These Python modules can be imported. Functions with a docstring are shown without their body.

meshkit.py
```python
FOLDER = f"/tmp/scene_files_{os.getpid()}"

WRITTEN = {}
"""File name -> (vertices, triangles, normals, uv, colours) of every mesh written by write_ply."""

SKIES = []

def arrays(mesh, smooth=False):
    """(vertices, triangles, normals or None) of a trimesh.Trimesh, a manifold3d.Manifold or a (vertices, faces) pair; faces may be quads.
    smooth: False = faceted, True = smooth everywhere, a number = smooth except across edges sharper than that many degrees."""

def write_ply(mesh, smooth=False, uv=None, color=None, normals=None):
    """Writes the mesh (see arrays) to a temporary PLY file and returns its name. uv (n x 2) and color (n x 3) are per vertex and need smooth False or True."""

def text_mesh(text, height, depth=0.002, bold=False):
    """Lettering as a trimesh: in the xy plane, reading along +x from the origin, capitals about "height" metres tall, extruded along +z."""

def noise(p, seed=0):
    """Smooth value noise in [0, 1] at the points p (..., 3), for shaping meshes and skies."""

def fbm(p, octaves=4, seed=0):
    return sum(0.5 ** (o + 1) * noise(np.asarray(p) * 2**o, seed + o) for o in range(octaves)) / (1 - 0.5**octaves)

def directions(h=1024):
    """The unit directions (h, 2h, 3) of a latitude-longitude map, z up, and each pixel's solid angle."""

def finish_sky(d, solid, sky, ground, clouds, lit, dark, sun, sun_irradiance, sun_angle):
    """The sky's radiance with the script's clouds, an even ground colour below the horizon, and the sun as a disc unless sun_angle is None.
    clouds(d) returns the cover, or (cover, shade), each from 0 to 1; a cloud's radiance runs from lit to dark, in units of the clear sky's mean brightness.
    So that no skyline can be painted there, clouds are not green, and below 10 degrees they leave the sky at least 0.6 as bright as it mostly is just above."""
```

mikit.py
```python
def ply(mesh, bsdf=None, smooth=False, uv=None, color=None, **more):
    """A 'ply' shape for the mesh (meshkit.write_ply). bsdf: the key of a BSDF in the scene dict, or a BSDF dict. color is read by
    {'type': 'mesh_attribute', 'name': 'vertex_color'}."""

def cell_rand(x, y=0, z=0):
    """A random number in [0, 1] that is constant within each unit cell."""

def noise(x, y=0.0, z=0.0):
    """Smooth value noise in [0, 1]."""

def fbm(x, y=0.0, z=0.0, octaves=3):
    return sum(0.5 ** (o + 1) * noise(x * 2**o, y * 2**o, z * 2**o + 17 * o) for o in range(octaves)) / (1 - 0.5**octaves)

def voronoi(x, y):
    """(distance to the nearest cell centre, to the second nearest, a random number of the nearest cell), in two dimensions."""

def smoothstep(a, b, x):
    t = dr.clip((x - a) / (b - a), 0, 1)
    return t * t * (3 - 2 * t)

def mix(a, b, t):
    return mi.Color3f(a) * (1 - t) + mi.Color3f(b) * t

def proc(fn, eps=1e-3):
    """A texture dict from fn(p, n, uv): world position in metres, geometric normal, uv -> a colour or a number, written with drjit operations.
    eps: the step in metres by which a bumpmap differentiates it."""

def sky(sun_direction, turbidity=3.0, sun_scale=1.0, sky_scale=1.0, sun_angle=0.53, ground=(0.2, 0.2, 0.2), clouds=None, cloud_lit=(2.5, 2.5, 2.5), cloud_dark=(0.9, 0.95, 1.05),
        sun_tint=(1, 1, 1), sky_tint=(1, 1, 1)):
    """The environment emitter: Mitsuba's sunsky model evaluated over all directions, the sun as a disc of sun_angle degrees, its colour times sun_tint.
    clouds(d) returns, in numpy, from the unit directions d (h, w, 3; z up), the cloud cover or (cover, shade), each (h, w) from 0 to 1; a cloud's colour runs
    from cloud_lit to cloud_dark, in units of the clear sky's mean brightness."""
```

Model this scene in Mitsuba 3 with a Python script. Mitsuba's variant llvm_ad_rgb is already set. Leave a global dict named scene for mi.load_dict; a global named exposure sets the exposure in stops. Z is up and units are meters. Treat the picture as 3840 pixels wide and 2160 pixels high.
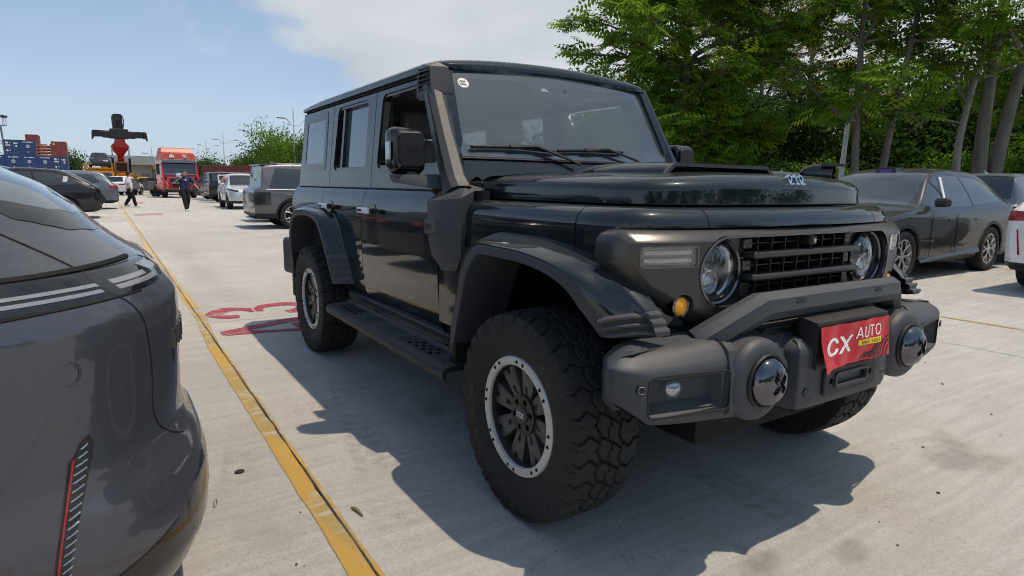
import math
import numpy as np
import trimesh
import drjit as dr
import mitsuba as mi
import manifold3d as m3
from shapely.geometry import Polygon, LineString, Point, box as sbox
from shapely import affinity
import meshkit
import mikit
from mikit import proc, noise, fbm, voronoi, cell_rand, smoothstep, mix, ply

scene, labels = {}, {}
T = mi.ScalarTransform4f
PI = math.pi

# ---------------------------------------------------------------- camera
CAM = np.array([3.32792, -2.19906, 1.27464])
FWD = np.array([-0.82811, 0.53673, -0.16171])
UPV = np.array([-0.14316, 0.07642, 0.98675])
scene['camera'] = {'type': 'perspective', 'fov': 78.7196, 'fov_axis': 'x', 'near_clip': 0.05, 'far_clip': 5000.0,
                   'to_world': T().look_at(origin=CAM.tolist(), target=(CAM + FWD).tolist(), up=UPV.tolist())}

# ---------------------------------------------------------------- sky, sun, exposure
exposure = 2.1
SUN = np.array([0.20, 0.27, 1.0])


def cloud_field(d):
    up = np.maximum(d[..., 2], 0.03)
    q = np.stack([d[..., 0] / (up + 0.25), d[..., 1] / (up + 0.25), np.zeros_like(up)], -1)
    n = meshkit.fbm(q * 1.55 + np.array([4.1, 2.2, 0.5]), 6, 3)
    wisp = meshkit.fbm(q * np.array([2.2, 5.0, 1]) + 9.0, 5, 8)
    az = np.arctan2(d[..., 1], d[..., 0])
    # a cloud bank stands high ahead and to the right of the view; the left is clear, scattered cloud out of view is added for fill light
    deg, el = np.degrees(np.mod(az + 2 * PI, 2 * PI)), np.degrees(np.arcsin(d[..., 2]))
    lim = 164 + 0.8 * (np.clip(el, 0, 60) - 9)
    bank = np.clip((lim - deg) / 9, -1, 1)
    bank = np.where(deg < 95, np.clip((deg - 60) / 35, .05, 1), bank)
    bank = np.where(deg > 230, .05 - 1.05 * np.clip((260 - deg) / 30, 0, 1), bank)
    bank = bank * np.clip(1.35 - el / 55, .1, 1) + .12 * np.clip((el - 28) / 20, 0, 1)
    cover = np.clip((n - 0.52 + 0.30 * bank) / 0.24, 0, 1)
    cover = cover * cover * (3 - 2 * cover)
    cover = np.maximum(cover * 0.96, 0.30 * np.clip((wisp - 0.60) / 0.2, 0, 1))
    haze = 0.10 + np.clip(1 - d[..., 2] / 0.38, 0, 1) ** 2 * 0.24
    cover = np.maximum(cover, haze)
    shade = np.clip((meshkit.fbm(q * 2.3 + 3.3, 5, 11) - 0.36) * 2.4, 0, 1)
    return cover, shade


scene['sky'] = mikit.sky(SUN, turbidity=4.0, sun_scale=0.50, sky_scale=0.83, clouds=cloud_field, cloud_lit=(1.60, 1.68, 1.74), cloud_dark=(1.15, 1.26, 1.38), sun_tint=(1.0, 0.985, 0.96), sky_tint=(1.0, 0.97, 0.92), ground=(0.30, 0.30, 0.285))


# ---------------------------------------------------------------- helpers
def tm(v, f):
    v = np.asarray(v, float)
    f = np.asarray(f, int)
    if f.shape[1] == 4:
        f = np.vstack([f[:, [0, 1, 2]], f[:, [0, 2, 3]]])
    return trimesh.Trimesh(v, f, process=False)


def cat(*ms):
    out = []
    for m in ms:
        if isinstance(m, (list, tuple)):
            out += list(m)
        elif m is not None:
            out.append(m)
    return trimesh.util.concatenate(out) if len(out) > 1 else out[0]


def man(m):
    if isinstance(m, m3.Manifold):
        return m
    m = trimesh.Trimesh(m.vertices, m.faces, process=True)
    return m3.Manifold(m3.Mesh(np.asarray(m.vertices, np.float32), np.asarray(m.faces, np.uint32)))


def unman(M):
    m = M.to_mesh()
    return trimesh.Trimesh(np.array(m.vert_properties[:, :3], float), np.array(m.tri_verts, int), process=False)


def mv(m, t=(0, 0, 0), rz=0, ry=0, rx=0, s=None):
    m = m.copy()
    if s is not None:
        m.apply_transform(np.diag([*(np.broadcast_to(s, 3)), 1]))
    R = trimesh.transformations.euler_matrix(rx, ry, rz, 'sxyz')
    m.apply_transform(R)
    m.apply_translation(t)
    return m


def flip_y(m):
    m = m.copy()
    m.vertices[:, 1] *= -1
    m.faces = m.faces[:, ::-1]
    return m


def box(x0, x1, y0, y1, z0, z1):
    m = trimesh.creation.box([x1 - x0, y1 - y0, z1 - z0])
    m.apply_translation([(x0 + x1) / 2, (y0 + y1) / 2, (z0 + z1) / 2])
    return m


def rbox(x0, x1, y0, y1, z0, z1, r=0.01, n=12):
    r = min(r, (x1 - x0) / 2.01, (y1 - y0) / 2.01, (z1 - z0) / 2.01)
    s = m3.Manifold.sphere(r, n)
    M = m3.Manifold.batch_hull([s.translate([x, y, z]) for x in (x0 + r, x1 - r) for y in (y0 + r, y1 - r) for z in (z0 + r, z1 - r)])
    return unman(M)


def hull(pts):
    return trimesh.convex.convex_hull(np.asarray(pts, float))


def grid(P, close_u=False, close_v=False, flip=False):
    """P[u, v, 3] -> a quad surface."""
    P = np.asarray(P, float)
    nu, nv = P.shape[:2]
    iu = np.arange(nu if close_u else nu - 1)
    iv = np.arange(nv if close_v else nv - 1)
    a, b = np.meshgrid(iu, iv, indexing='ij')
    a1, b1 = (a + 1) % nu, (b + 1) % nv
    q = np.stack([a * nv + b, a1 * nv + b, a1 * nv + b1, a * nv + b1], -1).reshape(-1, 4)
    if flip:
        q = q[:, ::-1]
    return tm(P.reshape(-1, 3), q)


def loft(sections, cap=True, closed=False):
    """closed sections [k][n, 3] -> closed solid."""
    P = np.asarray(sections, float)
    k, n = P.shape[:2]
    m = grid(P, close_u=closed, close_v=True)
    if cap and not closed:
        v = np.vstack([m.vertices, P[0].mean(0), P[-1].mean(0)])
        i = np.arange(n)
        f0 = np.stack([np.full(n, k * n), i, (i + 1) % n], 1)
        f1 = np.stack([np.full(n, k * n + 1), (k - 1) * n + (i + 1) % n, (k - 1) * n + i], 1)
        m = tm(v, np.vstack([m.faces, f0, f1]))
    if m.volume < 0:
        m.faces = m.faces[:, ::-1]
    return m


def tube(pts, r, n=8, cap=True):
    p = np.asarray(pts, float)
    r = np.broadcast_to(r, len(p))
    t = np.gradient(p, axis=0)
    t /= np.linalg.norm(t, axis=1, keepdims=True) + 1e-12
    ref = np.array([0, 0, 1.0]) if abs(t[:, 2]).mean() < 0.85 else np.array([1.0, 0, 0])
    a = np.cross(t, ref)
    a /= np.linalg.norm(a, axis=1, keepdims=True) + 1e-12
    b = np.cross(t, a)
    ang = np.arange(n) * 2 * PI / n
    S = p[:, None] + r[:, None, None] * (np.cos(ang)[None, :, None] * a[:, None] + np.sin(ang)[None, :, None] * b[:, None])
    return loft(S, cap)


def cyl(p0, p1, r0, r1=None, n=20):
    return tube([p0, p1], [r0, r0 if r1 is None else r1], n)


def bar(pts, w, h, up=(0, 0, 1), ch=0.25):
    """A chamfered rectangular bar along a polyline; w sideways, h along up."""
    p = np.asarray(pts, float)
    d = np.diff(p, axis=0)
    d /= np.linalg.norm(d, axis=1, keepdims=True)
    t = np.vstack([d[:1], (d[1:] + d[:-1]), d[-1:]])
    t /= np.linalg.norm(t, axis=1, keepdims=True)
    up = np.asarray(up, float)
    a = np.cross(t, up)
    a /= np.linalg.norm(a, axis=1, keepdims=True)
    b = np.cross(a, t)
    c = min(w, h) * ch
    q = np.array([(w / 2, h / 2 - c), (w / 2 - c, h / 2), (-w / 2 + c, h / 2), (-w / 2, h / 2 - c), (-w / 2, -h / 2 + c), (-w / 2 + c, -h / 2), (w / 2 - c, -h / 2), (w / 2, -h / 2 + c)])
    cosn = np.concatenate([[1], np.sqrt(np.clip((1 + (d[1:] * d[:-1]).sum(1)) / 2, .2, 1)), [1]])
    S = p[:, None] + q[None, :, :1] * a[:, None] + q[None, :, 1:] * b[:, None] / cosn[:, None, None]
    return loft(S)


def extr(poly, a, b, axis='y', holes=()):
    """Extrude a 2-D outline. axis y: outline is (x, z); axis x: (y, z); axis z: (x, y)."""
    P = poly if hasattr(poly, 'geom_type') else Polygon(poly, holes)
    m = cat([trimesh.creation.extrude_polygon(g, b - a, engine='earcut') for g in getattr(P, 'geoms', [P])])
    v = m.vertices.copy()
    if axis == 'z':
        m.vertices = np.stack([v[:, 0], v[:, 1], v[:, 2] + a], 1)
    elif axis == 'y':
        m.vertices = np.stack([v[:, 0], v[:, 2] + a, v[:, 1]], 1)
        m.faces = m.faces[:, ::-1]
    else:
        m.vertices = np.stack([v[:, 2] + a, v[:, 0], v[:, 1]], 1)
    return m


def rrect(x0, x1, y0, y1, r, n=6):
    return sbox(x0 + r, y0 + r, x1 - r, y1 - r).buffer(r, quad_segs=n)


def resample(pts, n, closed=True):
    p = np.asarray(pts, float)
    if closed:
        p = np.vstack([p, p[:1]])
    s = np.r_[0, np.cumsum(np.linalg.norm(np.diff(p, axis=0), axis=1))]
    u = np.linspace(0, s[-1], n, endpoint=not closed)
    return np.stack([np.interp(u, s, p[:, k]) for k in range(p.shape[1])], 1)


def spline(pts, n, k=3):
    """A smooth curve through the points."""
    from scipy.interpolate import make_interp_spline
    p = np.asarray(pts, float)
    s = np.r_[0, np.cumsum(np.linalg.norm(np.diff(p, axis=0), axis=1) ** 0.6)]
    return make_interp_spline(s / s[-1], p, k=min(k, len(p) - 1))(np.linspace(0, 1, n))


def pillow(poly, levels, axis='z', n=96, top=None, bottom=None):
    """A solid from an outline and levels (height, inset): rounded edges come from insets. top(x, y): extra height of every point."""
    P = poly if isinstance(poly, Polygon) else Polygon(poly)
    P = P.buffer(0)
    base = resample(np.array(P.exterior.coords)[:-1], n)
    if Polygon(base).exterior.is_ccw is False:
        base = base[::-1]
    e = np.roll(base, -1, 0) - np.roll(base, 1, 0)
    nrm = np.stack([-e[:, 1], e[:, 0]], 1)
    nrm /= np.linalg.norm(nrm, axis=1, keepdims=True) + 1e-12
    S = []
    zs = [h for h, _ in levels]
    for h, ins in levels:
        q = base + nrm * ins
        w = (h - zs[0]) / (zs[-1] - zs[0])
        z = np.full(len(q), h, float)
        if top is not None:
            z = z + w * top(q[:, 0], q[:, 1])
        if bottom is not None:
            z = z + (1 - w) * bottom(q[:, 0], q[:, 1])
        S.append(np.column_stack([q, z]))
    c = base.mean(0)
    for k in (0.75, 0.5, 0.25, 0.04):       # close the top in rings so that it can be crowned
        q = c + (S[len(levels) - 1][:, :2] - c) * k
        z = np.full(len(q), levels[-1][0], float) + (top(q[:, 0], q[:, 1]) if top is not None else 0)
        S.append(np.column_stack([q, z]))
    m = loft(S)
    v = m.vertices
    if axis == 'x':
        m.vertices = np.stack([v[:, 2], v[:, 0], v[:, 1]], 1)
    elif axis == 'y':
        m.vertices = np.stack([v[:, 0], v[:, 2], v[:, 1]], 1)
        m.faces = m.faces[:, ::-1]
    return m


def rounded(h0, h1, r, k=4, both=True):
    """Levels of a pillow between h0 and h1 with rounded edges of radius r."""
    a = np.linspace(0, PI / 2, k + 1)
    up = [(h1 - r + r * math.sin(t), r - r * math.cos(t)) for t in a]
    dn = [(h0 + r - r * math.sin(t), r - r * math.cos(t)) for t in a[::-1]] if both else [(h0, 0)]
    return dn + up


def revolve(prof, n=48, axis='y', a0=0, a1=2 * PI):
    """prof [(radius, along)] turned about an axis through the origin."""
    p = np.asarray(prof, float)
    t = np.linspace(a0, a1, n, endpoint=False) if abs(a1 - a0 - 2 * PI) < 1e-6 else np.linspace(a0, a1, n)
    c, s = np.cos(t)[:, None], np.sin(t)[:, None]
    r, h = p[None, :, 0], p[None, :, 1]
    if axis == 'y':
        P = np.stack([r * c, h + 0 * c, r * s], -1)
    elif axis == 'x':
        P = np.stack([h + 0 * c, r * c, r * s], -1)
    else:
        P = np.stack([r * c, r * s, h + 0 * c], -1)
    m = grid(P, close_u=abs(a1 - a0 - 2 * PI) < 1e-6)
    return m


COUNT = {}


def numbered(k):
    COUNT[k] = COUNT.get(k, 0) + 1
    return k if COUNT[k] == 1 else f'{k}_{COUNT[k] - 1:03d}'


class Thing:
    """A top-level thing: its parts' keys start with its own key."""

    def __init__(self, name, label=None, category=None, group=None, at=(0, 0, 0), rz=0.0, kind=None, scale=1.0, wide=1.0):
        self.key = numbered(name)
        self.M = np.eye(4)
        self.M[:3, :3] = np.array([[math.cos(rz), -math.sin(rz), 0], [math.sin(rz), math.cos(rz), 0], [0, 0, 1]]) * scale
        self.M[:3, 1] *= wide
        self.M[:3, 3] = at
        d = {}
        if label:
            d['label'] = label
        if category:
            d['category'] = category
        if group:
            d['group'] = group
        if kind:
            d['kind'] = kind
        labels[self.key] = d

    def put(self, name, mesh, mat, parent=None, smooth=30, to=None, label=None, **kw):
        """A part (or, with parent, a sub-part). mesh: a trimesh, or the shape dict of an earlier part to share. Returns its key."""
        key = numbered(f'{parent or self.key}__{name}')
        M = self.M if to is None else self.M @ np.asarray(to, float)
        if isinstance(mesh, dict):
            d = dict(mesh)
            if mat is not None:
                d['bsdf'] = {'type': 'ref', 'id': mat}
        else:
            d = ply(mesh, mat, smooth=smooth, **kw)
        if np.abs(M - np.eye(4)).max() > 1e-9:
            d['to_world'] = T(M.tolist())
        scene[key] = d
        if label:
            labels[key] = {'label': label}
        return key


def single(name, mesh, mat, label=None, category=None, group=None, kind=None, smooth=30, to=None, **kw):
    key = numbered(name)
    d = dict(mesh, bsdf={'type': 'ref', 'id': mat}) if isinstance(mesh, dict) else ply(mesh, mat, smooth=smooth, **kw)
    if to is not None:
        d['to_world'] = T(np.asarray(to, float).tolist())
    scene[key] = d
    labels[key] = {k: v for k, v in (('label', label), ('category', category), ('group', group), ('kind', kind)) if v}
    return key


def xf(t=(0, 0, 0), rz=0, ry=0, rx=0, s=1):
    M = trimesh.transformations.euler_matrix(rx, ry, rz, 'sxyz')
    M[:3, :3] = M[:3, :3] @ np.diag(np.broadcast_to(s, 3))
    M[:3, 3] = t
    return M


# ---------------------------------------------------------------- materials
def rgb(*c):
    return {'type': 'rgb', 'value': list(c)}


def pr(name, color, rough=0.5, metallic=0.0, clear=0.0, spec=0.5, bump=None, bump_eps=1e-3, **kw):
    col = color if isinstance(color, dict) else rgb(*color)
    rr = rough if isinstance(rough, dict) else float(rough)
    b = {'type': 'principled', 'base_color': col, 'roughness': rr, 'metallic': metallic, 'specular': spec, **kw}
    if clear:
        b['clearcoat'] = clear
        b['clearcoat_gloss'] = 0.97
    if bump is not None:
        b = {'type': 'bumpmap', 'arbitrary': proc(bump, bump_eps), 'scale': 1.0, 'bsdf': b}
    scene[name] = {'type': 'twosided', 'bsdf': b}


def dusty(base, dust=(0.20, 0.19, 0.17), amount=0.16, speck=0.25):
    """Paint with the dust that has settled on what faces up, thinner where rain ran."""
    def fn(p, n, uv):
        f = fbm(p.x * 9, p.y * 9, p.z * 9, 3)
        g = noise(p.x * 160, p.y * 160, p.z * 160)
        up = smoothstep(0.35, 0.97, n.z)
        a = amount * up * (0.45 + 0.9 * f) + speck * 0.10 * smoothstep(0.80, 0.95, g) * (0.3 + up)
        return mix(mi.Color3f(*base), mi.Color3f(*dust), dr.clip(a, 0, 1))
    return proc(fn)


def coat(name, color, flake=0.5, rough=0.35, dust=0.10, speck=0.25, w=0.30):
    """Car paint: a metallic flake layer under a smooth clear lacquer, dusty on top."""
    tex = dusty(color, amount=dust, speck=speck)
    flk = dusty(tuple(min(1.0, c * (1 + 5 * flake)) for c in color), amount=dust, speck=speck)
    scene[name] = {'type': 'twosided', 'bsdf': {'type': 'blendbsdf', 'weight': w,
                   'bsdf_0': {'type': 'principled', 'base_color': tex, 'roughness': 0.035, 'metallic': 0.0, 'specular': 0.85},
                   'bsdf_1': {'type': 'principled', 'base_color': flk, 'roughness': rough, 'metallic': flake, 'specular': 0.5}}}


coat('paint_black_green', (0.0065, 0.0105, 0.0135), 0.5, 0.28, 0.085, w=0.16)
coat('paint_grey_blue', (0.036, 0.040, 0.051), 0.5, 0.32, 0.07, 0.8)
coat('paint_black', (0.010, 0.010, 0.012), 0.3, 0.3, 0.05)
coat('paint_dark_grey', (0.022, 0.024, 0.026), 0.5, 0.3, 0.05)
coat('paint_mid_grey', (0.075, 0.074, 0.082), 0.6, 0.32, 0.04)
coat('paint_steel', (0.07, 0.085, 0.10), 0.6, 0.3, 0.04)
coat('paint_silver', (0.36, 0.40, 0.44), 0.6, 0.32, 0.02)
coat('paint_pale_blue', (0.34, 0.46, 0.54), 0.35, 0.32, 0.02)
coat('paint_white', (0.74, 0.75, 0.75), 0.0, 0.35, 0.05)
coat('paint_red', (0.42, 0.018, 0.020), 0.2, 0.35, 0.10)
coat('paint_orange', (0.62, 0.25, 0.015), 0.0, 0.4, 0.06)
pr('gunmetal', dusty((0.062, 0.062, 0.063), amount=0.2), 0.30, 0.6, clear=0.5)


def grain_bump(p, n, uv):
    return 0.00035 * (noise(p.x * 420, p.y * 420, p.z * 420) + 0.6 * noise(p.x * 900, p.y * 900, p.z * 900))


pr('plastic_grey', dusty((0.043, 0.050, 0.061), amount=0.14, speck=0.6), 0.52, bump=grain_bump, bump_eps=4e-4)
pr('plastic_black', dusty((0.012, 0.012, 0.013), amount=0.10), 0.5)
pr('plastic_metal', dusty((0.060, 0.062, 0.066), amount=0.14, speck=0.5), 0.46, 0.0, bump=grain_bump, bump_eps=4e-4)
pr('gloss_black', (0.006, 0.006, 0.007), 0.12, clear=1.0)
pr('matt_black', (0.006, 0.006, 0.006), 0.8)
pr('dark_interior', (0.070, 0.071, 0.074), 0.7)
pr('headliner_grey', (0.16, 0.16, 0.165), 0.9)
pr('lamp_black', (0.006, 0.007, 0.010), 0.05, clear=1.0)
pr('lamp_strip', (0.30, 0.31, 0.34), 0.2, 0.4, clear=1.0)
pr('seat_film', (0.22, 0.20, 0.20), 0.25, clear=1.0)
pr('rubber', dusty((0.023, 0.023, 0.0235), amount=0.20, speck=0.4), 0.68, spec=0.35)
pr('rubber_print', (0.040, 0.040, 0.041), 0.6)
pr('rim_black', dusty((0.016, 0.016, 0.017), amount=0.12), 0.38, 0.2)
pr('spoke_grey', dusty((0.070, 0.070, 0.072), amount=0.1), 0.36, 0.3)
pr('rim_silver', (0.55, 0.55, 0.55), 0.3, 0.8)
pr('alu_ring', (0.60, 0.60, 0.57), 0.42, 0.35)
pr('chrome', (0.75, 0.76, 0.78), 0.08, 1.0)
pr('black_chrome', (0.16, 0.16, 0.18), 0.07, 1.0)
pr('satin_white', (0.80, 0.83, 0.86), 0.3, 0.1)
pr('white_print', (0.80, 0.80, 0.80), 0.5)
pr('black_print', (0.015, 0.015, 0.015), 0.5)
pr('yellow_print', (0.80, 0.62, 0.02), 0.5)
pr('red_print', (0.50, 0.006, 0.02), 0.32, clear=0.3)
pr('red_lens', (0.30, 0.008, 0.012), 0.1, clear=1.0)
pr('amber_lens', (0.95, 0.40, 0.02), 0.12, clear=1.0)
pr('lamp_clear', (0.42, 0.45, 0.48), 0.12, 0.7, clear=1.0)
pr('lamp_dark', (0.030, 0.033, 0.037), 0.1, 0.3, clear=1.0)
pr('car_glass', (0.018, 0.024, 0.028), 0.02, 0.0, spec=0.95, clear=1.0)
pr('blue_glass', (0.15, 0.18, 0.21), 0.02, 0.65, spec=1.0, clear=1.0)
pr('mid_glass', (0.085, 0.105, 0.125), 0.02, 0.5, spec=1.0, clear=1.0)
pr('sticker_white', (0.85, 0.86, 0.86), 0.5)
pr('green_card', (0.03, 0.55, 0.06), 0.6)
pr('leather_brown', (0.060, 0.022, 0.016), 0.5)
pr('skin', (0.45, 0.27, 0.19), 0.55)
pr('hair', (0.008, 0.007, 0.007), 0.5)
pr('cloth_navy', (0.018, 0.030, 0.085), 0.85)
pr('cloth_white', (0.72, 0.73, 0.75), 0.85)
pr('cloth_black', (0.010, 0.010, 0.012), 0.85)
pr('shoe_white', (0.65, 0.65, 0.65), 0.6)
pr('steel_white', (0.66, 0.68, 0.70), 0.45)
pr('steel_grey', (0.20, 0.21, 0.22), 0.5, 0.3)
pr('steel_dark', dusty((0.035, 0.036, 0.038), amount=0.2), 0.55)
scene['clear_glass'] = {'type': 'thindielectric', 'int_ior': 1.52}
scene['tint_glass'] = {'type': 'thindielectric', 'int_ior': 1.75, 'specular_transmittance': rgb(0.45, 0.50, 0.52)}
scene['windscreen_glass'] = {'type': 'thindielectric', 'int_ior': 1.78, 'specular_transmittance': rgb(0.80, 0.85, 0.86)}
scene['dust_film'] = {'type': 'mask', 'opacity': 0.075, 'bsdf': {'type': 'twosided', 'bsdf': {'type': 'diffuse', 'reflectance': rgb(0.45, 0.54, 0.64)}}}     # thin dust on the glass plus a painted bluish sky-reflection haze


# ---------------------------------------------------------------- ground: concrete bays, paint
def spot(p, x, y, rx, ry, rot=0.0):
    c, s = math.cos(rot), math.sin(rot)
    u = ((p.x - x) * c + (p.y - y) * s) / rx
    v = (-(p.x - x) * s + (p.y - y) * c) / ry
    w = 1.5 * (fbm(p.x * 8, p.y * 8, 0, 4) - 0.5)
    return 1 - smoothstep(0.2, 1.15, dr.sqrt(u * u + v * v) + w)


def tread_mark(p, x0, y0, x1, y1, w):
    """Dusty tyre print along a straight run: bars across the run."""
    L = math.hypot(x1 - x0, y1 - y0)
    c, s = (x1 - x0) / L, (y1 - y0) / L
    u = (p.x - x0) * c + (p.y - y0) * s
    v = -(p.x - x0) * s + (p.y - y0) * c
    inside = smoothstep(-0.1, 0.25, u) * (1 - smoothstep(L - 0.4, L, u)) * (1 - smoothstep(w * 0.8, w, dr.abs(v)))
    n = noise(u * 3, v * 3)
    rows = 0.5 + 0.5 * dr.sin((u + 0.5 * dr.abs(v)) * 62 + 3 * noise(u * 11, v * 20))
    ribs = smoothstep(0.35, 0.6, 0.5 + 0.5 * dr.sin(v * 62 + 1.2 * dr.sin(u * 40)))
    return inside * (0.35 + 0.65 * smoothstep(0.2, 0.9, rows)) * (0.4 + 0.6 * ribs) * smoothstep(0.2, 0.8, n)


def concrete(p, n, uv):
    big = fbm(p.x * 0.45, p.y * 0.45, 0, 4)
    mid = fbm(p.x * 2.6 + 7, p.y * 2.6, 3, 4)
    streak = fbm(p.x * 34 + 2 * mid, p.y * 2.2 + 0.6 * p.x, 5, 3)
    fine = noise(p.x * 150, p.y * 150)
    grain = noise(p.x * 420, p.y * 420)
    slab = cell_rand((p.x + 2.84) / 5.65, (p.y + 1.54) / 5.29)
    col = mix(mi.Color3f(0.332, 0.331, 0.318), mi.Color3f(0.398, 0.397, 0.380), smoothstep(0.25, 0.75, big * 0.6 + mid * 0.25 + slab * 0.25))
    col = col * (0.93 + 0.14 * smoothstep(0.15, 0.85, streak)) * (0.86 + 0.20 * fine + 0.08 * grain)
    ochre = smoothstep(0.56, 0.80, fbm(p.x * 1.1 + 20, p.y * 2.4, 1, 4))
    col = mix(col, mi.Color3f(0.33, 0.285, 0.23), ochre * 0.28)
    pits = smoothstep(0.80, 0.92, noise(p.x * 95 + 3, p.y * 95)) * smoothstep(0.4, 0.7, mid)
    col = col * (1 - 0.22 * pits)
    dirt = dr.maximum(dr.maximum(spot(p, 2.08, 1.29, 0.18, 0.30, 0.6) * 0.42, spot(p, 2.15, -0.38, 0.10, 0.16, 0.3) * 0.50),
                      dr.maximum(spot(p, 0.17, -0.69, 0.16, 0.12) * 0.42, spot(p, 1.06, -1.80, 0.22, 0.13) * 0.16))
    dirt = dr.maximum(dirt, spot(p, 2.27, -0.05, 0.06, 0.12, 0.2) * 0.35)
    dirt = dr.maximum(dirt, 0.30 * tread_mark(p, 0.7, 0.02, 2.3, 0.0, 0.12))
    dirt = dr.maximum(dirt, 0.28 * tread_mark(p, -0.7, -0.96, 1.5, -1.40, 0.11))
    dirt = dr.maximum(dirt, 0.24 * tread_mark(p, 0.1, -1.70, 0.95, -1.87, 0.10))
    dirt = dr.maximum(dirt, 0.20 * smoothstep(0.60, 0.85, fbm(p.x * 0.22 + 5, p.y * 0.9, 9, 4)))
    crk = dr.abs(fbm(p.x * .55 + 3, p.y * .55 + 8, 2, 5) - 0.5)
    crack = (1 - smoothstep(0.0, 0.0022, crk)) * smoothstep(.5, .62, fbm(p.x * .3, p.y * .3 + 4, 6, 3))
    return mix(col, mi.Color3f(0.105, 0.098, 0.090), dr.maximum(dirt, crack * .5))


def concrete_bump(p, n, uv):
    return 0.0022 * fbm(p.x * 45, p.y * 12, 0, 3) + 0.0012 * noise(p.x * 260, p.y * 260)


pr('concrete', proc(concrete), 0.86, spec=0.25, bump=concrete_bump, bump_eps=2e-3)
pr('joint_dirt', (0.045, 0.040, 0.034), 0.95)


def yellow_paint(p, n, uv):
    worn = fbm(p.x * 1.9, p.y * 9, 2, 4)
    col = mix(mi.Color3f(0.42, 0.255, 0.040), mi.Color3f(0.31, 0.225, 0.070), smoothstep(0.35, 0.7, worn))
    bare = smoothstep(0.56, 0.76, fbm(p.x * 26, p.y * 6, 4, 4) * 0.65 + worn * 0.4)
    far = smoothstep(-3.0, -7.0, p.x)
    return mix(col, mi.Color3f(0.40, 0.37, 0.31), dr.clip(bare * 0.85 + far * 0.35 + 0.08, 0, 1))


def red_paint(p, n, uv):
    worn = fbm(p.x * 9, p.y * 9, 2, 4)
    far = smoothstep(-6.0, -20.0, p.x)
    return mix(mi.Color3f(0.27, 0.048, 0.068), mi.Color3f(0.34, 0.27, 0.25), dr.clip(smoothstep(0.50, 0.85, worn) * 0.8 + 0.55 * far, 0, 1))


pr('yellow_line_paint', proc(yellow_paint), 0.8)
pr('red_ground_paint', proc(red_paint), 0.8)

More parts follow.
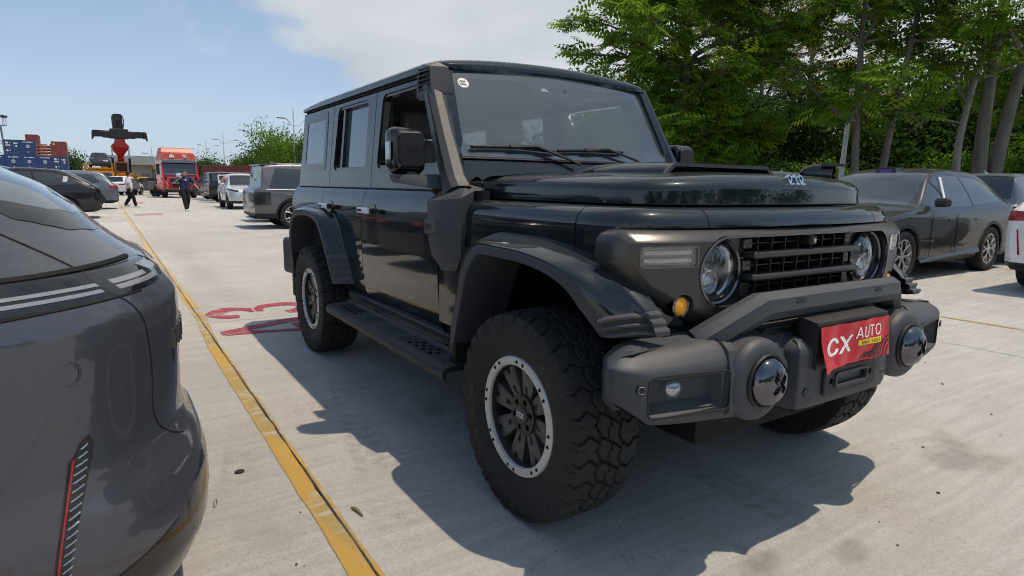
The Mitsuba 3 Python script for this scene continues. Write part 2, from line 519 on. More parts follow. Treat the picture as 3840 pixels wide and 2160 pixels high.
ground = Thing('ground', 'pale concrete yard floor reaching out to the horizon', kind='structure')
scene[ground.key] = ply(tm([[-900, -900, -0.05], [900, -900, -0.05], [900, 900, -0.05], [-900, 900, -0.05]], [[0, 1, 2, 3]]), 'concrete')
pave = Thing('pavement', 'pale broom-finished concrete slabs of the parking yard with dark joints', kind='structure')
scene[pave.key] = ply(box(-82.0, 20, -28.1, 41.0, -0.045, -0.016), 'joint_dirt')
rs = np.random.RandomState(4)
for i in range(-13, 5):
    for j in range(-5, 8):
        x0, y0 = -2.84 + 5.65 * i, -1.54 + 5.29 * j
        near = -4 < x0 < 4 and -12 < y0 < 6
        g = 0.0035 if near else 0.006
        if near:      # arrises a little crumbled
            P = np.array([[x0 + g, y0 + g], [x0 + 5.65 - g, y0 + g], [x0 + 5.65 - g, y0 + 5.29 - g], [x0 + g, y0 + 5.29 - g]])
            q = resample(P, 700)
            ins = 0.0012 + 0.005 * np.clip(meshkit.fbm(np.column_stack([q * 26, np.zeros(len(q))]), 4) - 0.55, 0, 1) * 4
            ctr = P.mean(0)
            q = q - np.sign(q - ctr) * (np.abs(q - ctr) > np.array([2.80, 2.62])) * ins[:, None]
            m = trimesh.creation.extrude_polygon(Polygon(q).buffer(0), 0.0155, engine='earcut')
            m.apply_translation([0, 0, -0.0155])
        else:
            m = box(x0 + g, x0 + 5.65 - g, y0 + g, y0 + 5.29 - g, -0.0155, 0.0)
        pave.put('slab', m, 'concrete', smooth=False)


def flat(pts, z, name_mat, holes=()):
    P = Polygon(pts, holes).buffer(0)
    m = trimesh.creation.extrude_polygon(P, 0.0015, engine='earcut')
    m.apply_translation([0, 0, z])
    return m


def line_strip(xs, ya, yb, seed):
    xs = np.asarray(xs)
    w = lambda k: 0.006 * (meshkit.fbm(np.column_stack([xs * 6, xs * 0 + k, xs * 0]), 3, seed) - 0.5) * 2
    a, b = ya(xs) + w(1), yb(xs) + w(5)
    return flat(np.vstack([np.column_stack([xs, a]), np.column_stack([xs, b])[::-1]]), 0.0025, None)


yc = lambda x: -1.572 + 0.045 * np.clip((-x - 1.4) / 1.6, 0, 1) * np.clip((-x - 1.4) / 1.6, 0, 1) - 0.05 * np.clip((-x - 3.8) / 6, 0, 1) + 0.02 * np.sin(x * 0.8) * (x < -6)
J = -1.54
line = Thing('yellow_line', 'worn yellow bay line painted along the concrete joint beside the black off-road car', 'road marking')
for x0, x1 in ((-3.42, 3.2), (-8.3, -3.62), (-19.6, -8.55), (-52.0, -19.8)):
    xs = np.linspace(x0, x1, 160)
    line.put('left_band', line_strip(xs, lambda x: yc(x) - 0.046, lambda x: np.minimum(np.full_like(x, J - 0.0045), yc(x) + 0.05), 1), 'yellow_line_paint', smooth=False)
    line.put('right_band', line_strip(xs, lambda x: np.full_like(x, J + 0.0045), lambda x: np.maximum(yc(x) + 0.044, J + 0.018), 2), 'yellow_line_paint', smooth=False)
xs = np.linspace(-14, 6, 90)
single('yellow_line', line_strip(xs, lambda x: 4.93 + 0.03 * (x - 0.4) * 0, lambda x: 4.99 + 0 * x, 7), 'yellow_line_paint',
       'faint thin yellow line on the concrete right of the black off-road car', 'road marking', smooth=False)
RED = {'a': [(-3.27, -1.47), (-3.41, -1.4), (-3.52, -1.28), (-3.47, -1.15), (-3.39, -1.04), (-3.36, -1.03), (-3.17, -1.04), (-3.17, -1.08), (-3.25, -1.1), (-3.32, -1.17), (-3.31, -1.25), (-3.24, -1.31), (-3.2, -1.32), (-3.19, -1.47)],
       'b': [(-3.13, -1.48), (-3.17, -1.32), (-3.1, -1.28), (-3.08, -1.19), (-2.93, -1.21), (-2.94, -1.31), (-3.01, -1.4), (-3.08, -1.44)],
       'c': [(-3.37, -1.01), (-3.49, -0.94), (-3.56, -0.8), (-3.55, -0.65), (-3.47, -0.55), (-3.27, -0.59), (-3.29, -0.61), (-3.34, -0.64), (-3.38, -0.74), (-3.36, -0.86), (-3.32, -0.92), (-3.22, -0.95), (-3.16, -0.94), (-3.18, -1.02)],
       'd': [(-3.21, -0.63), (-3.24, -0.51), (-2.97, -0.57), (-2.94, -0.67), (-2.97, -0.74), (-3.1, -0.77), (-3.11, -0.7)],
       'e': [(-2.41, -1.46), (-2.49, -1.28), (-2.59, -1.07), (-2.69, -0.85), (-2.72, -0.64), (-2.59, -0.68), (-2.48, -0.97), (-2.39, -1.17), (-2.31, -1.37), (-2.27, -1.46)],
       'f': [(-2.24, -1.45), (-2.34, -1.23), (-2.26, -1.02), (-2.24, -0.78), (-2.12, -0.81), (-2.2, -1.09), (-2.22, -1.26)],
       'g': [(-2.47, -0.85), (-2.49, -0.7), (-2.25, -0.75), (-2.29, -0.85)]}
red = Thing('red_bay_number', 'red stencilled bay number on the concrete behind the rear wheel', 'road marking')
for k in RED:
    q = Polygon(RED[k]).buffer(0.012).buffer(-0.012)
    m = trimesh.creation.extrude_polygon(q, 0.0015, engine='earcut')
    m.apply_translation([0, 0, 0.0025])
    red.put('stroke', m, 'red_ground_paint', smooth=False)
single('red_bay_number', flat([(-24.9, -1.31), (-25.24, -0.29), (-23.71, -0.39), (-23.56, -1.37)], 0.0025, None).slice_plane([0, 0, 0], [0, 0, 1]), 'red_ground_paint',
       'faded flat red bay marking on the concrete in front of the man in navy', 'road marking', smooth=False)
single('red_bay_number', flat([(-39.38, -0.77), (-40.68, -0.45), (-38.28, -0.3), (-37.12, -0.58), (-37.54, -0.82)], 0.0025, None), 'red_ground_paint',
       'faded red bay marking beside the feet of the man in white', 'road marking', smooth=False)

pr('pebble_dark', (0.05, 0.045, 0.04), 0.8)
for k, (x, y, s) in enumerate([(1.96, 1.17, .011), (2.23, .70, .012), (1.52, 2.42, .013), (1.94, 2.03, .010), (2.34, .13, .007), (2.22, .24, .006), (.98, -1.65, .006), (1.32, -1.75, .008), (.91, -.85, .008),
                               (1.34, -1.73, .004), (1.7, 1.9, .006), (1.2, 2.9, .009), (0.7, 3.1, .008), (2.1, 1.7, .005)]):
    s *= .6
    m = trimesh.creation.icosphere(2, s)
    m.vertices *= 0.65 + 0.7 * meshkit.fbm(m.vertices * 90 + k * 5, 3)[:, None]
    m.vertices[:, 2] = m.vertices[:, 2] * 0.6 + s * 0.45
    single('pebble', mv(m, (x, y, 0), rz=k), 'pebble_dark', 'tiny dark pebble on the concrete beside the yellow line' if y < -1.5 else 'tiny dark pebble in the shadow left of the front wheel' if y < -.5 else 'small dark pebble lying on the pale concrete in front of the black off-road car', 'pebble', 'pebbles scattered on the concrete', smooth=True)
m = trimesh.creation.torus(0.011, 0.005)
single('rubber_ring', mv(m, (0.49, -1.79, 0.005), s=(1, 1.3, 1)), 'rubber', 'small black rubber ring lying on the concrete left of the yellow line', 'ring', smooth=True)
m = tube(spline([(1.05, -1.47, .004), (1.09, -1.46, .008), (1.14, -1.455, .005)], 9), np.array([.003, .006, .008, .008, .007, .007, .006, .004, .002]))
pr('dry_leaf', (0.20, 0.15, 0.10), 0.8)
single('dead_leaf', m, 'dry_leaf', 'small curled dry leaf on the concrete right of the yellow line', 'leaf', smooth=True)


# ---------------------------------------------------------------- the black off-road car (x forward, y to its left)
from scipy.interpolate import PchipInterpolator
car = Thing('off_road_car', 'boxy black off-road car with snorkel, round headlights and a red plate on its front bumper', 'car')
PAINT = 'paint_black_green'
LOW = [(0.800, .535), (0.818, .57), (0.830, .65), (0.838, .78), (0.840, 1.0), (0.836, 1.10), (0.829, 1.15), (0.819, 1.19), (0.804, 1.222), (0.786, 1.243), (0.772, 1.252)]
UP = [(0.768, 1.275), (0.765, 1.34), (0.712, 1.84), (0.700, 1.852)]
SIDE = LOW + UP
sz, sy = np.array([z for _, z in SIDE]), np.array([y for y, _ in SIDE])
side_y = lambda z: np.interp(z, sz, sy)


def both(fn):
    return [fn(-1), fn(1)]


def side_panel(x0, x1, z0=None, z1=None, t=0.05):
    """Body side between two seams (right side, y negative), 5 cm thick, rounded at its edges."""
    outer = [(y, z) for y, z in SIDE if (z0 is None or z >= z0) and (z1 is None or z <= z1)]
    if z1 is not None and z1 not in sz:
        outer.append((float(side_y(z1)), z1))
    inner = [(y - t, z) for y, z in outer]
    P = Polygon([(-y, z) for y, z in outer] + [(-y, z) for y, z in inner[::-1]]).buffer(0)
    return extr(P, x0, x1, 'x')


def upright(poly, d0, d1):
    """A plate that follows the leaning upper body side (right side), from depth d0 to d1 under its surface. poly: (x, z)."""
    m = man(extr(poly, d0, d1, 'y')).refine_to_length(0.08)
    m = unman(m)
    d = m.vertices[:, 1].copy()
    m.vertices[:, 1] = -(side_y(m.vertices[:, 2]) - d)
    m.faces = m.faces[:, ::-1]
    return m


WIN = {'quarter_window': Polygon([(-2.17, 1.375), (-1.55, 1.375), (-1.56, 1.815), (-2.16, 1.815)]),
       'rear_door_window': Polygon([(-1.35, 1.368), (-.672, 1.368), (-.69, 1.815), (-1.315, 1.815)]),
       'front_door_window': Polygon([(-.465, 1.368), (.40, 1.368), (.395, 1.42), (.18, 1.815), (-.445, 1.815)])}
WIN = {k: v.buffer(-0.05).buffer(0.05, quad_segs=6) for k, v in WIN.items()}
FO = np.array([(.868, .575), (.955, .78), (1.055, .975), (1.16, 1.042), (1.38, 1.040), (1.60, 1.020), (1.735, .985), (1.812, .895), (1.855, .795)])
FI = np.array([(.910, .575), (.995, .765), (1.088, .945), (1.18, .999), (1.38, .999), (1.585, .982), (1.70, .945), (1.770, .872), (1.812, .790)])
FB = np.array([(.825, .575), (.905, .82), (1.02, 1.035), (1.15, 1.088), (1.40, 1.088), (1.64, 1.066), (1.80, 1.015), (1.925, .925), (2.012, .825)])
RO = np.array([(-2.03, .62), (-1.975, .82), (-1.86, 1.00), (-1.74, 1.055), (-1.50, 1.070), (-1.27, 1.060), (-1.10, 1.000), (-.985, .83), (-.875, .595)])
RI = np.array([(-1.99, .62), (-1.935, .81), (-1.83, .965), (-1.72, 1.015), (-1.50, 1.030), (-1.285, 1.020), (-1.135, .970), (-1.025, .82), (-.915, .592)])
RB = np.array([(-2.10, .62), (-2.05, .85), (-1.93, 1.05), (-1.76, 1.108), (-1.50, 1.120), (-1.25, 1.108), (-1.05, 1.035), (-.90, .845), (-.745, .605)])
TT = np.linspace(0, 8, 73)
pch = lambda c: PchipInterpolator(np.arange(len(c)), np.asarray(c))(TT)


def arch_cut(I, ins=0.006):
    c = pch(I)
    P = Polygon(np.vstack([c, [(c[-1, 0], .2), (c[0, 0], .2)]])).buffer(-ins)
    return man(extr(P, -1.2, -0.40, 'y'))


bodies = {}
door_win = man(extr(WIN['front_door_window'], -1, -.5, 'y'))
# A pillar cut of the front door: everything ahead of the leaning pillar goes
apillar = man(extr([(.335, 1.90), (.665, 1.262), (1.2, 1.262), (1.2, 1.95)], -1, -.4, 'y'))
parts = {
    'quarter_panel': man(side_panel(-2.30, -1.428)) - man(extr(WIN['quarter_window'], -1, -.5, 'y')) - arch_cut(RO),
    'rear_door': man(side_panel(-1.420, -.554)) - man(extr(WIN['rear_door_window'], -1, -.5, 'y')) - arch_cut(RO),
    'front_door': man(side_panel(-.546, .545)) - door_win - apillar,
}
for nm, M in parts.items():
    m = unman(M)
    if nm == 'quarter_panel':
        v = m.vertices
        v[:, 0] += np.where(v[:, 0] < -2.2, .09 * np.clip((v[:, 2] - 1.2) / .65, 0, 1), 0)
        m.vertices = v
    for s in (-1, 1):
        bodies[nm, s] = car.put(nm, m if s < 0 else flip_y(m), PAINT, smooth=35)
for nm, P in WIN.items():
    holder = {'quarter_window': 'quarter_panel', 'rear_door_window': 'rear_door', 'front_door_window': 'front_door'}[nm]
    fr = upright(P.buffer(0.004).difference(P.buffer(-0.018)), -0.003 if nm == 'quarter_window' else 0.008, 0.046)
    if nm == 'quarter_window':
        gl = upright(P.buffer(-0.017), 0.0, 0.004)
        border = upright(P.buffer(-0.0165).difference(P.buffer(-.075).buffer(.02)), -0.0035, -0.001)
    else:
        gl = upright(P.buffer(-0.010), 0.038, 0.042)
        border = None
    for s in (-1, 1):
        f = (lambda m: m) if s < 0 else flip_y
        k = bodies[holder, s]
        car.put('window_frame', f(fr), 'gloss_black', k, smooth=35)
        if border is not None:
            car.put('window_border', f(border), 'gloss_black', k, smooth=35)
        if nm != 'front_door_window':
            car.put('window_glass', f(gl), 'blue_glass' if s < 0 else 'tint_glass', k, smooth=35)
        if nm == 'rear_door_window':
            car.put('window_divider', f(upright(rrect(-1.235, -1.195, 1.37, 1.812, .004), 0.014, 0.044)), 'gloss_black', k)
    if nm != 'front_door_window':
        continue
for s in (-1, 1):       # chromed handles in dark cups, still under their delivery film
    for cx, nm in ((-1.235, 'rear_door'), (-.385, 'front_door')):
        k = bodies[nm, s]
        cup = pillow(rrect(cx - .075, cx + .085, 1.070, 1.155, .035), [(0, 0), (0.004, .002), (.0045, .006)], 'y', 60)
        cup.vertices[:, 1] = -(side_y(cup.vertices[:, 2]) + cup.vertices[:, 1])
        h = cat(rbox(cx - .105, cx + .10, -.892, -.868, 1.096, 1.132, .010), rbox(cx - .098, cx - .070, -.872, -.835, 1.10, 1.128, .006), rbox(cx + .065, cx + .095, -.872, -.835, 1.10, 1.128, .006))
        inset = rbox(cx - .085, cx - .005, -.8945, -.888, 1.105, 1.123, .004)
        cap = rbox(cx + .1, cx + .135, -.886, -.85, 1.098, 1.13, .008)
        f = (lambda m: m) if s < 0 else flip_y
        hk = car.put('door_handle', f(h), 'satin_white', k, smooth=35, label='pale film-covered door handle')
        car.put('handle_cup', f(cup), 'gloss_black', k)
        car.put('handle_inset', f(inset), 'gloss_black', k)
        car.put('handle_cap', f(cap), 'plastic_black', k)

# roof: a crowned cap with a rain gutter under it
crown = lambda x, y: 0.048 * np.clip(1 - (y / 0.71) ** 2, 0, 1) ** 0.8 - 0.022 * np.clip((x - .0) / .34, 0, 1) ** 3 - 0.03 * np.clip((-x - 1.6) / .7, 0, 1) ** 2
rf = pillow(rrect(-2.285, .352, -.733, .733, .07), [(1.864, .02), (1.864, 0), (1.884, 0)] + [(1.884 + .032 * math.sin(a), .045 * (1 - math.cos(a))) for a in np.linspace(0, PI / 2, 7)], 'z', 220, top=crown)
roof = car.put('roof', rf, PAINT, smooth=40)
car.put('gutter', pillow(rrect(-2.255, .315, -.714, .714, .05), [(1.848, 0), (1.869, 0)], 'z', 100), 'matt_black', roof)
car.put('roof_lip', rbox(-2.345, -2.25, -.66, .66, 1.868, 1.892, .01), 'plastic_black', roof)
car.put('headliner', box(-2.24, .25, -.68, .68, 1.838, 1.846), 'headliner_grey', roof)


# windscreen plane: x from (y, z)
def wsx(y, z):
    return .331 + .03 * (1 - (y / .7) ** 2) + (1.857 - z) * .533


def ws_pt(u, v):
    """u -1..1 across, v 0 at the top .. 1 at the bottom of the glass."""
    y = u * (.688 + .052 * v)
    zt = 1.857 + .033 * (1 - u * u)
    z = zt + v * (1.415 - zt)
    return y, z


def ws_sheet(poly_uv_like, lift, thick=0.003):
    """A plate lying on the windscreen; poly is (y, z)."""
    m = unman(man(extr(poly_uv_like, 0, thick, 'x')).refine_to_length(0.06))
    d = m.vertices[:, 0].copy()
    m.vertices[:, 0] = wsx(m.vertices[:, 1], m.vertices[:, 2]) + lift + d
    return m


edge = [ws_pt(u, 0) for u in np.linspace(-1, 1, 21)] + [ws_pt(1, v) for v in np.linspace(.1, .9, 6)] + [ws_pt(u, 1) for u in np.linspace(1, -1, 21)] + [ws_pt(-1, v) for v in np.linspace(.9, .1, 6)]
GLASS = Polygon(edge).buffer(-.02).buffer(.02)
gx = np.linspace(-1, 1, 25)
gv = np.linspace(0, 1, 9)
wsP = np.array([[(wsx(*ws_pt(u, v)), *ws_pt(u, v)) for v in gv] for u in gx])
wind = car.put('windscreen', grid(wsP), 'windscreen_glass', smooth=True)
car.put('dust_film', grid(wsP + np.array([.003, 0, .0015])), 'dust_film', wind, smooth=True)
CLEAR = Polygon([(-.655, 1.78), (-.63, 1.822), (-.21, 1.834), (-.185, 1.80), (-.155, 1.758), (.14, 1.758), (.172, 1.832), (.575, 1.838), (.60, 1.80), (.665, 1.66), (.69, 1.52), (.675, 1.487), (.03, 1.462), (-.62, 1.462), (-.68, 1.485), (-.70, 1.52)])
CLEAR = CLEAR.buffer(-.02).buffer(.02)
car.put('black_border', ws_sheet(GLASS.difference(CLEAR), -.006), 'gloss_black', wind, smooth=40)
st = Polygon([(-.602 + .031 * math.cos(a), 1.795 + .026 * math.sin(a)) for a in np.linspace(0, 2 * PI, 28)[:-1]])
car.put('sticker', ws_sheet(st, .002, .0008), 'sticker_white', wind, label='small white oval sticker in the top corner of the glass')
for k in range(3):
    a = np.linspace(1.0, 2 * PI - 1.0, 14)
    arc = LineString([(-.614 + .011 * k + .007 * math.cos(t), 1.795 + .010 * math.sin(t)) for t in a]).buffer(.0022)
    car.put('sticker_mark', ws_sheet(arc, .0032, .0006), 'black_print', wind)
car.put('camera_window', ws_sheet(Polygon([(-.125, 1.79), (-.115, 1.812), (-.095, 1.812), (-.065, 1.79)]), .0015, .001), 'lamp_clear', wind)
car.put('rain_sensor', ws_sheet(Point(.048, 1.811).buffer(.012), .0015, .001), 'lamp_dark', wind)
car.put('frame_below_glass', ws_sheet(Polygon([(-.755, 1.25), (.755, 1.25), (.755, 1.43), (.745, 1.432)] + [ws_pt(u, 1.012) for u in np.linspace(1, -1, 15)] + [(-.745, 1.432), (-.755, 1.43)]), -.022, .016), PAINT, smooth=40)
lip = [(wsx(y, z) + .001, y, z) for y, z in [ws_pt(u, 1.018) for u in np.linspace(-1, 1, 30)]]
car.put('glass_seal', tube(lip, .006, 6), 'plastic_black', wind)
for s in (-1, 1):
    car.put('pillar', bar([(.295, s * .705, 1.868), (.50, s * .742, 1.50), (.655, s * .768, 1.235)], .085, .075, (.6, -s * .6, .5), .3), PAINT)
wip = lambda pts, l: [(wsx(y, z) + l, y, z) for y, z in pts]
for blade, arm in ((((-.66, 1.462), (-.41, 1.470), (-.17, 1.456)), ((-.41, 1.474), (-.284, 1.478), (-.10, 1.42), (-.03, 1.392))),
                   (((-.15, 1.462), (.074, 1.472), (.325, 1.472)), ((.074, 1.475), (.206, 1.484), (.40, 1.432), (.46, 1.408)))):
    w = car.put('wiper', bar(wip(blade, .022), .012, .020, (.9, 0, .5)), 'plastic_black')
    car.put('wiper_arm', bar(wip([(arm[0][0], arm[0][1])], .034) + wip(arm[1:2], .040) + wip(arm[2:], .032), .015, .010, (.9, 0, .5)), 'plastic_black', w)
    car.put('wiper_clip', bar(wip([(arm[0][0] - .035, arm[0][1] - .003), (arm[0][0] + .03, arm[0][1] - .001)], .03), .022, .016, (.9, 0, .5)), 'plastic_black', w)

# grille panel with its racetrack recess, all bowed with the nose
def bow(m):
    m = m.copy()
    m.vertices[:, 0] -= .115 * (np.abs(m.vertices[:, 1]) / .86) ** 4.2
    return m


def bowx(y):
    return -.115 * (abs(y) / .86) ** 4.2


half = [(0, 1.141), (-.82, 1.141), (-.862, 1.122), (-.868, 1.045), (-.775, .935), (-.60, .838), (-.50, .805), (0, .795)]
panel = Polygon(half + [(-y, z) for y, z in half[::-1][1:-1]]).buffer(-.025).buffer(.025, quad_segs=5)
PCUT = man(bow(unman(man(extr(panel.buffer(.004), 1.90, 2.3, 'x')).refine_to_length(.05))))

# fenders, cowl: one solid, cut by the seams of its pieces
NOSE = [(.560, -.835), (1.60, -.838), (1.74, -.828), (1.825, -.795), (1.878, -.735), (1.912, -.64), (1.942, -.48), (1.960, -.28), (1.966, 0)]
NOSE = spline(NOSE[1:], 60, 2)
NOSE = np.vstack([[(.560, -.838)], NOSE])
nose = Polygon(np.vstack([NOSE, (NOSE * [1, -1])[::-1][1:]]))
fm = pillow(nose, [(.60, 0.0), (.9, 0), (1.10, 0)] + [(1.142 + .068 * math.sin(a), .068 * (1 - math.cos(a))) for a in np.linspace(0, PI / 2, 8)], 'z', 300)
FM = man(fm)
FM = FM - arch_cut(FO) - man(flip_y(unman(arch_cut(FO))))
FM = FM - PCUT - man(box(.4, 2.05, -.60, .60, .5, 1.12))
slot = lambda x, w: man(box(x - w / 2, x + w / 2, -1, -.55, .4, 1.3))
pieces = {'fender': FM ^ man(box(.4, 1.625, -1, -.6, .5, 1.3)), 'nose_corner': FM ^ man(box(1.630, 2.2, -1, -.52, .5, 1.3)), }
for nm, M in pieces.items():
    for s in (-1, 1):
        m = unman(M)
        car.put(nm, m if s < 0 else flip_y(m), PAINT, smooth=38)
car.put('cowl', unman((FM ^ man(box(1.630, 2.2, -.516, .516, .5, 1.3))) + (FM ^ man(box(.4, 1.626, -.596, .596, .5, 1.3)))), PAINT, smooth=38)

# bonnet with scoop and badge
H = spline([(1.10, -.724), (1.45, -.720), (1.66, -.700), (1.77, -.655), (1.836, -.570), (1.872, -.46), (1.895, -.25), (1.905, 0)], 60, 2)
H = np.vstack([[(.775, -.724)], H])
bon = Polygon(np.vstack([H, (H * [1, -1])[::-1][1:]]))
levels = [(1.213, .012), (1.217, .002), (1.222, 0), (1.268, .004)] + [(1.268 + .048 * math.sin(a), .004 + .072 * (1 - math.cos(a))) for a in np.linspace(.15, PI / 2, 8)]
btop = lambda x, y: .032 * np.clip(1 - (y / .68) ** 2, 0, 1) - .020 * np.clip((x - 1.2) / .7, 0, 1) ** 2
bonnet = car.put('bonnet', pillow(bon, levels, 'z', 300, top=btop), PAINT, smooth=40)
cap = Polygon([(.625, -.715), (.768, -.722), (.768, .722), (.625, .715)])
car.put('bonnet_cap', pillow(cap, levels, 'z', 200, top=btop), PAINT, bonnet, smooth=40)
scS = []
for x, hw, z in ((.80, .34, 1.315), (.95, .38, 1.352), (1.10, .40, 1.378), (1.30, .40, 1.384), (1.48, .385, 1.380), (1.555, .365, 1.374)):
    y = np.linspace(-1, 1, 25)
    topz = 1.26 + (z - 1.26) * np.clip(1 - np.abs(y) ** 9, 0, 1) ** .6
    scS.append(np.column_stack([np.full(25, x), y * hw, topz]).tolist() + [(x, hw, 1.25), (x, -hw, 1.25)])
SC = man(loft(np.array(scS)))
mouth = [(y, z) for y, z in ((-.325, 1.338), (-.29, 1.363), (.29, 1.363), (.325, 1.338), (.345, 1.318), (-.345, 1.318))]
SC = SC - man(extr(mouth, 1.37, 1.7, 'x'))
scoop = car.put('scoop', unman(SC), PAINT, bonnet, smooth=40)
car.put('scoop_mouth', extr(Polygon(mouth).buffer(-.001), 1.372, 1.378, 'x'), 'matt_black', bonnet)
ring = Polygon(mouth).buffer(.011, quad_segs=3).difference(Polygon(mouth).buffer(-.003))
car.put('scoop_rim', extr(ring, 1.545, 1.564, 'x'), 'plastic_grey', bonnet)
for k in range(4):
    car.put('scoop_slat', mv(rbox(-.05, .05, -.055, .055, -.003, .003, .002), (1.50, -.22 + .147 * k, 1.335), ry=.16, rz=.5), 'plastic_grey', bonnet)
bt = meshkit.text_mesh('212', .040, .012, True)
bt.apply_translation([-bt.bounds[1][0] / 2, 0, 0])
bt.vertices = bt.vertices @ np.array([[0, 1, 0], [-.50, 0, .87], [.87, 0, .50]])
car.put('badge', mv(bt, (1.897, .0, 1.288)), 'chrome', bonnet, label='chrome 212 badge')


PN = man(pillow(panel, [(1.885, 0), (1.935, 0), (1.955, .004), (1.986, .030), (1.992, .038)], 'x', 240))
LZ, LY = .996, .466
race = LineString([(-LY, LZ), (LY, LZ)]).buffer(.121, quad_segs=14)
PN = PN - man(extr(race, 1.930, 2.1, 'x')) - man(extr(rrect(-.800, -.598, 1.022, 1.092, .014), 1.96, 2.1, 'x')) - man(extr(rrect(.598, .800, 1.022, 1.092, .014), 1.96, 2.1, 'x'))
grill_open = rrect(-.318, .318, .888, 1.112, .02)
PN = PN - man(extr(grill_open, 1.7, 2.1, 'x'))
for s in (-1, 1):
    PN = PN - man(extr(Point(s * LY, LZ).buffer(.104), 1.85, 2.0, 'x')) - man(extr(Point(s * .645, .893).buffer(.040), 1.972, 2.1, 'x'))
face = car.put('grille_panel', bow(unman(PN.refine_to_length(.035))), 'gunmetal', smooth=28)
rim = race.buffer(.004).difference(race.buffer(-.004))
car.put('recess_edge', bow(unman(man(extr(rim, 1.985, 1.996, 'x')).refine_to_length(.03))), 'black_chrome', face)
car.put('grille_back', box(1.80, 1.806, -.33, .33, .87, 1.13), 'matt_black', face)
for k, z in enumerate((1.047, .968)):
    car.put('grille_bar', bow(unman(man(rbox(1.935, 1.990, -.335, .335, z - .0125, z + .0125, .008)).refine_to_length(.05))), 'gunmetal', face, smooth=40)
for s in (-1, 1):
    for z0, z1 in ((1.064, 1.106), (.985, 1.030), (.893, .951)):
        car.put('grille_end', bow(rbox(1.92, 1.945, min(s * .336, s * .290), max(s * .336, s * .290), z0, z1, .008)), 'gunmetal', face, smooth=40)
for k in range(8):
    y = -.2765 + .079 * k
    car.put('grille_slat', bow(box(1.86, 1.955, y - .0025, y + .0025, .888, 1.112)), 'plastic_black', face)
for z in (1.086, 1.008, .935, .907):
    car.put('grille_fin', bow(unman(man(box(1.86, 1.948, -.315, .315, z - .0018, z + .0018)).refine_to_length(.08))), 'plastic_black', face)
cam_ = car.put('nose_camera', rbox(1.93, 1.992, -.020, .022, 1.072, 1.108, .008), 'plastic_black', face)
car.put('camera_lens', mv(cyl((0, 0, 0), (.006, 0, 0), .008), (1.990, .001, 1.090)), 'lamp_clear', face)

for s in (-1, 1):
    hx = 1.940 + bowx(LY)
    hd = car.put('headlight', mv(revolve([(.104, -.10), (.104, .012), (.110, .016), (.116, .010), (.116, -.06)], 48, 'x'), (hx, s * LY, LZ)), 'black_chrome', smooth=40)
    car.put('bowl', mv(revolve([(.001, -.075), (.06, -.07), (.085, -.05), (.100, -.004)], 48, 'x'), (hx, s * LY, LZ)), 'lamp_dark', hd, smooth=True)
    for dz, r in ((.042, .034), (-.040, .036)):
        oy = -.018 * s
        car.put('projector', mv(revolve([(r + .008, -.06), (r + .008, -.012), (r + .003, -.006), (r, -.014), (r - .004, -.03)], 32, 'x'), (hx, s * LY + oy * -1, LZ + dz)), 'chrome', hd, smooth=30)
        car.put('projector_lens', mv(revolve([(.0005, -.004), (r * .5, -.010), (r * .8, -.02), (r - .002, -.034)], 32, 'x'), (hx, s * LY + oy * -1, LZ + dz)), 'lamp_dark' if dz > 0 else 'lamp_clear', hd, smooth=True)
    car.put('light_ring', mv(revolve([(.084, -.03), (.086, -.016), (.094, -.012), (.099, -.02)], 48, 'x', -1.2, 1.2), (hx, s * LY, LZ)), 'lamp_clear', hd, smooth=30)
    car.put('light_ring', mv(revolve([(.084, -.03), (.086, -.016), (.094, -.012), (.099, -.02)], 48, 'x', 1.9, 4.3), (hx, s * LY, LZ)), 'lamp_clear', hd, smooth=30)
    car.put('lens', mv(revolve([(.0005, .022), (.04, .019), (.075, .012), (.104, 0)], 48, 'x'), (hx, s * LY, LZ)), 'clear_glass', hd, smooth=True)
    ix = 1.965 + bowx(.655)
    ind = car.put('turn_signal', bow(unman(man(extr(rrect(min(s * .797, s * .601), max(s * .797, s * .601), 1.026, 1.088, .012), 1.966, 1.972, 'x')).refine_to_length(.04))), 'lamp_dark')
    for z in (1.044, 1.070):
        car.put('light_strip', bow(unman(man(rbox(1.973, 1.984, min(s * .782, s * .616), max(s * .782, s * .616), z - .0075, z + .0075, .003)).refine_to_length(.04))), 'lamp_strip', ind)
    rr = rrect(min(s * .801, s * .597), max(s * .801, s * .597), 1.022, 1.092, .014)
    car.put('signal_rim', bow(unman(man(extr(rr.difference(rr.buffer(-.005)), 1.970, 1.9935, 'x')).refine_to_length(.03))), 'black_chrome', ind)
    car.put('signal_cover', bow(unman(man(extr(rr.buffer(-.004), 1.988, 1.9885, 'x')).refine_to_length(.04))), 'clear_glass', ind)
    ax = 1.975 + bowx(.645)
    am = car.put('side_marker', mv(revolve([(.0005, .013), (.018, .012), (.028, .009), (.031, .002), (.031, -.02)], 32, 'x'), (ax, s * .645, .893)), 'amber_lens', smooth=True, label='round amber marker lamp')
    car.put('marker_rim', mv(revolve([(.032, -.02), (.032, .006), (.035, .009), (.039, .006), (.041, -.02)], 32, 'x'), (ax, s * .645, .893)), 'black_chrome', am, smooth=30)
car.put('corner_lamp', rbox(1.80, 1.868, .86, .90, 1.02, 1.095, .012), 'lamp_clear', smooth=35)

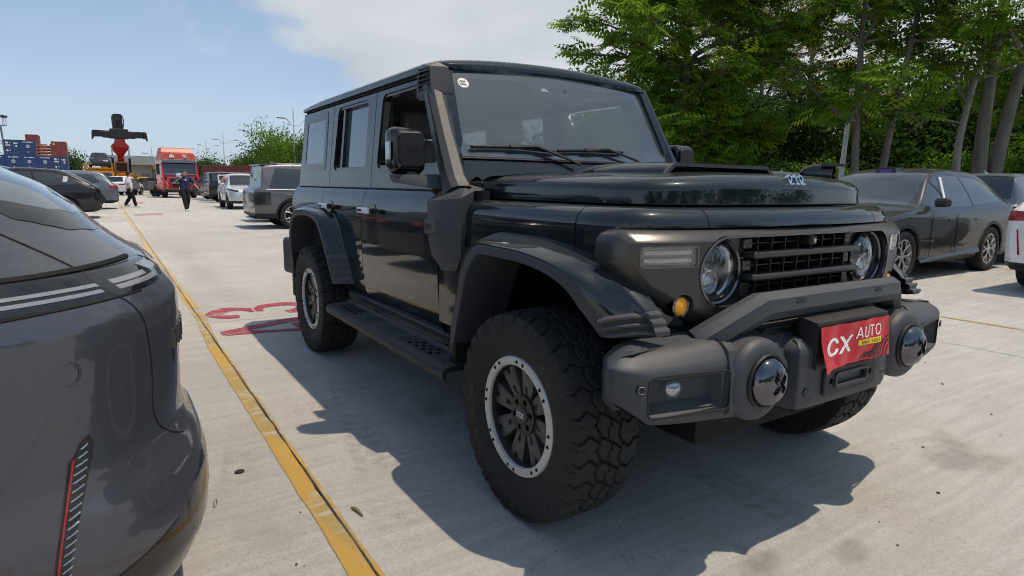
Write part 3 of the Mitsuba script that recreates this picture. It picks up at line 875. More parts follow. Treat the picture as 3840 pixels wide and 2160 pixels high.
# flares over the wheels
def flare(I, O, B, front):
    i, o, b = pch(I), pch(O), pch(B)
    n = len(TT)
    col = lambda c, y: np.column_stack([c[:, 0], np.broadcast_to(y, n), c[:, 1]])
    w = lambda t: o + (b - o) * t
    fy = np.full(n, -.958) if not front else -.958 + .085 * np.clip((TT - 5.2) / 2.8, 0, 1) ** 2 + .02 * np.clip((1.5 - TT) / 1.5, 0, 1)
    if not front:
        fy = -.958 + .03 * np.clip((TT - 5.5) / 2.5, 0, 1) ** 2 + .03 * np.clip((2 - TT) / 2, 0, 1) ** 2
    lipm = grid(np.stack([col(i, -.70), col(i, fy + .012), col(i + (o - i) * .12, fy), col(i + (o - i) * .85, fy - .002), col(o, fy + .004), col(w(.15), fy + .014)], 1))
    pt = [col(w(.02), fy + .006), col(w(.10), fy - .0005), col(w(.28), fy + .010), col(w(.45), fy + .032), col(w(.62), fy + .062), col(w(.82), fy + .095), col(b, np.minimum(fy + .124, -.836 + .02 * front)), col(b, -.76)]
    return lipm, np.stack(pt, 1)


def ribs(P, n_rib, amp):
    """A ribbed plastic end from a patch of the flare surface: ridges across the run."""
    n = P.shape[0] * 6
    u = np.linspace(0, P.shape[0] - 1, n)
    Q = np.stack([np.stack([np.interp(u, np.arange(P.shape[0]), P[:, k, c]) for c in range(3)], -1) for k in range(P.shape[1])], 1)
    du = np.gradient(Q, axis=0)
    dv = np.gradient(Q, axis=1)
    nm = np.cross(du, dv)
    nm /= np.linalg.norm(nm, axis=-1, keepdims=True) + 1e-9
    if nm[..., 1].mean() > 0:
        nm = -nm
    ph = (u / u[-1]) * n_rib
    tri = np.clip(1.6 * (1 - np.abs(2 * (ph - np.floor(ph)) - 1)) - .15, 0, 1)
    fade = np.ones(P.shape[1])
    fade[0] = fade[-1] = .5
    return Q + nm * (amp * tri)[:, None, None] * fade[None, :, None]


for front, (I, O, B) in ((1, (FI, FO, FB)), (0, (RI, RO, RB))):
    lipm, pt = flare(I, O, B, front)
    k0, k1 = (0, 66) if front else (0, 65)
    # at the front flare the ribbed foot starts behind the headlight panel, at the rear one above the running board
    paint = grid(pt[k0:k1 + 1])
    foot = ribs(pt[k1:] if front else pt[k1:], 3 if front else 4, .014)
    foot = grid(foot)
    for m in (paint, foot, lipm):
        pass
    liner = grid(np.stack([np.column_stack([pch(O)[:, 0], np.full(73, -.86), pch(O)[:, 1] - .004]), np.column_stack([pch(O)[:, 0], np.full(73, -.42), pch(O)[:, 1] - .004])], 1))
    for s in (-1, 1):
        f = (lambda m: m) if s < 0 else flip_y
        key = car.put('wheel_flare', f(paint), PAINT, smooth=40)
        car.put('flare_lip', f(lipm), 'plastic_grey', key, smooth=40)
        car.put('ribbed_end', f(foot), 'plastic_metal', key, smooth=30)
        car.put('wheel_liner', f(liner), 'matt_black', key, smooth=True)
        xs0 = .875 if front else -2.0
        flap = rbox(xs0 - .03, xs0 + .03 if not front else xs0 + .02, -.93, -.66, .46 if front else .34, .60 if front else .95, .012)
        car.put('mud_flap', f(flap), 'plastic_black', key)
        if front:
            car.put('well_wall', f(box(.78, .90, -.86, -.45, .5, 1.0)), 'matt_black', key)


# wheels --------------------------------------------------------------
def tyre_mesh(R=.405, W=.145, na=720):
    prof = [(.226, .098), (.232, .112), (.246, .124), (.270, .133), (.300, .139), (.330, .140), (.352, .1385)]
    sh = [(r, w) for r, w in prof]
    th = np.linspace(0, 2 * PI, na, endpoint=False)
    # cross-section samples: outer wall, shoulder, tread, shoulder, inner wall; outboard is -y
    tr = np.linspace(-.131, .131, 41)
    wall = [(r, -w) for r, w in sh] + [(.366, -.1375), (.380, -.1355), (.392, -.133)]
    tread = [(R - .010 * (abs(w) / .131) ** 4 - .002 * (w / .131) ** 2, w) for w in tr]
    sec = np.array(wall + tread + [(r, -w) for r, w in wall[::-1]])
    r, w = sec[:, 0][None], sec[:, 1][None]
    A = th[:, None]
    np_ = 30
    ph = A * np_ / (2 * PI)
    zig = .010 * (2 * np.abs(2 * (ph - np.floor(ph)) - 1) - 1)
    zig2 = .008 * np.sign(np.sin(2 * PI * (ph * 1.0 + .15)))
    g = np.zeros((na, sec.shape[0]))
    d1 = np.minimum(np.abs(w - .048 - zig), np.abs(w + .048 + zig))
    g = np.maximum(g, np.clip((.0048 - d1) / .0014, 0, 1))
    g = np.maximum(g, np.clip((.0040 - np.abs(w - zig2)) / .0014, 0, 1) * (np.abs(w) < .04))
    circ = 2 * PI * R / np_
    side = np.where(w > 0, .5, 0.)
    fr = lambda off: np.abs((ph + off) - np.floor(ph + off) - .5) * circ
    shoulder = np.clip((.0065 - fr(side + .12 * np.sin(w * 90))) / .0016, 0, 1) * (np.abs(w) > .048)
    center = np.clip((.0046 - fr(.25 + w * 7.5)) / .0014, 0, 1) * (np.abs(w) < .048)
    sipe = np.clip((.0016 - fr(side + .5 + .10 * np.sin(w * 130))) / .001, 0, 1) * .30 * (np.abs(w) > .055) * (np.abs(w) < .12)
    on = (r > .370)
    g = np.maximum(np.maximum(g, shoulder), np.maximum(center, sipe)) * on
    deep = np.where(np.abs(w) > .125, .006, .0115)
    rr = r - g * deep
    ww = w - np.sign(w) * g * (np.abs(w) > .128) * .005
    # lugs run down onto the shoulder, every second one longer
    lug = ((ph - np.floor(ph) - .5 + side) % 1.0 < .62) & (r > .350) & (r < .394)
    ww = ww + np.sign(w) * .0045 * lug * ((r > .366) | (((ph + side).astype(int) % 2) == 0))
    ww = ww + np.sign(w) * .0016 * (np.abs(r - .343) < .006)
    P = np.stack([rr * np.cos(A), np.broadcast_to(ww, rr.shape), rr * np.sin(A)], -1)
    return grid(P, close_u=True)


def on_wall(txt, height, r0, a0, bold=True, flip=1):
    """Raised lettering round the outer side wall, centred at angle a0, read from outside with its feet to the hub."""
    m = meshkit.text_mesh(txt, height, .0016, bold)
    m = unman(man(m).refine_to_length(.012))
    v = m.vertices.copy()
    L = v[:, 0].max()
    x, y, z = v[:, 0] - L / 2, v[:, 1], v[:, 2]
    ang = a0 - x / r0
    rad = r0 + y - height / 2
    w = np.interp(rad, [.246, .270, .300, .330, .352, .37], [.124, .133, .139, .140, .1385, .137])
    # seen from outside (-y) with x to the right and z up, angles grow counter-clockwise
    m.vertices = np.column_stack([rad * np.cos(ang), -(w - .0006 + z), rad * np.sin(ang)])
    return m


def spoke_mesh():
    main = hull([(r, y, t) for r, y, t in [(q[0], q[2], q[1]) for q in ((.060, -.024, -.080), (.060, .024, -.080), (.060, -.024, -.045), (.060, .024, -.045), (.196, -.047, -.092), (.196, .047, -.092), (.196, -.052, -.060), (.196, .052, -.060), (.140, -.026, -.092), (.140, .026, -.092))]])
    M = man(main)
    M = M - man(hull([(r, t_, y) for r, w in ((.165, .004), (.20, .018)) for y in (-w, w) for t_ in (-.12, -.084)]))
    return unman(M - man(hull([(r, t_, y) for r, w in ((.086, .007), (.118, .011)) for y in (-w, w) for t_ in (-.12, -.080)])))


tyre = tyre_mesh()
spk = spoke_mesh()
rim_prof = [(.2335, -.096), (.2335, -.110), (.225, -.112), (.197, -.110), (.192, -.098), (.188, -.06), (.180, -.02), (.176, .06), (.178, .12)]
ring_m = revolve([(.197, -.108), (.199, -.121), (.203, -.1245), (.229, -.1235), (.2335, -.118), (.2335, -.10)], 96)
wheel_parts = {}
SPOKES = 8
for wi, (x, y, sgn, steer) in enumerate(((1.43, -.823, -1, 0.0), (-1.43, -.823, -1, 0.0), (1.43, .823, 1, 0.0), (-1.43, .823, 1, 0.0))):
    W = np.eye(4)
    spin = (0.0, 1.9, .7, 2.3)[wi]
    R_ = trimesh.transformations.euler_matrix(0, spin, 0)
    if sgn > 0:
        R_ = trimesh.transformations.euler_matrix(0, 0, PI) @ R_
    R_[:3, 3] = (x, y, .405)
    if wi == 0:
        wheel_parts['tyre'] = ply(tyre, 'rubber', smooth=32)
    wh = car.put('wheel', wheel_parts['tyre'], None, to=R_, label='chunky all-terrain tyre on a black wheel with pale bolted ring')
    if wi < 2:
        for txt, h, r0, a0 in (('YUNLIANG TIRE', .026, .310, PI * .98 + .35), ('CST ALL-TERRAIN', .020, .306, .95)):
            if wi == 0:
                wheel_parts[txt] = ply(on_wall(txt, h, r0, a0), 'rubber_print', smooth=False)
            car.put('lettering', wheel_parts[txt], None, wh, to=R_)
    def share(name, mk, mat, M=None, smooth=30, wh=wh, R_=R_):
        if name not in wheel_parts:
            wheel_parts[name] = ply(mk(), mat, smooth=smooth)
        car.put(name.split('#')[0], wheel_parts[name], mat, wh, to=R_ if M is None else R_ @ M)
    share('barrel', lambda: revolve(rim_prof, 72), 'rim_black')
    share('beadlock_ring', lambda: ring_m, 'alu_ring', smooth=30)
    share('brake_disc', lambda: cat(cyl((0, 0, 0), (0, .01, 0), .172, n=48), cyl((0, .10, 0), (0, .11, 0), .178, n=48)), 'steel_dark')
    share('hub', lambda: cat(unman(man(cyl((0, -.092, 0), (0, -.03, 0), .078, .086, 40)) - sum((man(mv(cyl((0, -.12, 0), (0, -.068, 0), .0125, n=16), (.055 * math.cos(a), 0, .055 * math.sin(a)))) for a in np.arange(6) * PI / 3 + .2), m3.Manifold())), cyl((0, -.02, 0), (0, -.05, 0), .09, .085, 30)), 'rim_black', smooth=30)
    share('hub_cap', lambda: revolve([(.0005, -.1005), (.024, -.1005), (.033, -.098), (.036, -.092), (.036, -.08)], 32), 'plastic_metal', smooth=30)
    for k in range(SPOKES):
        share('spoke', lambda: spk, 'spoke_grey', trimesh.transformations.euler_matrix(0, k * 2 * PI / SPOKES + .2, 0), smooth=25)
    if wi < 2:
        for k in range(8):
            for d in (-.095, .095):
                a = k * PI / 4 + d + .12
                share('ring_bolt', lambda: cat(cyl((.216, -.1262, 0), (.216, -.120, 0), .0066, n=12), cyl((.216, -.1285, 0), (.216, -.126, 0), .0042, n=6)), 'matt_black', trimesh.transformations.euler_matrix(0, a, 0))
        def num():
            m = meshkit.text_mesh('212', .019, .0012, True)
            m.apply_translation([-m.bounds[1][0] / 2, -.0095, 0])
            m.vertices = np.column_stack([-m.vertices[:, 0], -.1004 - m.vertices[:, 2], -m.vertices[:, 1]])
            return m
        share('cap_number', num, 'white_print', smooth=False)

# front bumper
wing = spline([(2.105, -.30), (2.118, -.46), (2.112, -.60), (2.098, -.74), (2.074, -.87), (2.040, -.960), (1.995, -.990), (1.93, -.945), (1.84, -.88)], 60, 2)
bl = Polygon([(1.76, 0), (2.105, 0)] + [tuple(q) for q in wing] + [(1.70, -.80), (1.80, -.70)])
bl = Polygon(np.vstack([[(2.108, 0)], wing, [(1.80, -.80), (1.82, -.72), (1.84, -.5), (1.84, 0)], (np.vstack([wing, [(1.80, -.80), (1.82, -.72), (1.84, -.5)]]) * [1, -1])[::-1]]))
lev = [(.533, .030), (.545, .010), (.565, .001), (.62, 0), (.715, 0.0), (.733, .004), (.750, .014), (.775, .036), (.790, .056), (.797, .080)]
BM = man(pillow(bl, lev, 'z', 420, top=lambda x, y: -.015 * np.clip((np.abs(y) - .6) / .4, 0, 1) + .0 * x, bottom=lambda x, y: .03 * np.clip((np.abs(y) - .5) / .4, 0, 1) + .085 * np.clip((np.abs(y) - .88) / .11, 0, 1)))
for s in (-1, 1):
    fog = rrect(min(s * .895, s * .605), max(s * .895, s * .605), .592, .718, .022)
    BM = BM - man(mv(pillow(affinity.translate(fog, -s * .75, -.655), [(0, .03), (.03, .012), (.07, 0), (.09, 0)], 'x', 80), (2.042, s * .75, .655), rz=s * .21)).translate([0, 0, 0])
bump = car.put('front_bumper', unman(BM), 'plastic_grey', smooth=38)
mid = [(2.10, -.30), (2.155, -.285), (2.165, -.22), (2.168, 0)]
MID = Polygon([(1.95, -.33)] + mid + [(x, -y) for x, y in mid[::-1][1:]] + [(1.95, .33)])
car.put('bumper_centre', pillow(MID, [(.520, .03), (.535, .008), (.56, 0), (.72, 0), (.745, .006), (.765, .03), (.772, .05)], 'z', 200), 'plastic_grey', bump, smooth=38)
car.put('step_pad', rbox(1.86, 2.06, -.36, .36, .772, .800, .008), 'plastic_black', bump)
for k in range(9):
    car.put('step_rib', rbox(2.045 - .018 * k, 2.055 - .018 * k, -.34, .34, .800, .804, .002), 'plastic_metal', bump)
for s in (-1, 1):
    cy = s * .464
    pod = pillow(Point(cy, .664).buffer(.138, quad_segs=16), [(1.90, 0.0), (2.112, 0.0)] + [(2.112 + .036 * math.sin(a), .036 * (1 - math.cos(a))) for a in np.linspace(.2, PI / 2, 6)], 'x', 90)
    foot = hull([(x, cy + dy, z) for x, dy, z in ((1.86, -.15, .56), (1.86, .15, .56), (2.132, -.140, .585), (2.132, .140, .585), (2.10, -.125, .77), (2.10, .125, .77), (2.132, -.145, .70), (2.132, .145, .70), (1.86, -.13, .80), (1.86, .13, .80), (2.08, -.12, .535), (2.08, .12, .535))])
    pd = car.put('lamp_pod', unman(man(pod) + man(foot)), 'plastic_grey', bump, smooth=45)
    dome = revolve([(.0005, .046), (.022, .0445), (.045, .038), (.062, .028), (.0735, .012), (.0765, 0), (.0765, -.04), (.0005, -.04)], 64, 'x')
    D = man(hull(dome.vertices))
    for a in (PI / 4, -PI / 4):
        for w_ in (rbox(.026, .06, -.036, .036, -.0105, .0105, .006),):
            D = D - man(mv(w_, (0, 0, 0), rx=a))
    car.put('lamp_cover', mv(unman(D), (2.160, cy + s * -.006, .666), s=(1, 1.06, 1.06)), 'black_chrome', bump, smooth=38, label='round black chrome lamp cover with a pressed X')
    car.put('cover_ring', mv(revolve([(.0805, -.01), (.0820, .006), (.087, .008), (.092, .002), (.092, -.02)], 48, 'x'), (2.152, cy + s * -.006, .666)), 'plastic_black', bump)
    nrm = s * .21
    fk = car.put('fog_lamp', mv(revolve([(.0005, .012), (.02, .009), (.031, 0), (.033, -.01), (.036, -.02)], 32, 'x'), (2.052, s * .775, .663), rz=nrm), 'lamp_clear', bump, smooth=True)
    fr = affinity.translate(fog, 0, 0)
    fr = rrect(-.152, .152, .586, .720, .026)
    fr = fr.difference(fr.buffer(-.006))
    m = extr(fr, -.002, .006, 'x')
    car.put('fog_surround', mv(m, (2.094, s * .75, .003), rz=nrm), 'plastic_black', bump)
    for yy, zz, xx, aa in ((.245, .595, 2.163, 0), (.925, .688, 2.066, .32)):
        sn = mv(revolve([(.0005, .002), (.010, .002), (.0105, -.002), (.013, -.001), (.0145, .001), (.016, -.004)], 24, 'x'), (0, 0, 0))
        car.put('parking_sensor', mv(sn, (xx, s * yy, zz), rz=s * aa), 'plastic_black', bump, smooth=30)
        car.put('sensor_ring', mv(revolve([(.0100, .0012), (.0115, .003), (.0130, .0012)], 24, 'x'), (xx, s * yy, zz), rz=s * aa), 'steel_grey', bump, smooth=30)
    seam = [(x, s * .585, z) for x, z in ((1.9, .800), (2.06, .796), (2.098, .765), (2.118, .70), (2.118, .60), (2.10, .555))]
    car.put('bumper_seam', tube(seam, .003, 6), 'matt_black', bump)
    car.put('skid_block', hull([(x, s * y, z) for x, y, z in ((1.75, .42, .54), (2.02, .42, .54), (1.75, .66, .56), (2.0, .66, .56), (1.80, .46, .47), (1.95, .46, .47), (1.80, .62, .48), (1.93, .62, .48))]), 'plastic_black', bump)
    hk = trimesh.creation.torus(.030, .010)
    car.put('tow_hook', mv(hk, (2.02, s * .34, .50), rx=PI / 2), 'plastic_black', bump, smooth=True)
wp = unman(man(pillow(rrect(-.165, .165, .568, .668, .016), [(2.150, 0), (2.174, 0), (2.178, .004)], 'x', 90)) - man(extr(rrect(-.088, .088, .602, .634, .014), 2.16, 2.3, 'x')) - man(extr(Point(-.125, .618).buffer(.011), 2.16, 2.3, 'x')) - man(extr(Point(.125, .618).buffer(.011), 2.16, 2.3, 'x')))
wk = car.put('winch_plate', wp, 'plastic_black', bump, smooth=30)
car.put('winch_slot', extr(rrect(-.088, .088, .602, .634, .014), 2.158, 2.163, 'x'), 'matt_black', bump)
rr = rrect(-.105, .105, .590, .646, .016)
car.put('slot_rim', extr(rr.difference(rr.buffer(-.010)), 2.170, 2.184, 'x'), 'plastic_grey', bump)
hb = car.put('bull_bar', bar([(1.985, -.600, .770), (2.010, -.560, .800), (2.072, -.405, .890), (2.072, .405, .890), (2.010, .560, .800), (1.985, .600, .770)], .094, .092, (1, 0, .25), .28), 'plastic_grey', smooth=35)
for s in (-1, 1):
    for k in range(3):
        car.put('bar_mark', rbox(2.117, 2.1205, s * .25 - .026, s * .25 + .026, .887 + .012 * k, .891 + .012 * k, .001), 'plastic_black', hb)
pk = car.put('plate_holder', hull([(x, y, z) for x, y, z in ((2.06, -.20, .70), (2.06, .20, .70), (2.06, -.20, .80), (2.06, .20, .80), (2.178, -.225, .672), (2.178, .225, .672), (2.172, -.225, .832), (2.172, .225, .832), (2.12, -.235, .69), (2.12, .235, .69), (2.10, -.225, .845), (2.10, .225, .845))]), 'plastic_black', smooth=25)
# the temporary plate: a red printed sheet, creased, its lower corner curling
PW, PH, PZ = .222, .0725, .7465


def sheet_x(y, z):
    u, v = y / PW, (z - PZ) / PH
    b = .0035 * np.sin(u * 5 + v * 1.5) + .002 * np.sin(u * 13 - v * 2)
    curl = .030 * np.clip(-u * .9 - .35 * v - .82, 0, 1) ** 1.2 * 2.2
    return 2.187 + b + curl - .006 * v


ys, zs = np.linspace(-PW, PW, 60), np.linspace(PZ - PH, PZ + PH, 24)
Y, Z = np.meshgrid(ys, zs, indexing='ij')
Zs = Z - .018 * np.clip(-Y / PW - .8, 0, 1) * np.clip((PZ - Z) / PH, 0, 1) * 3
plate = car.put('temporary_plate', cat(grid(np.stack([sheet_x(Y, Z), Y, Zs], -1)), grid(np.stack([sheet_x(Y, Z) - .0008, Y, Zs], -1), flip=True)), 'red_print', smooth=True, label='creased red printed temporary plate')


def on_plate(m, lift):
    """Text or shape given in (y, z) on the sheet."""
    m = unman(man(m).refine_to_length(.02))
    v = m.vertices.copy()
    m.vertices = np.column_stack([sheet_x(v[:, 0], v[:, 1]) + lift + v[:, 2], v[:, 0], v[:, 1]])
    return m


def text_at(txt, y0, z0, width, height, bold=True, slant=0.0):
    m = meshkit.text_mesh(txt, .05, .0006, bold)
    m.apply_translation(-m.bounds[0])
    e = m.bounds[1]
    m.vertices[:, 0] *= width / e[0]
    m.vertices[:, 1] *= height / e[1]
    m.vertices[:, 0] += slant * m.vertices[:, 1]
    m.apply_translation([y0, z0, 0])
    return m


car.put('plate_word', on_plate(text_at('CX', -.202, .716, .166, .060, True, .22), .0008), 'white_print', plate, smooth=False)
car.put('plate_word', on_plate(text_at('AUTO', -.008, .757, .165, .040, False, .16), .0008), 'white_print', plate, smooth=False)
for k in range(7):
    y0, z0 = .02 + .028 * k, .6775
    t = np.linspace(0, 1, 24)
    pl = np.column_stack([y0 + .13 * t, z0 + .012 * k * t + .060 * t + .006 * np.sin(t * 9 + k)])
    pl = pl[(pl[:, 0] < .216) & (pl[:, 1] < .735 + .02 * (k > 3))]
    if len(pl) > 3:
        car.put('plate_stripe', on_plate(extr(LineString(pl).buffer(.0032), 0, .0005, 'z'), .0006), 'black_print', plate, smooth=False)
car.put('plate_label', on_plate(extr([(.004, .731), (.160, .729), (.162, .749), (.006, .750)], 0, .0006, 'z'), .0012), 'yellow_print', plate, smooth=False)
car.put('plate_word', on_plate(text_at('INCE 2012', .020, .7345, .125, .0115, False), .0022), 'black_print', plate, smooth=False)

# snorkel on the right front pillar
sk = hull([(x, y, z) for x, y, z in ((.560, -.835, 1.235), (.560, -.900, 1.195), (.585, -.905, 1.02), (.600, -.898, .945), (.690, -.885, .875), (.800, -.868, .885), (.835, -.862, .95), (.845, -.872, 1.215), (.830, -.84, 1.262), (.600, -.82, .90), (.79, -.82, .88), (.56, -.80, 1.255), (.85, -.80, 1.25), (.70, -.905, 1.205), (.72, -.905, 1.0))])
snork = car.put('snorkel', unman(man(sk) + man(hull([(x, y, z) for x, y, z in ((.56, -.84, 1.235), (.84, -.86, 1.225), (.58, -.70, 1.285), (.80, -.70, 1.262), (.56, -.84, 1.20), (.84, -.86, 1.18), (.60, -.70, 1.22), (.80, -.70, 1.22), (.60, -.80, 1.275))]))), 'plastic_metal', smooth=25)
colS = []
for (x, y, z), w, d in (((.690, -.805, 1.245), .150, .105), ((.645, -.800, 1.30), .118, .098), ((.50, -.785, 1.52), .105, .092), ((.385, -.770, 1.70), .098, .088), ((.345, -.765, 1.77), .096, .086)):
    c = .024
    q = [(w / 2, d / 2 - c), (w / 2 - c, d / 2), (-w / 2 + c, d / 2), (-w / 2, d / 2 - c), (-w / 2, -d / 2 + c), (-w / 2 + c, -d / 2), (w / 2 - c, -d / 2), (w / 2, -d / 2 + c)]
    colS.append([(x + a * .93 + .0, y + b, z + a * .36) for a, b in q])
car.put('snorkel_tube', loft(np.array(colS)), 'plastic_metal', snork, smooth=22)
car.put('snorkel_rib', hull([(x, y, z) for x, y, z in ((.475, -.833, 1.56), (.375, -.817, 1.72), (.395, -.820, 1.735), (.560, -.842, 1.40), (.575, -.846, 1.42), (.52, -.842, 1.56), (.61, -.852, 1.33), (.62, -.85, 1.36))]), 'plastic_metal', snork)
hd_ = hull([(x, y, z) for x, y, z in ((.245, -.812, 1.755), (.255, -.806, 1.890), (.275, -.790, 1.915), (.365, -.745, 1.918), (.395, -.705, 1.895), (.420, -.690, 1.770), (.405, -.800, 1.765), (.375, -.798, 1.895), (.25, -.72, 1.755), (.26, -.72, 1.90), (.40, -.70, 1.745), (.27, -.80, 1.735), (.40, -.79, 1.735))])
car.put('snorkel_head', mv(unman(man(hd_) - man(box(.262, .375, -.90, -.790, 1.782, 1.888))), (.012, 0, -.038)), 'plastic_metal', snork, smooth=22)
for k in range(5):
    z = 1.792 + .0215 * k
    car.put('snorkel_louvre', hull([(x + .012, y, zz - .038) for x, y, zz in ((.262, -.790, z + .004), (.375, -.790, z + .004), (.262, -.818, z - .008), (.372, -.812, z - .008), (.262, -.818, z - .003), (.372, -.812, z - .003), (.262, -.79, z + .009), (.375, -.79, z + .009), (.250, -.80, z), (.250, -.79, z + .004))]), 'plastic_grey', snork)
car.put('snorkel_pad', hull([(x, y, z) for x, y, z in ((.56, -.915, 1.045), (.68, -.918, 1.05), (.56, -.915, 1.105), (.68, -.918, 1.108), (.56, -.895, 1.03), (.70, -.895, 1.04), (.56, -.895, 1.12), (.70, -.895, 1.12))]), 'plastic_metal', snork)
em = text_at('BAW', 0, 0, .085, .030, True)
em.vertices = np.column_stack([.575 + em.vertices[:, 0], -.9155 - em.vertices[:, 2] * 3, 1.062 + em.vertices[:, 1]])
car.put('snorkel_emblem', em, 'plastic_black', snork, smooth=False)

# mirrors
for s in (-1, 1):
    f = (lambda m: m) if s < 0 else flip_y
    hs = pillow(rrect(-1.045, -.860, 1.322, 1.548, .045), [(.375, .03), (.39, .006), (.42, 0), (.465, .004), (.490, .022), (.500, .034)], 'x', 80)
    mk = car.put('door_mirror', f(hs), 'gloss_black', smooth=40)
    car.put('mirror_cover', f(pillow(rrect(-1.014, -.884, 1.358, 1.520, .028), [(.490, 0), (.508, 0), (.512, .004)], 'x', 60)), 'plastic_black', mk, smooth=30)
    tx = text_at('212', 0, 0, .062, .030, True)
    tx.vertices = np.column_stack([.5122 + tx.vertices[:, 2] * 2, -.980 + tx.vertices[:, 0], 1.425 + tx.vertices[:, 1]])
    if s < 0:
        car.put('mirror_number', tx, 'matt_black', mk, smooth=False)
    car.put('mirror_glass', f(box(.368, .376, -1.015, -.885, 1.355, 1.52)), 'chrome', mk)
    car.put('mirror_repeater', f(rbox(.42, .475, -1.052, -1.043, 1.39, 1.475, .003)), 'lamp_clear', mk)
    car.put('mirror_arm', f(hull([(x, y, z) for x, y, z in ((.34, -.765, 1.255), (.60, -.765, 1.245), (.36, -.765, 1.325), (.56, -.765, 1.325), (.42, -1.02, 1.285), (.50, -1.02, 1.280), (.41, -1.03, 1.322), (.49, -1.03, 1.322))])), 'plastic_grey', mk, smooth=20)
    car.put('mirror_neck', f(rbox(.40, .48, -.965, -.895, 1.30, 1.34, .01)), 'gloss_black', mk)
pod = revolve([(.0005, -.105), (.022, -.098), (.040, -.075), (.048, -.04), (.049, .0), (.048, .05), (.044, .052), (.040, .02), (.0005, .02)], 40, 'x')
fk = car.put('fender_mirror', mv(pod, (1.52, .795, 1.352), rz=.35), 'gloss_black', smooth=40, label='round black wide-angle mirror pod on the left fender')
car.put('mirror_stalk', hull([(x, y, z) for x, y, z in ((1.46, .74, 1.19), (1.58, .74, 1.19), (1.46, .81, 1.18), (1.58, .81, 1.18), (1.48, .77, 1.33), (1.56, .77, 1.33), (1.48, .81, 1.33), (1.56, .81, 1.33))]), 'gloss_black', fk)
car.put('mirror_visor', mv(hull([(x, y, z) for x, y, z in ((.0, -.05, .035), (.0, .05, .035), (.095, -.046, .036), (.095, .046, .036), (.0, -.04, .052), (.0, .04, .052), (.095, -.038, .047), (.095, .038, .047))]), (1.52, .795, 1.352), rz=.35), 'gloss_black', fk)

# running boards, sills, underbody, tail
for s in (-1, 1):
    f = (lambda m: m) if s < 0 else flip_y
    sec = [(-.855, .500), (-.865, .482), (-.975, .476), (-1.000, .468), (-1.010, .448), (-1.004, .420), (-.99, .420), (-.985, .45), (-.87, .455), (-.850, .46)]
    B = man(extr(sec, -.80, .935, 'x'))
    holes = [(-.62 + .07 * i + .03 * j, j) for i in range(4) for j in range(3)] + [(.42 + .08 * i + .03 * j, j) for i in range(4) for j in range(3)]
    for hx_, j in holes:
        B = B - man(box(hx_, hx_ + .038, -.955 + .028 * j, -.935 + .028 * j, .40, .55))
    bk = car.put('running_board', f(unman(B)), 'plastic_black', smooth=30)
    for k in range(5):
        for a, b in ((-.76, -.66), (-.34, -.18), (-.02, .36), (.74, .86)):
            car.put('tread_rib', f(rbox(a, b, -.966 + .021 * k, -.958 + .021 * k, .472, .484 + .001 * k, .002)), 'plastic_grey', bk)
    car.put('board_bracket', f(box(-.5, -.4, -.87, -.5, .44, .455)), 'steel_dark', bk)
    car.put('board_bracket', f(box(.5, .6, -.87, -.5, .44, .455)), 'steel_dark', bk)
    car.put('sill', f(hull([(x, y, z) for x in (-.92, .88) for y, z in ((-.815, .528), (-.80, .535), (-.70, .535), (-.805, .480), (-.78, .455), (-.70, .455))])), 'plastic_metal', smooth=25)
    car.put('door_shadow_gap', f(box(-2.2, .9, -.79, -.75, .53, 1.25)), 'matt_black')
under = unman(man(box(-2.2, 1.85, -.42, .42, .33, .52)) + man(box(-1.0, .95, -.72, .72, .42, .54)))
ub = car.put('underbody', under, 'matt_black')
for x in (1.43, -1.43):
    car.put('axle', cyl((x, -.80, .405), (x, .80, .405), .055), 'steel_dark', ub)
    for s in (-1, 1):
        car.put('spring', cyl((x - .12, s * .52, .42), (x - .05, s * .50, .95), .035), 'steel_dark', ub)
for a_, b_ in ((.85, 1.79), (-2.1, -.8)):
    for s in (-1, 1):
        car.put('well_inner_wall', box(a_, b_, s * .43 - .01, s * .43 + .01, .4, 1.08), 'matt_black', ub)
tg = man(extr([(-.79, .60), (.79, .60), (.79, 1.22), (.76, 1.26), (.70, 1.85), (-.70, 1.85), (-.76, 1.26), (-.79, 1.22)], -2.298, -2.26, 'x')) - man(box(-2.4, -2.2, -.60, .60, 1.38, 1.80))
tk = car.put('tailgate', unman(tg), PAINT)
car.put('rear_window', box(-2.28, -2.276, -.61, .61, 1.37, 1.81), 'tint_glass', tk)
car.put('spare_wheel', ply(tyre, 'rubber', smooth=32), None, tk, to=xf((-2.45, .05, 1.03), rz=-PI / 2))
car.put('rear_bumper', pillow(Polygon([(-2.10, -.90), (-2.30, -.93), (-2.42, -.90), (-2.46, -.75), (-2.46, .75), (-2.42, .90), (-2.30, .93), (-2.10, .90), (-2.2, .7), (-2.2, -.7)]), rounded(.50, .80, .03), 'z', 160), 'plastic_grey', smooth=35)
tlk = car.put('tail_lamp', rbox(-2.33, -2.30, -.82, -.70, .98, 1.20, .01), 'red_lens')
car.put('tail_lamp', rbox(-2.33, -2.30, .70, .82, .98, 1.20, .01), 'red_lens')

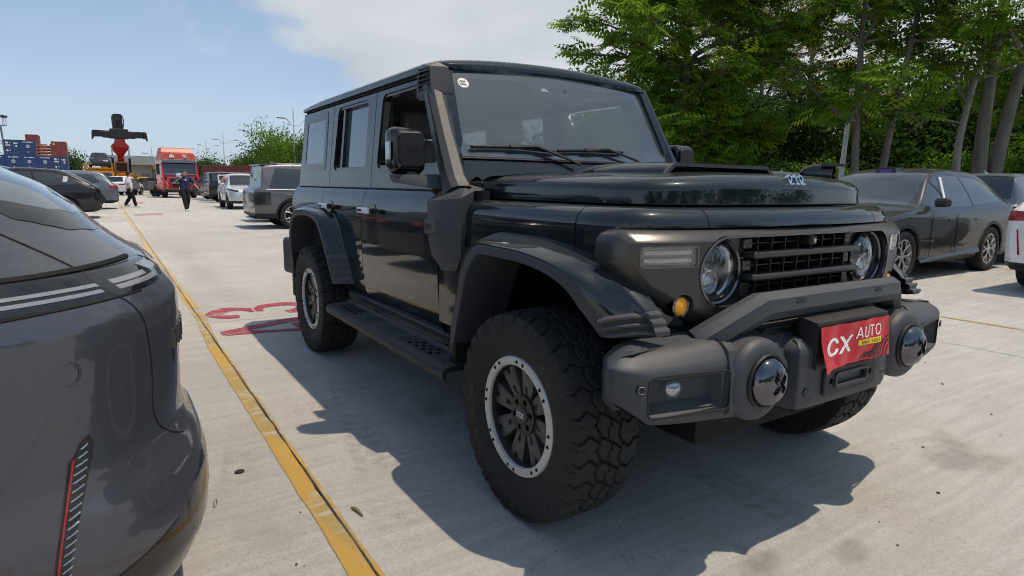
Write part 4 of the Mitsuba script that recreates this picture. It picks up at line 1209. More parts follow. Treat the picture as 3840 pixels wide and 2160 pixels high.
# cabin seen through the glass
cab = car.put('cabin_floor', box(-2.2, .70, -.75, .75, .545, .60), 'dark_interior')
car.put('firewall', box(.66, .70, -.76, .76, .55, 1.24), 'matt_black', cab)
dash = hull([(x, y, z) for y in (-.74, .74) for x, z in ((.62, 1.255), (.36, 1.235), (.28, 1.17), (.30, 1.0), (.62, 1.0))])
dk = car.put('dashboard', dash, 'dark_interior')
car.put('centre_screen', rbox(.24, .27, -.20, .20, 1.20, 1.36, .008), 'gloss_black', dk)
whl = trimesh.creation.torus(.185, .016)
swk = car.put('steering_wheel', mv(whl, (.12, .37, 1.19), ry=-1.15), 'dark_interior', smooth=True)
car.put('steering_hub', mv(rbox(-.03, .03, -.06, .06, -.05, .05, .02), (.13, .37, 1.19), ry=.4), 'dark_interior', swk)
for x, y in ((-.30, -.36), (-.30, .36), (-1.25, -.36), (-1.25, .36)):
    c = mv(rbox(-.28, .25, -.25, .25, -.07, .08, .05), (x, y, .95))
    sk_ = car.put('seat', c, 'leather_brown')
    car.put('backrest', mv(rbox(-.07, .07, -.24, .24, 0, .62, .06), (x - .25, y, .95), ry=-.22), 'leather_brown', sk_)
    car.put('seat_cover', mv(rbox(-.078, .078, -.245, .245, .25, .63, .06), (x - .25, y, .95), ry=-.22), 'seat_film', sk_)
    car.put('headrest', mv(rbox(-.05, .05, -.13, .13, 0, .18, .045), (x - .40, y, 1.585), ry=-.15), 'seat_film', sk_)
    car.put('headrest_post', cat(cyl((x - .385, y - .05, 1.5), (x - .40, y - .05, 1.62), .007), cyl((x - .385, y + .05, 1.5), (x - .40, y + .05, 1.62), .007)), 'steel_grey', sk_)
car.put('paper_card', mv(box(-.001, .001, -.03, .03, -.022, .022), (.255, -.55, 1.41), rz=.5), 'green_card', dk)
car.put('paper_label', mv(box(-.001, .001, -.045, .045, -.02, .02), (.255, -.55, 1.365), rz=.5), 'sticker_white', dk)
for s in (-1, 1):
    car.put('grab_handle', tube(spline([(.42, s * .66, 1.50), (.38, s * .64, 1.58), (.33, s * .64, 1.66), (.30, s * .66, 1.72)], 12), .016), 'dark_interior', cab)
    for x in (-.55, -1.42):
        car.put('inner_pillar', box(x - .05, x + .05, min(s * .63, s * .655), max(s * .63, s * .655), 1.2, 1.84), 'dark_interior', cab)
mirr = rbox(.36, .40, -.12, .12, 1.69, 1.75, .015)
car.put('inside_mirror', mirr, 'gloss_black', cab)


# ---------------------------------------------------------------- fastback cars parked left of the yellow line, tails to the lane (+y)
PZ = [(.22, -2.03), (.30, -1.995), (.38, -1.985), (.46, -1.987), (.52, -2.002), (.57, -2.026), (.62, -2.043), (.70, -2.04), (.80, -2.038), (.90, -2.03), (.955, -2.034), (.985, -2.054), (1.02, -2.081), (1.055, -2.111), (1.075, -2.143), (1.1, -2.178), (1.15, -2.238), (1.2, -2.282), (1.26, -2.357), (1.32, -2.479), (1.4, -2.719), (1.49, -3.05), (1.57, -3.45), (1.62, -3.9), (1.64, -4.3)]
WZ = [(.22, .88), (.30, .92), (.40, .945), (.52, .955), (.62, .955), (.80, .965), (.95, .968), (1.02, .955), (1.075, .93), (1.15, .89), (1.20, .86), (1.26, .83), (1.32, .80), (1.40, .76), (1.49, .72), (1.57, .66), (1.62, .52), (1.64, .3)]
NZ = [(.22, 3.2), (.5, 3.0), (.8, 2.9), (1.0, 2.8), (1.1, 2.7), (1.3, 2.8), (1.64, 3)]
FZ = [(.22, -6.55), (.4, -6.72), (.7, -6.75), (.88, -6.6), (.98, -6.1), (1.04, -5.6), (1.10, -5.3), (1.2, -5.15), (1.4, -4.86), (1.55, -4.62), (1.64, -4.5)]


def near_rows(z):
    yr, w, n, yf = (np.interp(z, *zip(*t)) for t in (PZ, WZ, NZ, FZ))
    y0 = np.minimum(-3.6 - np.clip(z - 1.1, 0, 1) * 1.2, yr - .12)
    return yr, w, n, np.minimum(yf, y0 - .1), y0


def near_body(off=0.0, nz=110, na=90):
    z = np.interp(np.linspace(0, 1, nz), np.linspace(0, 1, len(PZ)), [p[0] for p in PZ])
    yr, w, n, yf, y0 = (a[:, None] for a in near_rows(z))
    t = np.linspace(0, PI, na)[None]
    c, s = np.cos(t), np.sin(t)
    X = w * np.sign(c) * np.abs(c) ** (2 / n)
    Y = y0 + (yr - y0) * np.abs(s) ** (2 / n)
    t2 = np.linspace(PI, 0, na)[None, 1:-1]
    c, s = np.cos(t2), np.sin(t2)
    X2 = w * np.sign(c) * np.abs(c) ** (2 / 3.2)
    Y2 = y0 + (yf - y0) * np.abs(s) ** (2 / 3.2)
    P = np.stack([np.hstack([X, X2]), np.hstack([Y, Y2]), np.broadcast_to(z[:, None], (nz, X.shape[1] + X2.shape[1]))], -1)
    m = loft(P)
    if off:
        m = trimesh.Trimesh(m.vertices, m.faces, process=False)
        _, _, nn = meshkit.arrays(m, True)
        m = tm(m.vertices + nn * off, m.faces)
    return m


def near_x(y, z, off=0.0):
    yr, w, n, yf, y0 = near_rows(np.asarray(z, float))
    return w * np.clip(1 - (np.clip((y - y0) / (yr - y0), 0, 1)) ** n, 0, 1) ** (1 / n) + off


def near_y(x, z):
    yr, w, n, yf, y0 = near_rows(np.asarray(z, float))
    return float(y0 + (yr - y0) * (1 - (abs(x) / w) ** n) ** (1 / n))


NXC = 1.02
B0, B2, B3 = near_body(), man(near_body(.0025)), man(near_body(.004))
B0m = man(B0)
for s in (-1, 1):
    for y in (-3.0, -5.88):
        B0m = B0m - man(cyl((s * .70, y, .355), (s * 1.2, y, .355), .40, n=40))
sh = lambda poly, a, b, axis: man(extr(poly, a, b, axis))
mirx = lambda pts: pts + [(-x, z) for x, z in pts[::-1]]
band = lambda z0, z1, x0, x1: sh([(x0, z0), (x1, z0), (x1, z1), (x0, z1)], -2.75, -1.5, 'y')
lampP = [(1.2, .994), (1.2, 1.062), (.22, 1.064), (.165, 1.047), (.112, 1.020), (.19, 1.008), (.32, 1.004)]
glassP = mirx([(1e-3, -2.262), (.09, -2.265), (.207, -2.276), (.339, -2.319), (.401, -2.363), (.447, -2.405), (.49, -2.6), (.46, -3.0), (.42, -3.4), (1e-3, -3.46)])
ventP = [(-2.352, .37), (-2.343, .46), (-2.331, .516), (-2.315, .600), (-2.302, .667), (-2.286, .700), (-2.269, .713), (-2.263, .689), (-2.268, .658), (-2.280, .612), (-2.298, .544), (-2.325, .45), (-2.335, .37)]
reflP = [(-2.354, .37), (-2.344, .46), (-2.333, .516), (-2.317, .60), (-2.304, .667), (-2.299, .672), (-2.304, .640), (-2.318, .57), (-2.334, .49), (-2.344, .42), (-2.347, .37)]
blackP = [(1.2, .18), (1.2, .30), (.70, .364), (.56, .405), (.467, .457), (.327, .503), (.1, .525)]
NEAR = {'body': (unman(B0m), 40), 'lamp': (unman((B2 ^ sh(lampP, -2.75, -1.5, 'y')) + (B2 ^ man(flip_y(extr(lampP, -2.75, -1.5, 'y'))).mirror([1, 0, 0]).mirror([0, 1, 0]))), 35)}
NEAR['strip'] = [unman(B3 ^ band(1.0295, 1.0365, .57, .85)), unman(B3 ^ band(1.0150, 1.0225, .575, .85)), unman(B3 ^ band(1.028, 1.038, .36, .53)), unman(B3 ^ band(1.014, 1.024, .30, .53))]
NEAR['tip'] = unman(B3 ^ sh([(.36, 1.054), (.24, 1.054), (.19, 1.042), (.17, 1.03), (.30, 1.03)], -2.75, -1.5, 'y'))
NEAR['glass'] = unman(B2 ^ sh(glassP, 1.12, 1.7, 'z'))
NEAR['frit'] = unman(man(near_body(.0018)) ^ sh(Polygon(glassP).buffer(.045), 1.12, 1.7, 'z'))
NEAR['black'] = unman(B3 ^ (sh(blackP + [(-.1, .525), (-.327, .503), (-.467, .457), (-.56, .405), (-.70, .364), (-1.2, .30), (-1.2, .18)], -2.8, -1.5, 'y')))
NEAR['vent'] = unman(B2 ^ sh(ventP, .3, 1.3, 'y').translate([0, 0, 0]).rotate([0, 0, 0])) if False else unman(B2 ^ man(extr(ventP, .3, 1.3, 'x')))
NEAR['refl'] = unman(man(near_body(.006)) ^ man(extr(reflP, .3, 1.3, 'x')))
NEAR['side_glass'] = [unman(B2 ^ man(extr(Polygon([(-3.25, 1.16), (-5.05, 1.12), (-4.85, 1.28), (-4.45, 1.47), (-3.7, 1.48), (-3.3, 1.34)]).buffer(-.03).buffer(.03), a, b, 'x'))) for a, b in ((.3, 1.3), (-1.3, -.3))]
NEAR['wind_glass'] = unman(B2 ^ man(extr([(-.66, -5.25), (.66, -5.25), (.60, -4.66), (-.60, -4.66)], 1.12, 1.7, 'z')))


def on_body(pts, off=.001, n=40):
    """Points (y, z) carried onto the flank."""
    q = spline(pts, n)
    return np.column_stack([near_x(q[:, 0], q[:, 1], off), q])


SEAM = [(-2.191, .999), (-2.146, .944), (-2.136, .892), (-2.133, .825), (-2.133, .785), (-2.137, .708), (-2.128, .652), (-2.107, .614), (-2.082, .588), (-2.062, .570)]
HATCH = [(-2.60, 1.30), (-2.49, 1.215), (-2.399, 1.154), (-2.35, 1.123), (-2.30, 1.090), (-2.257, 1.062)]
SPLIT = [(-2.257, 1.0625), (-2.249, 1.047), (-2.236, 1.032), (-2.220, 1.017), (-2.191, .999)]
wheel_tyre = revolve([(.235, -.09), (.25, -.105), (.30, -.112), (.335, -.108), (.352, -.09), (.356, 0), (.352, .09), (.335, .108), (.25, .105), (.235, .09)], 44, 'x')


def small_rim(n_sp=5, r=.235, dark=False):
    out = [mv(cyl((.085, 0, 0), (.03, 0, 0), .055, n=14))]
    for k in range(n_sp):
        a = 2 * PI * k / n_sp
        c, s = math.cos(a), math.sin(a)
        for d in (-.16, .16):
            c2, s2 = math.cos(a + d), math.sin(a + d)
            out.append(bar([(.075, .04 * c, .04 * s), (.088, r * .6 * math.cos(a + d * .8), r * .6 * math.sin(a + d * .8)), (.088, r * c2, r * s2)], .026, .02, (1, 0, 0)))
    out.append(revolve([(r, .06), (r + .002, .095), (r - .014, .097), (r - .022, .06)], 40, 'x'))
    return cat(out)


rim_m = small_rim(5)
rim_back = cat(cyl((.02, 0, 0), (.03, 0, 0), .232, n=32))


def near_car(name, label, x, paint, group, dy=0.0):
    t = Thing(name, label, 'car', group, at=(x, dy, 0))
    S = near_car.cache

    def p(k, nm, mesh, mat, sm=35, parent=None, lab=None):
        if k not in S:
            S[k] = ply(mesh() if callable(mesh) else mesh, mat, smooth=sm)
        return t.put(nm, S[k], mat, parent, label=lab)
    body = p('body', 'body', NEAR['body'][0], paint, 40)
    lamp = p('lamp', 'tail_lamp', NEAR['lamp'][0], 'lamp_black')
    for i, m in enumerate(NEAR['strip']):
        p(f'strip{i}', 'light_strip', m, 'lamp_strip', parent=lamp)
    p('tip', 'lamp_tip', NEAR['tip'], 'lamp_strip', parent=lamp)
    g = p('glass', 'rear_window', NEAR['glass'], 'blue_glass')
    p('frit', 'window_border', NEAR['frit'], 'gloss_black', parent=g)
    p('black', 'lower_bumper', NEAR['black'], 'gloss_black', lab='glossy black lower bumper lip')
    v = p('vent', 'side_vent', NEAR['vent'], 'gloss_black')
    p('refl', 'reflector', NEAR['refl'], 'red_lens', parent=v)
    for i in range(19):
        f = i / 18
        y, z = np.interp(f, [0, .12, 1], [-2.280, -2.288, -2.341]), np.interp(f, [0, .12, 1], [.690, .652, .375])
        hw = np.interp(f, [0, .15, 1], [.006, .0115, .008])
        q = np.array([(y - hw * 1.1, z - .002), (y, z + .001), (y + hw, z + .005)])
        p(f'fin{i}', 'vent_fin', tube(np.column_stack([near_x(q[:, 0], q[:, 1], .0045), q]), .0019, 6), 'chrome', parent=v)
    for i, (pts, r) in enumerate(((SEAM, .0028), (HATCH, .0032), (SPLIT, .0035))):
        p(f'seam{i}', 'panel_gap', tube(on_body(pts, -.0005), r, 6), 'matt_black')
    lipz = [(-2.40, 1.066), (-2.33, 1.066), (-2.26, 1.068), (-2.20, 1.070), (-2.165, 1.071)]
    p('lipgap', 'lamp_gap', tube(on_body(lipz, .001), .0085, 6), 'matt_black', parent=lamp)
    lowz = [(-2.40, .9945), (-2.33, .9965), (-2.26, .9975), (-2.20, .998), (-2.14, .998)]
    p('lowgap', 'lamp_gap', tube(on_body(lowz, .0005), .0035, 6), 'matt_black', parent=lamp)
    rg = trimesh.creation.torus(.026, .0012)
    p('hookcap', 'tow_cap', mv(rg, (float(near_x(-2.294, .862, .0005)), -2.294, .862), ry=PI / 2, rz=.55), 'paint_dark_grey')
    p('sensor', 'parking_sensor', mv(trimesh.creation.torus(.011, .0016), (.475, -2.003, .375), rx=PI / 2, rz=-.5), 'steel_grey')
    for i in range(6):
        p(f'badge{i}', 'emblem', rbox(.355 - .05 * i, .385 - .05 * i, near_y(.37 - .05 * i, .845) - .02, near_y(.37 - .05 * i, .845) + .008, .815 + .004 * (i % 2), .872, .003), 'gloss_black')
    sp = hull([(a, y, z) for a in (-.80, .80) for y, z in ((-2.55, 1.365), (-2.52, 1.352), (-2.95, 1.40), (-2.95, 1.455))])
    spk_ = p('spoiler', 'spoiler', sp, paint)
    for s in (-1, 1):
        p(f'strut{s}', 'spoiler_fin', hull([(s * a, y, z) for a in (.72, .77) for y, z in ((-2.60, 1.36), (-2.95, 1.40), (-2.50, 1.27), (-2.70, 1.27))]), 'gloss_black', parent=spk_)
    for i, m in enumerate(NEAR['side_glass']):
        p(f'sg{i}', 'side_window', m, 'car_glass')
    p('wg', 'windscreen', NEAR['wind_glass'], 'car_glass')
    for i, (a, y) in enumerate(((.84, -3.0), (-.84, -3.0), (.84, -5.88), (-.84, -5.88))):
        M = xf((a, y, .356), rz=0 if a > 0 else PI)
        if 'tyre' not in S:
            S['tyre'], S['rim'], S['rimb'] = ply(wheel_tyre, 'rubber', smooth=40), ply(rim_m, 'rim_silver', smooth=30), ply(rim_back, 'matt_black')
        wk_ = t.put('wheel', S['tyre'], 'rubber', to=M)
        t.put('rim', S['rim'], 'rim_silver', wk_, to=M)
        t.put('rim_backing', S['rimb'], 'matt_black', wk_, to=M)
    return t


near_car.cache = {}
near_car('fastback_car', 'dark grey fastback car filling the lower left corner, tail towards the lane', NXC, 'paint_grey_blue', None)
c2 = near_car('fastback_car', 'second dark fastback parked just beyond the big grey one at the left edge', -1.80, 'paint_grey_blue', None, -.24)
pm = mv(box(-.10, .10, -.0005, .0005, -.06, .06), (-1.45, -2.56, 1.19), rz=.5, rx=.5)
single('paper_sheet', pm, 'sticker_white', 'white paper sheet stuck on the tail of the second dark fastback', 'paper', to=None)


# ---------------------------------------------------------------- other cars: one builder, each with its own proportions
def car_meshes(L=4.6, W=1.88, H=1.65, low=.24, belt=.98, hood=.92, cowl=1.02, x_cowl=.95, x_roof=.25, x_rear=-1.75, tail=1.00, tail_x=.12, nose=.72, taper=.70, round_f=.30, round_r=.16, spoil=0.0, boxy=False):
    """Half-lines of the body are laid out along x (nose at +L/2) and lofted."""
    h = L / 2
    top = [(-h, tail - .16), (-h + .03, tail - .05), (-h + tail_x, tail), (x_rear - .02, H - .085), (x_rear + .22, H - .028), (x_rear + .75, H), ((x_rear + x_roof) / 2 + .2, H + .005), (x_roof - .25, H - .015), (x_roof, H - .07), (x_cowl, cowl), (x_cowl + .12, cowl - .015), (h - .75, hood), (h - .30, hood - .05), (h - .10, nose + .04), (h - .02, nose - .07), (h, nose - .16)]
    tx, tz = zip(*top)
    topf = PchipInterpolator(tx, tz)
    half = W / 2
    xs = np.unique(np.concatenate([np.linspace(-h, h, 76), np.array(tx), -h + np.array([.01, .05, .08, .17]), h - np.array([.01, .05, .14, .22])]))
    S = []
    for x in xs:
        zt = float(topf(x))
        rr = np.clip((x + h) / round_r, 0, 1)
        ff = np.clip((h - x) / (round_f * 2.2), 0, 1)
        w = half * (1 - (.13 if not boxy else .06) * (1 - rr) ** 2.2) * (1 - .30 * (1 - ff) ** 2.4)
        zl = low + .10 * (1 - np.clip((x + h) / .3, 0, 1)) ** 2 + .06 * (1 - np.clip((h - x) / .4, 0, 1)) ** 2
        bl = min(belt + .03 * (-x / h), zt - .015)
        cab = np.clip((zt - belt) / (H - belt), 0, 1)
        wt = half * (taper + (1 - taper) * (1 - cab) * .80) * (w / half)
        zm = zl + (bl - zl) * .45
        pts = [(0, zl), (w * .62, zl), (w * .90, zl + .015), (w * .975, zl + .10), (w * .996, zm), (w, zm + .12), (w * .992, bl - .12), (w * .975, bl - .035), (w * .945, bl + .004)]
        g = np.array(pts[-1])
        e = np.array([wt, zt - .055 - .05 * cab])
        pts += [tuple(g + (e - g) * t + np.array([.025 * cab * math.sin(PI * t), 0])) for t in (.25, .5, .75, 1.0)]
        pts += [(wt - .02, zt - .03 - .012 * cab), (wt - .07, zt - .012), (wt * .72, zt + .006), (wt * .36, zt + .016), (0, zt + .02)]
        p = np.array(pts)
        S.append(np.column_stack([np.full(2 * len(p) - 2, x), np.r_[p[:, 0], -p[-2:0:-1, 0]], np.r_[p[:, 1], p[-2:0:-1, 1]]]))
    return loft(np.array(S)), topf


def swell(m, off):
    _, _, nn = meshkit.arrays(m, True)
    return tm(m.vertices + nn * off, m.faces)


def make_car(key, spec, wheels, side, tails, heads, rim=None, R=.36, clad=.0, plate=None):
    """Cached part meshes of one model: body, glass, lamps, wheels (see Thing parts below)."""
    body, topf = car_meshes(**spec)
    L, W, H = spec['L'], spec['W'], spec['H']
    h = L / 2
    B = man(body)
    o3, o5 = man(swell(body, .004)), man(swell(body, .007))
    cut = B
    for x in wheels:
        for s in (-1, 1):
            cut = cut - man(cyl((x, s * (W / 2 - .26), R - .01), (x, s * (W / 2 + .2), R - .01), R * 1.13, n=36))
    out = {'body': unman(cut)}
    xr, xf_ = spec['x_rear'], spec['x_roof']
    wt = W / 2 * spec.get('taper', .70)
    arches = m3.Manifold()
    for x in wheels:
        a = man(cyl((x, -W, R - .01), (x, W, R - .01), R * 1.13 + .055, n=36)) - man(cyl((x, -W, R - .01), (x, W, R - .01), R * 1.132, n=36))
        arches = arches + a
    lowbox = man(box(-h - .1, h + .1, -W, W, 0, clad)) if clad else None
    if clad:
        cl = o3 ^ (lowbox + arches)
        for x in wheels:
            cl = cl - man(cyl((x, -W, R - .01), (x, W, R - .01), R * 1.131, n=36))
        out['cladding'] = unman(cl)
    out['side_window'] = []
    for poly in side:
        P = Polygon(poly).buffer(-.035).buffer(.035)
        for s in (-1, 1):
            out['side_window'].append(unman(o3 ^ man(extr(P, min(s * .3, s * 1.3), max(s * .3, s * 1.3), 'y'))))
    xc = spec['x_cowl']
    yy = wt - .03
    out['windscreen'] = unman(o3 ^ man(extr(Polygon([(xc - .03, -yy - .09), (xc + .02, 0), (xc - .03, yy + .09), (xf_ - .0, yy), (xf_ + .02, 0), (xf_ - .0, -yy)]), spec['belt'], H + .2, 'z')))
    out['rear_window'] = unman(o3 ^ man(extr(Polygon([(-h + spec['tail_x'] + .06, -yy - .06), (-h + spec['tail_x'] + .03, 0), (-h + spec['tail_x'] + .06, yy + .06), (xr + .06, yy - .02), (xr + .03, 0), (xr + .06, -yy + .02)]), spec['belt'] + .02, H + .2, 'z')))
    out['tail_lamp'] = [unman(o5 ^ man(extr(Polygon(p).buffer(-.012).buffer(.012), -h - .05, -h + x1, 'x'))) for p, x1 in tails]
    out['headlight'] = [unman(o5 ^ man(extr(Polygon(p).buffer(-.008).buffer(.008), h - x1, h + .05, 'x'))) for p, x1 in heads]
    mx = xc - .42
    out['mirror'] = [pillow(affinity.translate(rrect(-.10, .10, -.065, .065, .04), s * (W / 2 + .06), spec['belt'] + .12), rounded(mx - .06, mx + .07, .04), 'x', 40) for s in (-1, 1)]
    out['shark_fin'] = hull([(x, y, z) for x, y, z in ((xr + .35, -.02, H), (xr + .35, .02, H), (xr + .6, -.02, H), (xr + .6, .02, H), (xr + .36, 0, H + .07))])
    out['door_gap'] = [tube([(x, s * (W / 2 + .001), z) for z in np.linspace(.36, spec['belt'] - .06, 6)], .004, 5) for x in (xc - .30, (xc - .30 + xr + .55) / 2) for s in (-1, 1)]
    out['door_handle'] = [rbox(x - .10, x + .10, min(s * (W / 2 - .02), s * (W / 2 + .012)), max(s * (W / 2 - .02), s * (W / 2 + .012)), spec['belt'] - .16, spec['belt'] - .13, .008) for x in (xr + .62, (xc - .30 + xr + .55) / 2 + .18) for s in (-1, 1)]
    CARS[key] = dict(meshes=out, wheels=wheels, W=W, R=R, rim=rim, L=L, H=H, spec=spec, ply={})


CARS = {}
tyre_std = revolve([(.68, -.28), (.72, -.31), (.86, -.33), (.95, -.31), (.985, -.26), (1.0, 0), (.985, .26), (.95, .31), (.86, .33), (.72, .31), (.68, .28)], 40, 'x')


def rim_y(n_sp, r=.66):
    out = [cyl((.16, 0, 0), (.27, 0, 0), .15, n=14), revolve([(r, .1), (r + .015, .285), (r - .03, .30), (r - .06, .12)], 40, 'x')]
    for k in range(n_sp):
        a = 2 * PI * k / n_sp
        pol = lambda rr, aa: (.245 + .03 * (rr > .3), rr * math.cos(aa), rr * math.sin(aa))
        out.append(bar([pol(.12, a), pol(.38, a)], .085, .05, (1, 0, 0)))
        for d in (-.26, .26):
            out.append(bar([pol(.34, a), pol(r - .02, a + d)], .06, .05, (1, 0, 0)))
    return cat(out)


RIMS = {'y5': (rim_y(5), 'rim_silver'), 'y6': (rim_y(6), 'rim_silver'), 'y5d': (rim_y(5), 'rim_black')}
back_std = cyl((.08, 0, 0), (.10, 0, 0), .66, n=32)
STD = {}


def place_car(model, name, label, paint, at, rz, group=None, category='car', glass='car_glass', tail='red_lens', head='lamp_clear', lod=2, hide=()):
    C = CARS[model]
    t = Thing(name, label, category, group, at=at, rz=rz)

    def p(nm, i, m, mat, parent=None):
        k = (nm, i)
        if k not in C['ply']:
            if len(m.faces) == 0:
                C['ply'][k] = None
            else:
                C['ply'][k] = ply(m, mat, smooth=38)
        if C['ply'][k] is None or nm in hide:
            return None
        return t.put(nm, C['ply'][k], mat, parent)
    M = C['meshes']
    bk = p('body', 0, M['body'], paint)
    if 'cladding' in M:
        p('cladding', 0, M['cladding'], 'plastic_black')
    for nm, mat in (('windscreen', glass), ('rear_window', glass)):
        p(nm, 0, M[nm], mat)
    for i, m in enumerate(M['side_window']):
        p('side_window', i, m, glass)
    for i, m in enumerate(M['tail_lamp']):
        p('tail_lamp', i, m, tail)
    for i, m in enumerate(M['headlight']):
        p('headlight', i, m, head)
    for i, m in enumerate(M['mirror']):
        p('mirror', i, m, paint)
    if lod > 1:
        p('shark_fin', 0, M['shark_fin'], paint)
        for nm, mat in (('door_gap', 'matt_black'), ('door_handle', paint)):
            for i, m in enumerate(M[nm]):
                p(nm, i, m, mat, bk)
    rm, rmat = RIMS[C['rim'] or 'y5']
    if 'tyre' not in STD:
        STD['tyre'], STD['back'] = ply(tyre_std, 'rubber', smooth=40), ply(back_std, 'matt_black')
    if C['rim'] not in STD:
        STD[C['rim']] = ply(rm, rmat, smooth=30)
    for x in C['wheels']:
        for s in (-1, 1):
            W_ = xf((x, s * (C['W'] / 2 - .125), C['R']), rz=0 if s > 0 else PI, s=C['R']) @ xf(rz=PI / 2)
            wk_ = t.put('wheel', STD['tyre'], 'rubber', to=W_)
            t.put('rim', STD[C['rim']], rmat, wk_, to=W_)
            t.put('rim_backing', STD['back'], 'matt_black', wk_, to=W_)
    return t


two = lambda pts: [pts, [(-y, z) for y, z in pts]]
# big square-tailed estate
make_car('big_suv', dict(L=5.0, W=1.96, H=1.80, low=.27, belt=1.08, hood=1.06, cowl=1.14, x_cowl=1.10, x_roof=.40, x_rear=-2.22, tail=1.14, tail_x=.16, nose=.90, taper=.74, round_r=.28),
         (-1.50, 1.48), [[(-2.12, 1.13), (-1.20, 1.12), (-1.16, 1.64), (-1.92, 1.66)], [(-1.13, 1.12), (-.12, 1.11), (-.08, 1.67), (-1.10, 1.66)], [(-.05, 1.11), (.93, 1.11), (.40, 1.62), (-.02, 1.67)]],
         [(q, .40) for q in two([(.66, .66), (1.0, .66), (1.0, 1.02), (.66, 1.02)])], [(q, .5) for q in two([(.55, .84), (.98, .80), (.98, .90), (.55, .92)])], 'y5', .385, .44)
# plump coupe crossover, nose to the lane
make_car('coupe_suv', dict(L=4.78, W=1.95, H=1.62, low=.22, belt=1.00, hood=.95, cowl=1.05, x_cowl=1.02, x_roof=.22, x_rear=-1.42, tail=1.08, tail_x=.12, nose=.74, taper=.68, round_f=.42, round_r=.30),
         (-1.38, 1.42), [[(-1.80, 1.13), (-.72, 1.07), (-.62, 1.51), (-1.15, 1.49), (-1.52, 1.36)], [(-.66, 1.06), (.16, 1.05), (.06, 1.53), (-.56, 1.51)], [(.22, 1.05), (.86, 1.06), (.42, 1.40), (.12, 1.53)]],
         [(q, .3) for q in two([(.30, .92), (.95, .92), (.95, 1.0), (.30, .98)])], [(q, .5) for q in two([(.45, .72), (.95, .78), (.95, .84), (.45, .76)])], 'y6', .365, .30)
make_car('hatch', dict(L=4.45, W=1.85, H=1.62, low=.24, belt=1.00, hood=.95, cowl=1.05, x_cowl=1.00, x_roof=.28, x_rear=-1.78, tail=1.08, tail_x=.16, nose=.76, taper=.70, round_r=.30),
         (-1.32, 1.35), [[(-1.72, 1.10), (-.72, 1.05), (-.66, 1.49), (-1.46, 1.46)], [(-.62, 1.05), (.90, 1.06), (.36, 1.44), (-.56, 1.50)]],
         [(q, .34) for q in two([(.42, .88), (.95, .90), (.95, 1.05), (.42, .98)])], [(q, .6) for q in two([(.48, .76), (.95, .82), (.95, .92), (.48, .82)])], 'y5', .345, .34)
make_car('wedge_suv', dict(L=4.65, W=1.90, H=1.66, low=.27, belt=1.04, hood=1.00, cowl=1.09, x_cowl=1.02, x_roof=.28, x_rear=-1.72, tail=1.12, tail_x=.14, nose=.84, taper=.70, round_f=.34, round_r=.26),
         (-1.36, 1.38), [[(-1.70, 1.16), (-.70, 1.10), (-.64, 1.53), (-1.40, 1.50)], [(-.60, 1.10), (.90, 1.10), (.36, 1.48), (-.54, 1.54)]],
         [(q, .36) for q in two([(.40, .94), (.95, .92), (.95, 1.06), (.40, 1.02)])], [(q, .75) for q in two([(.52, .80), (.98, .90), (.98, .98), (.52, .88)])], 'y5d', .365, .40)
make_car('boxy', dict(L=4.5, W=1.88, H=1.86, low=.36, belt=1.18, hood=1.12, cowl=1.20, x_cowl=.92, x_roof=.58, x_rear=-2.16, tail=1.20, tail_x=.06, nose=1.0, taper=.86, round_f=.14, round_r=.10, boxy=True),
         (-1.40, 1.40), [[(-2.02, 1.25), (-1.28, 1.25), (-1.28, 1.70), (-2.0, 1.70)], [(-1.18, 1.25), (-.45, 1.25), (-.45, 1.72), (-1.18, 1.72)], [(-.36, 1.25), (.72, 1.25), (.55, 1.70), (-.36, 1.72)]],
         [(q, .2) for q in two([(.70, .90), (.92, .90), (.92, 1.15), (.70, 1.15)])], [(q, .3) for q in two([(.45, .85), (.78, .85), (.78, 1.02), (.45, 1.02)])], 'y5d', .39, .50)

# right-hand row (heading +y or -y), left-hand row, and the lane
g = place_car('big_suv', 'grey_suv', 'large silver-grey family SUV with square dark tail lamp parked just behind the black off-road car', 'paint_mid_grey', (-15.55, 3.68, 0), PI / 2, tail='lamp_dark')
g.put('belt_trim', tube([(x, -.962 + .012 * (x < -2), 1.075 + .004 * abs(x)) for x in np.linspace(-2.2, .9, 12)], .016, 6), 'rim_silver')
g.put('roof_spoiler', hull([(x, s * y, z) for s in (-1, 1) for x, y, z in ((-2.32, .66, 1.735), (-2.30, .66, 1.765), (-1.85, .70, 1.79), (-1.85, .70, 1.74))]), 'paint_mid_grey')
g.put('skid_plate', rbox(-2.50, -2.1, -.62, .62, .24, .30, .02), 'rim_silver')
g.put('reflector', rbox(-2.50, -2.44, -.80, -.55, .44, .48, .01), 'red_lens')
g.put('tail_lamp_clear', rbox(-2.50, -2.445, -.86, -.78, .74, .93, .02), 'lamp_clear')
t = place_car('hatch', 'pale_blue_car', 'pale blue car whose tail shows just behind the silver-grey family SUV', 'paint_pale_blue', (-18.7, 4.05, 0), PI / 2)
place_car('wedge_suv', 'silver_suv', 'bright silver SUV with black wheels facing the camera in the right-hand row', 'paint_silver', (-30.4, 3.62, 0), -.03, head='lamp_dark')
bx = place_car('boxy', 'boxy_off_roader', 'black boxy off-roader with a white-framed window standing behind the bright silver SUV', 'paint_black', (-40.0, 5.35, 0), PI / 2 + .05)
fr = Polygon([(-1.72, 1.18), (-.88, 1.18), (-.88, 1.70), (-1.72, 1.70)])
bx.put('window_sheet', extr(fr.difference(fr.buffer(-.07)).union(sbox(-1.66, 1.24, -.94, 1.36)), -.975, -.93, 'y'), 'sticker_white', label='white protective sheet framing the side window')
place_car('hatch', 'dark_parked_car', 'dark parked car half hidden to the right of the red truck, nearest of the pair', 'paint_black', (-44.0, 5.6, 0), PI / 2 + .1)
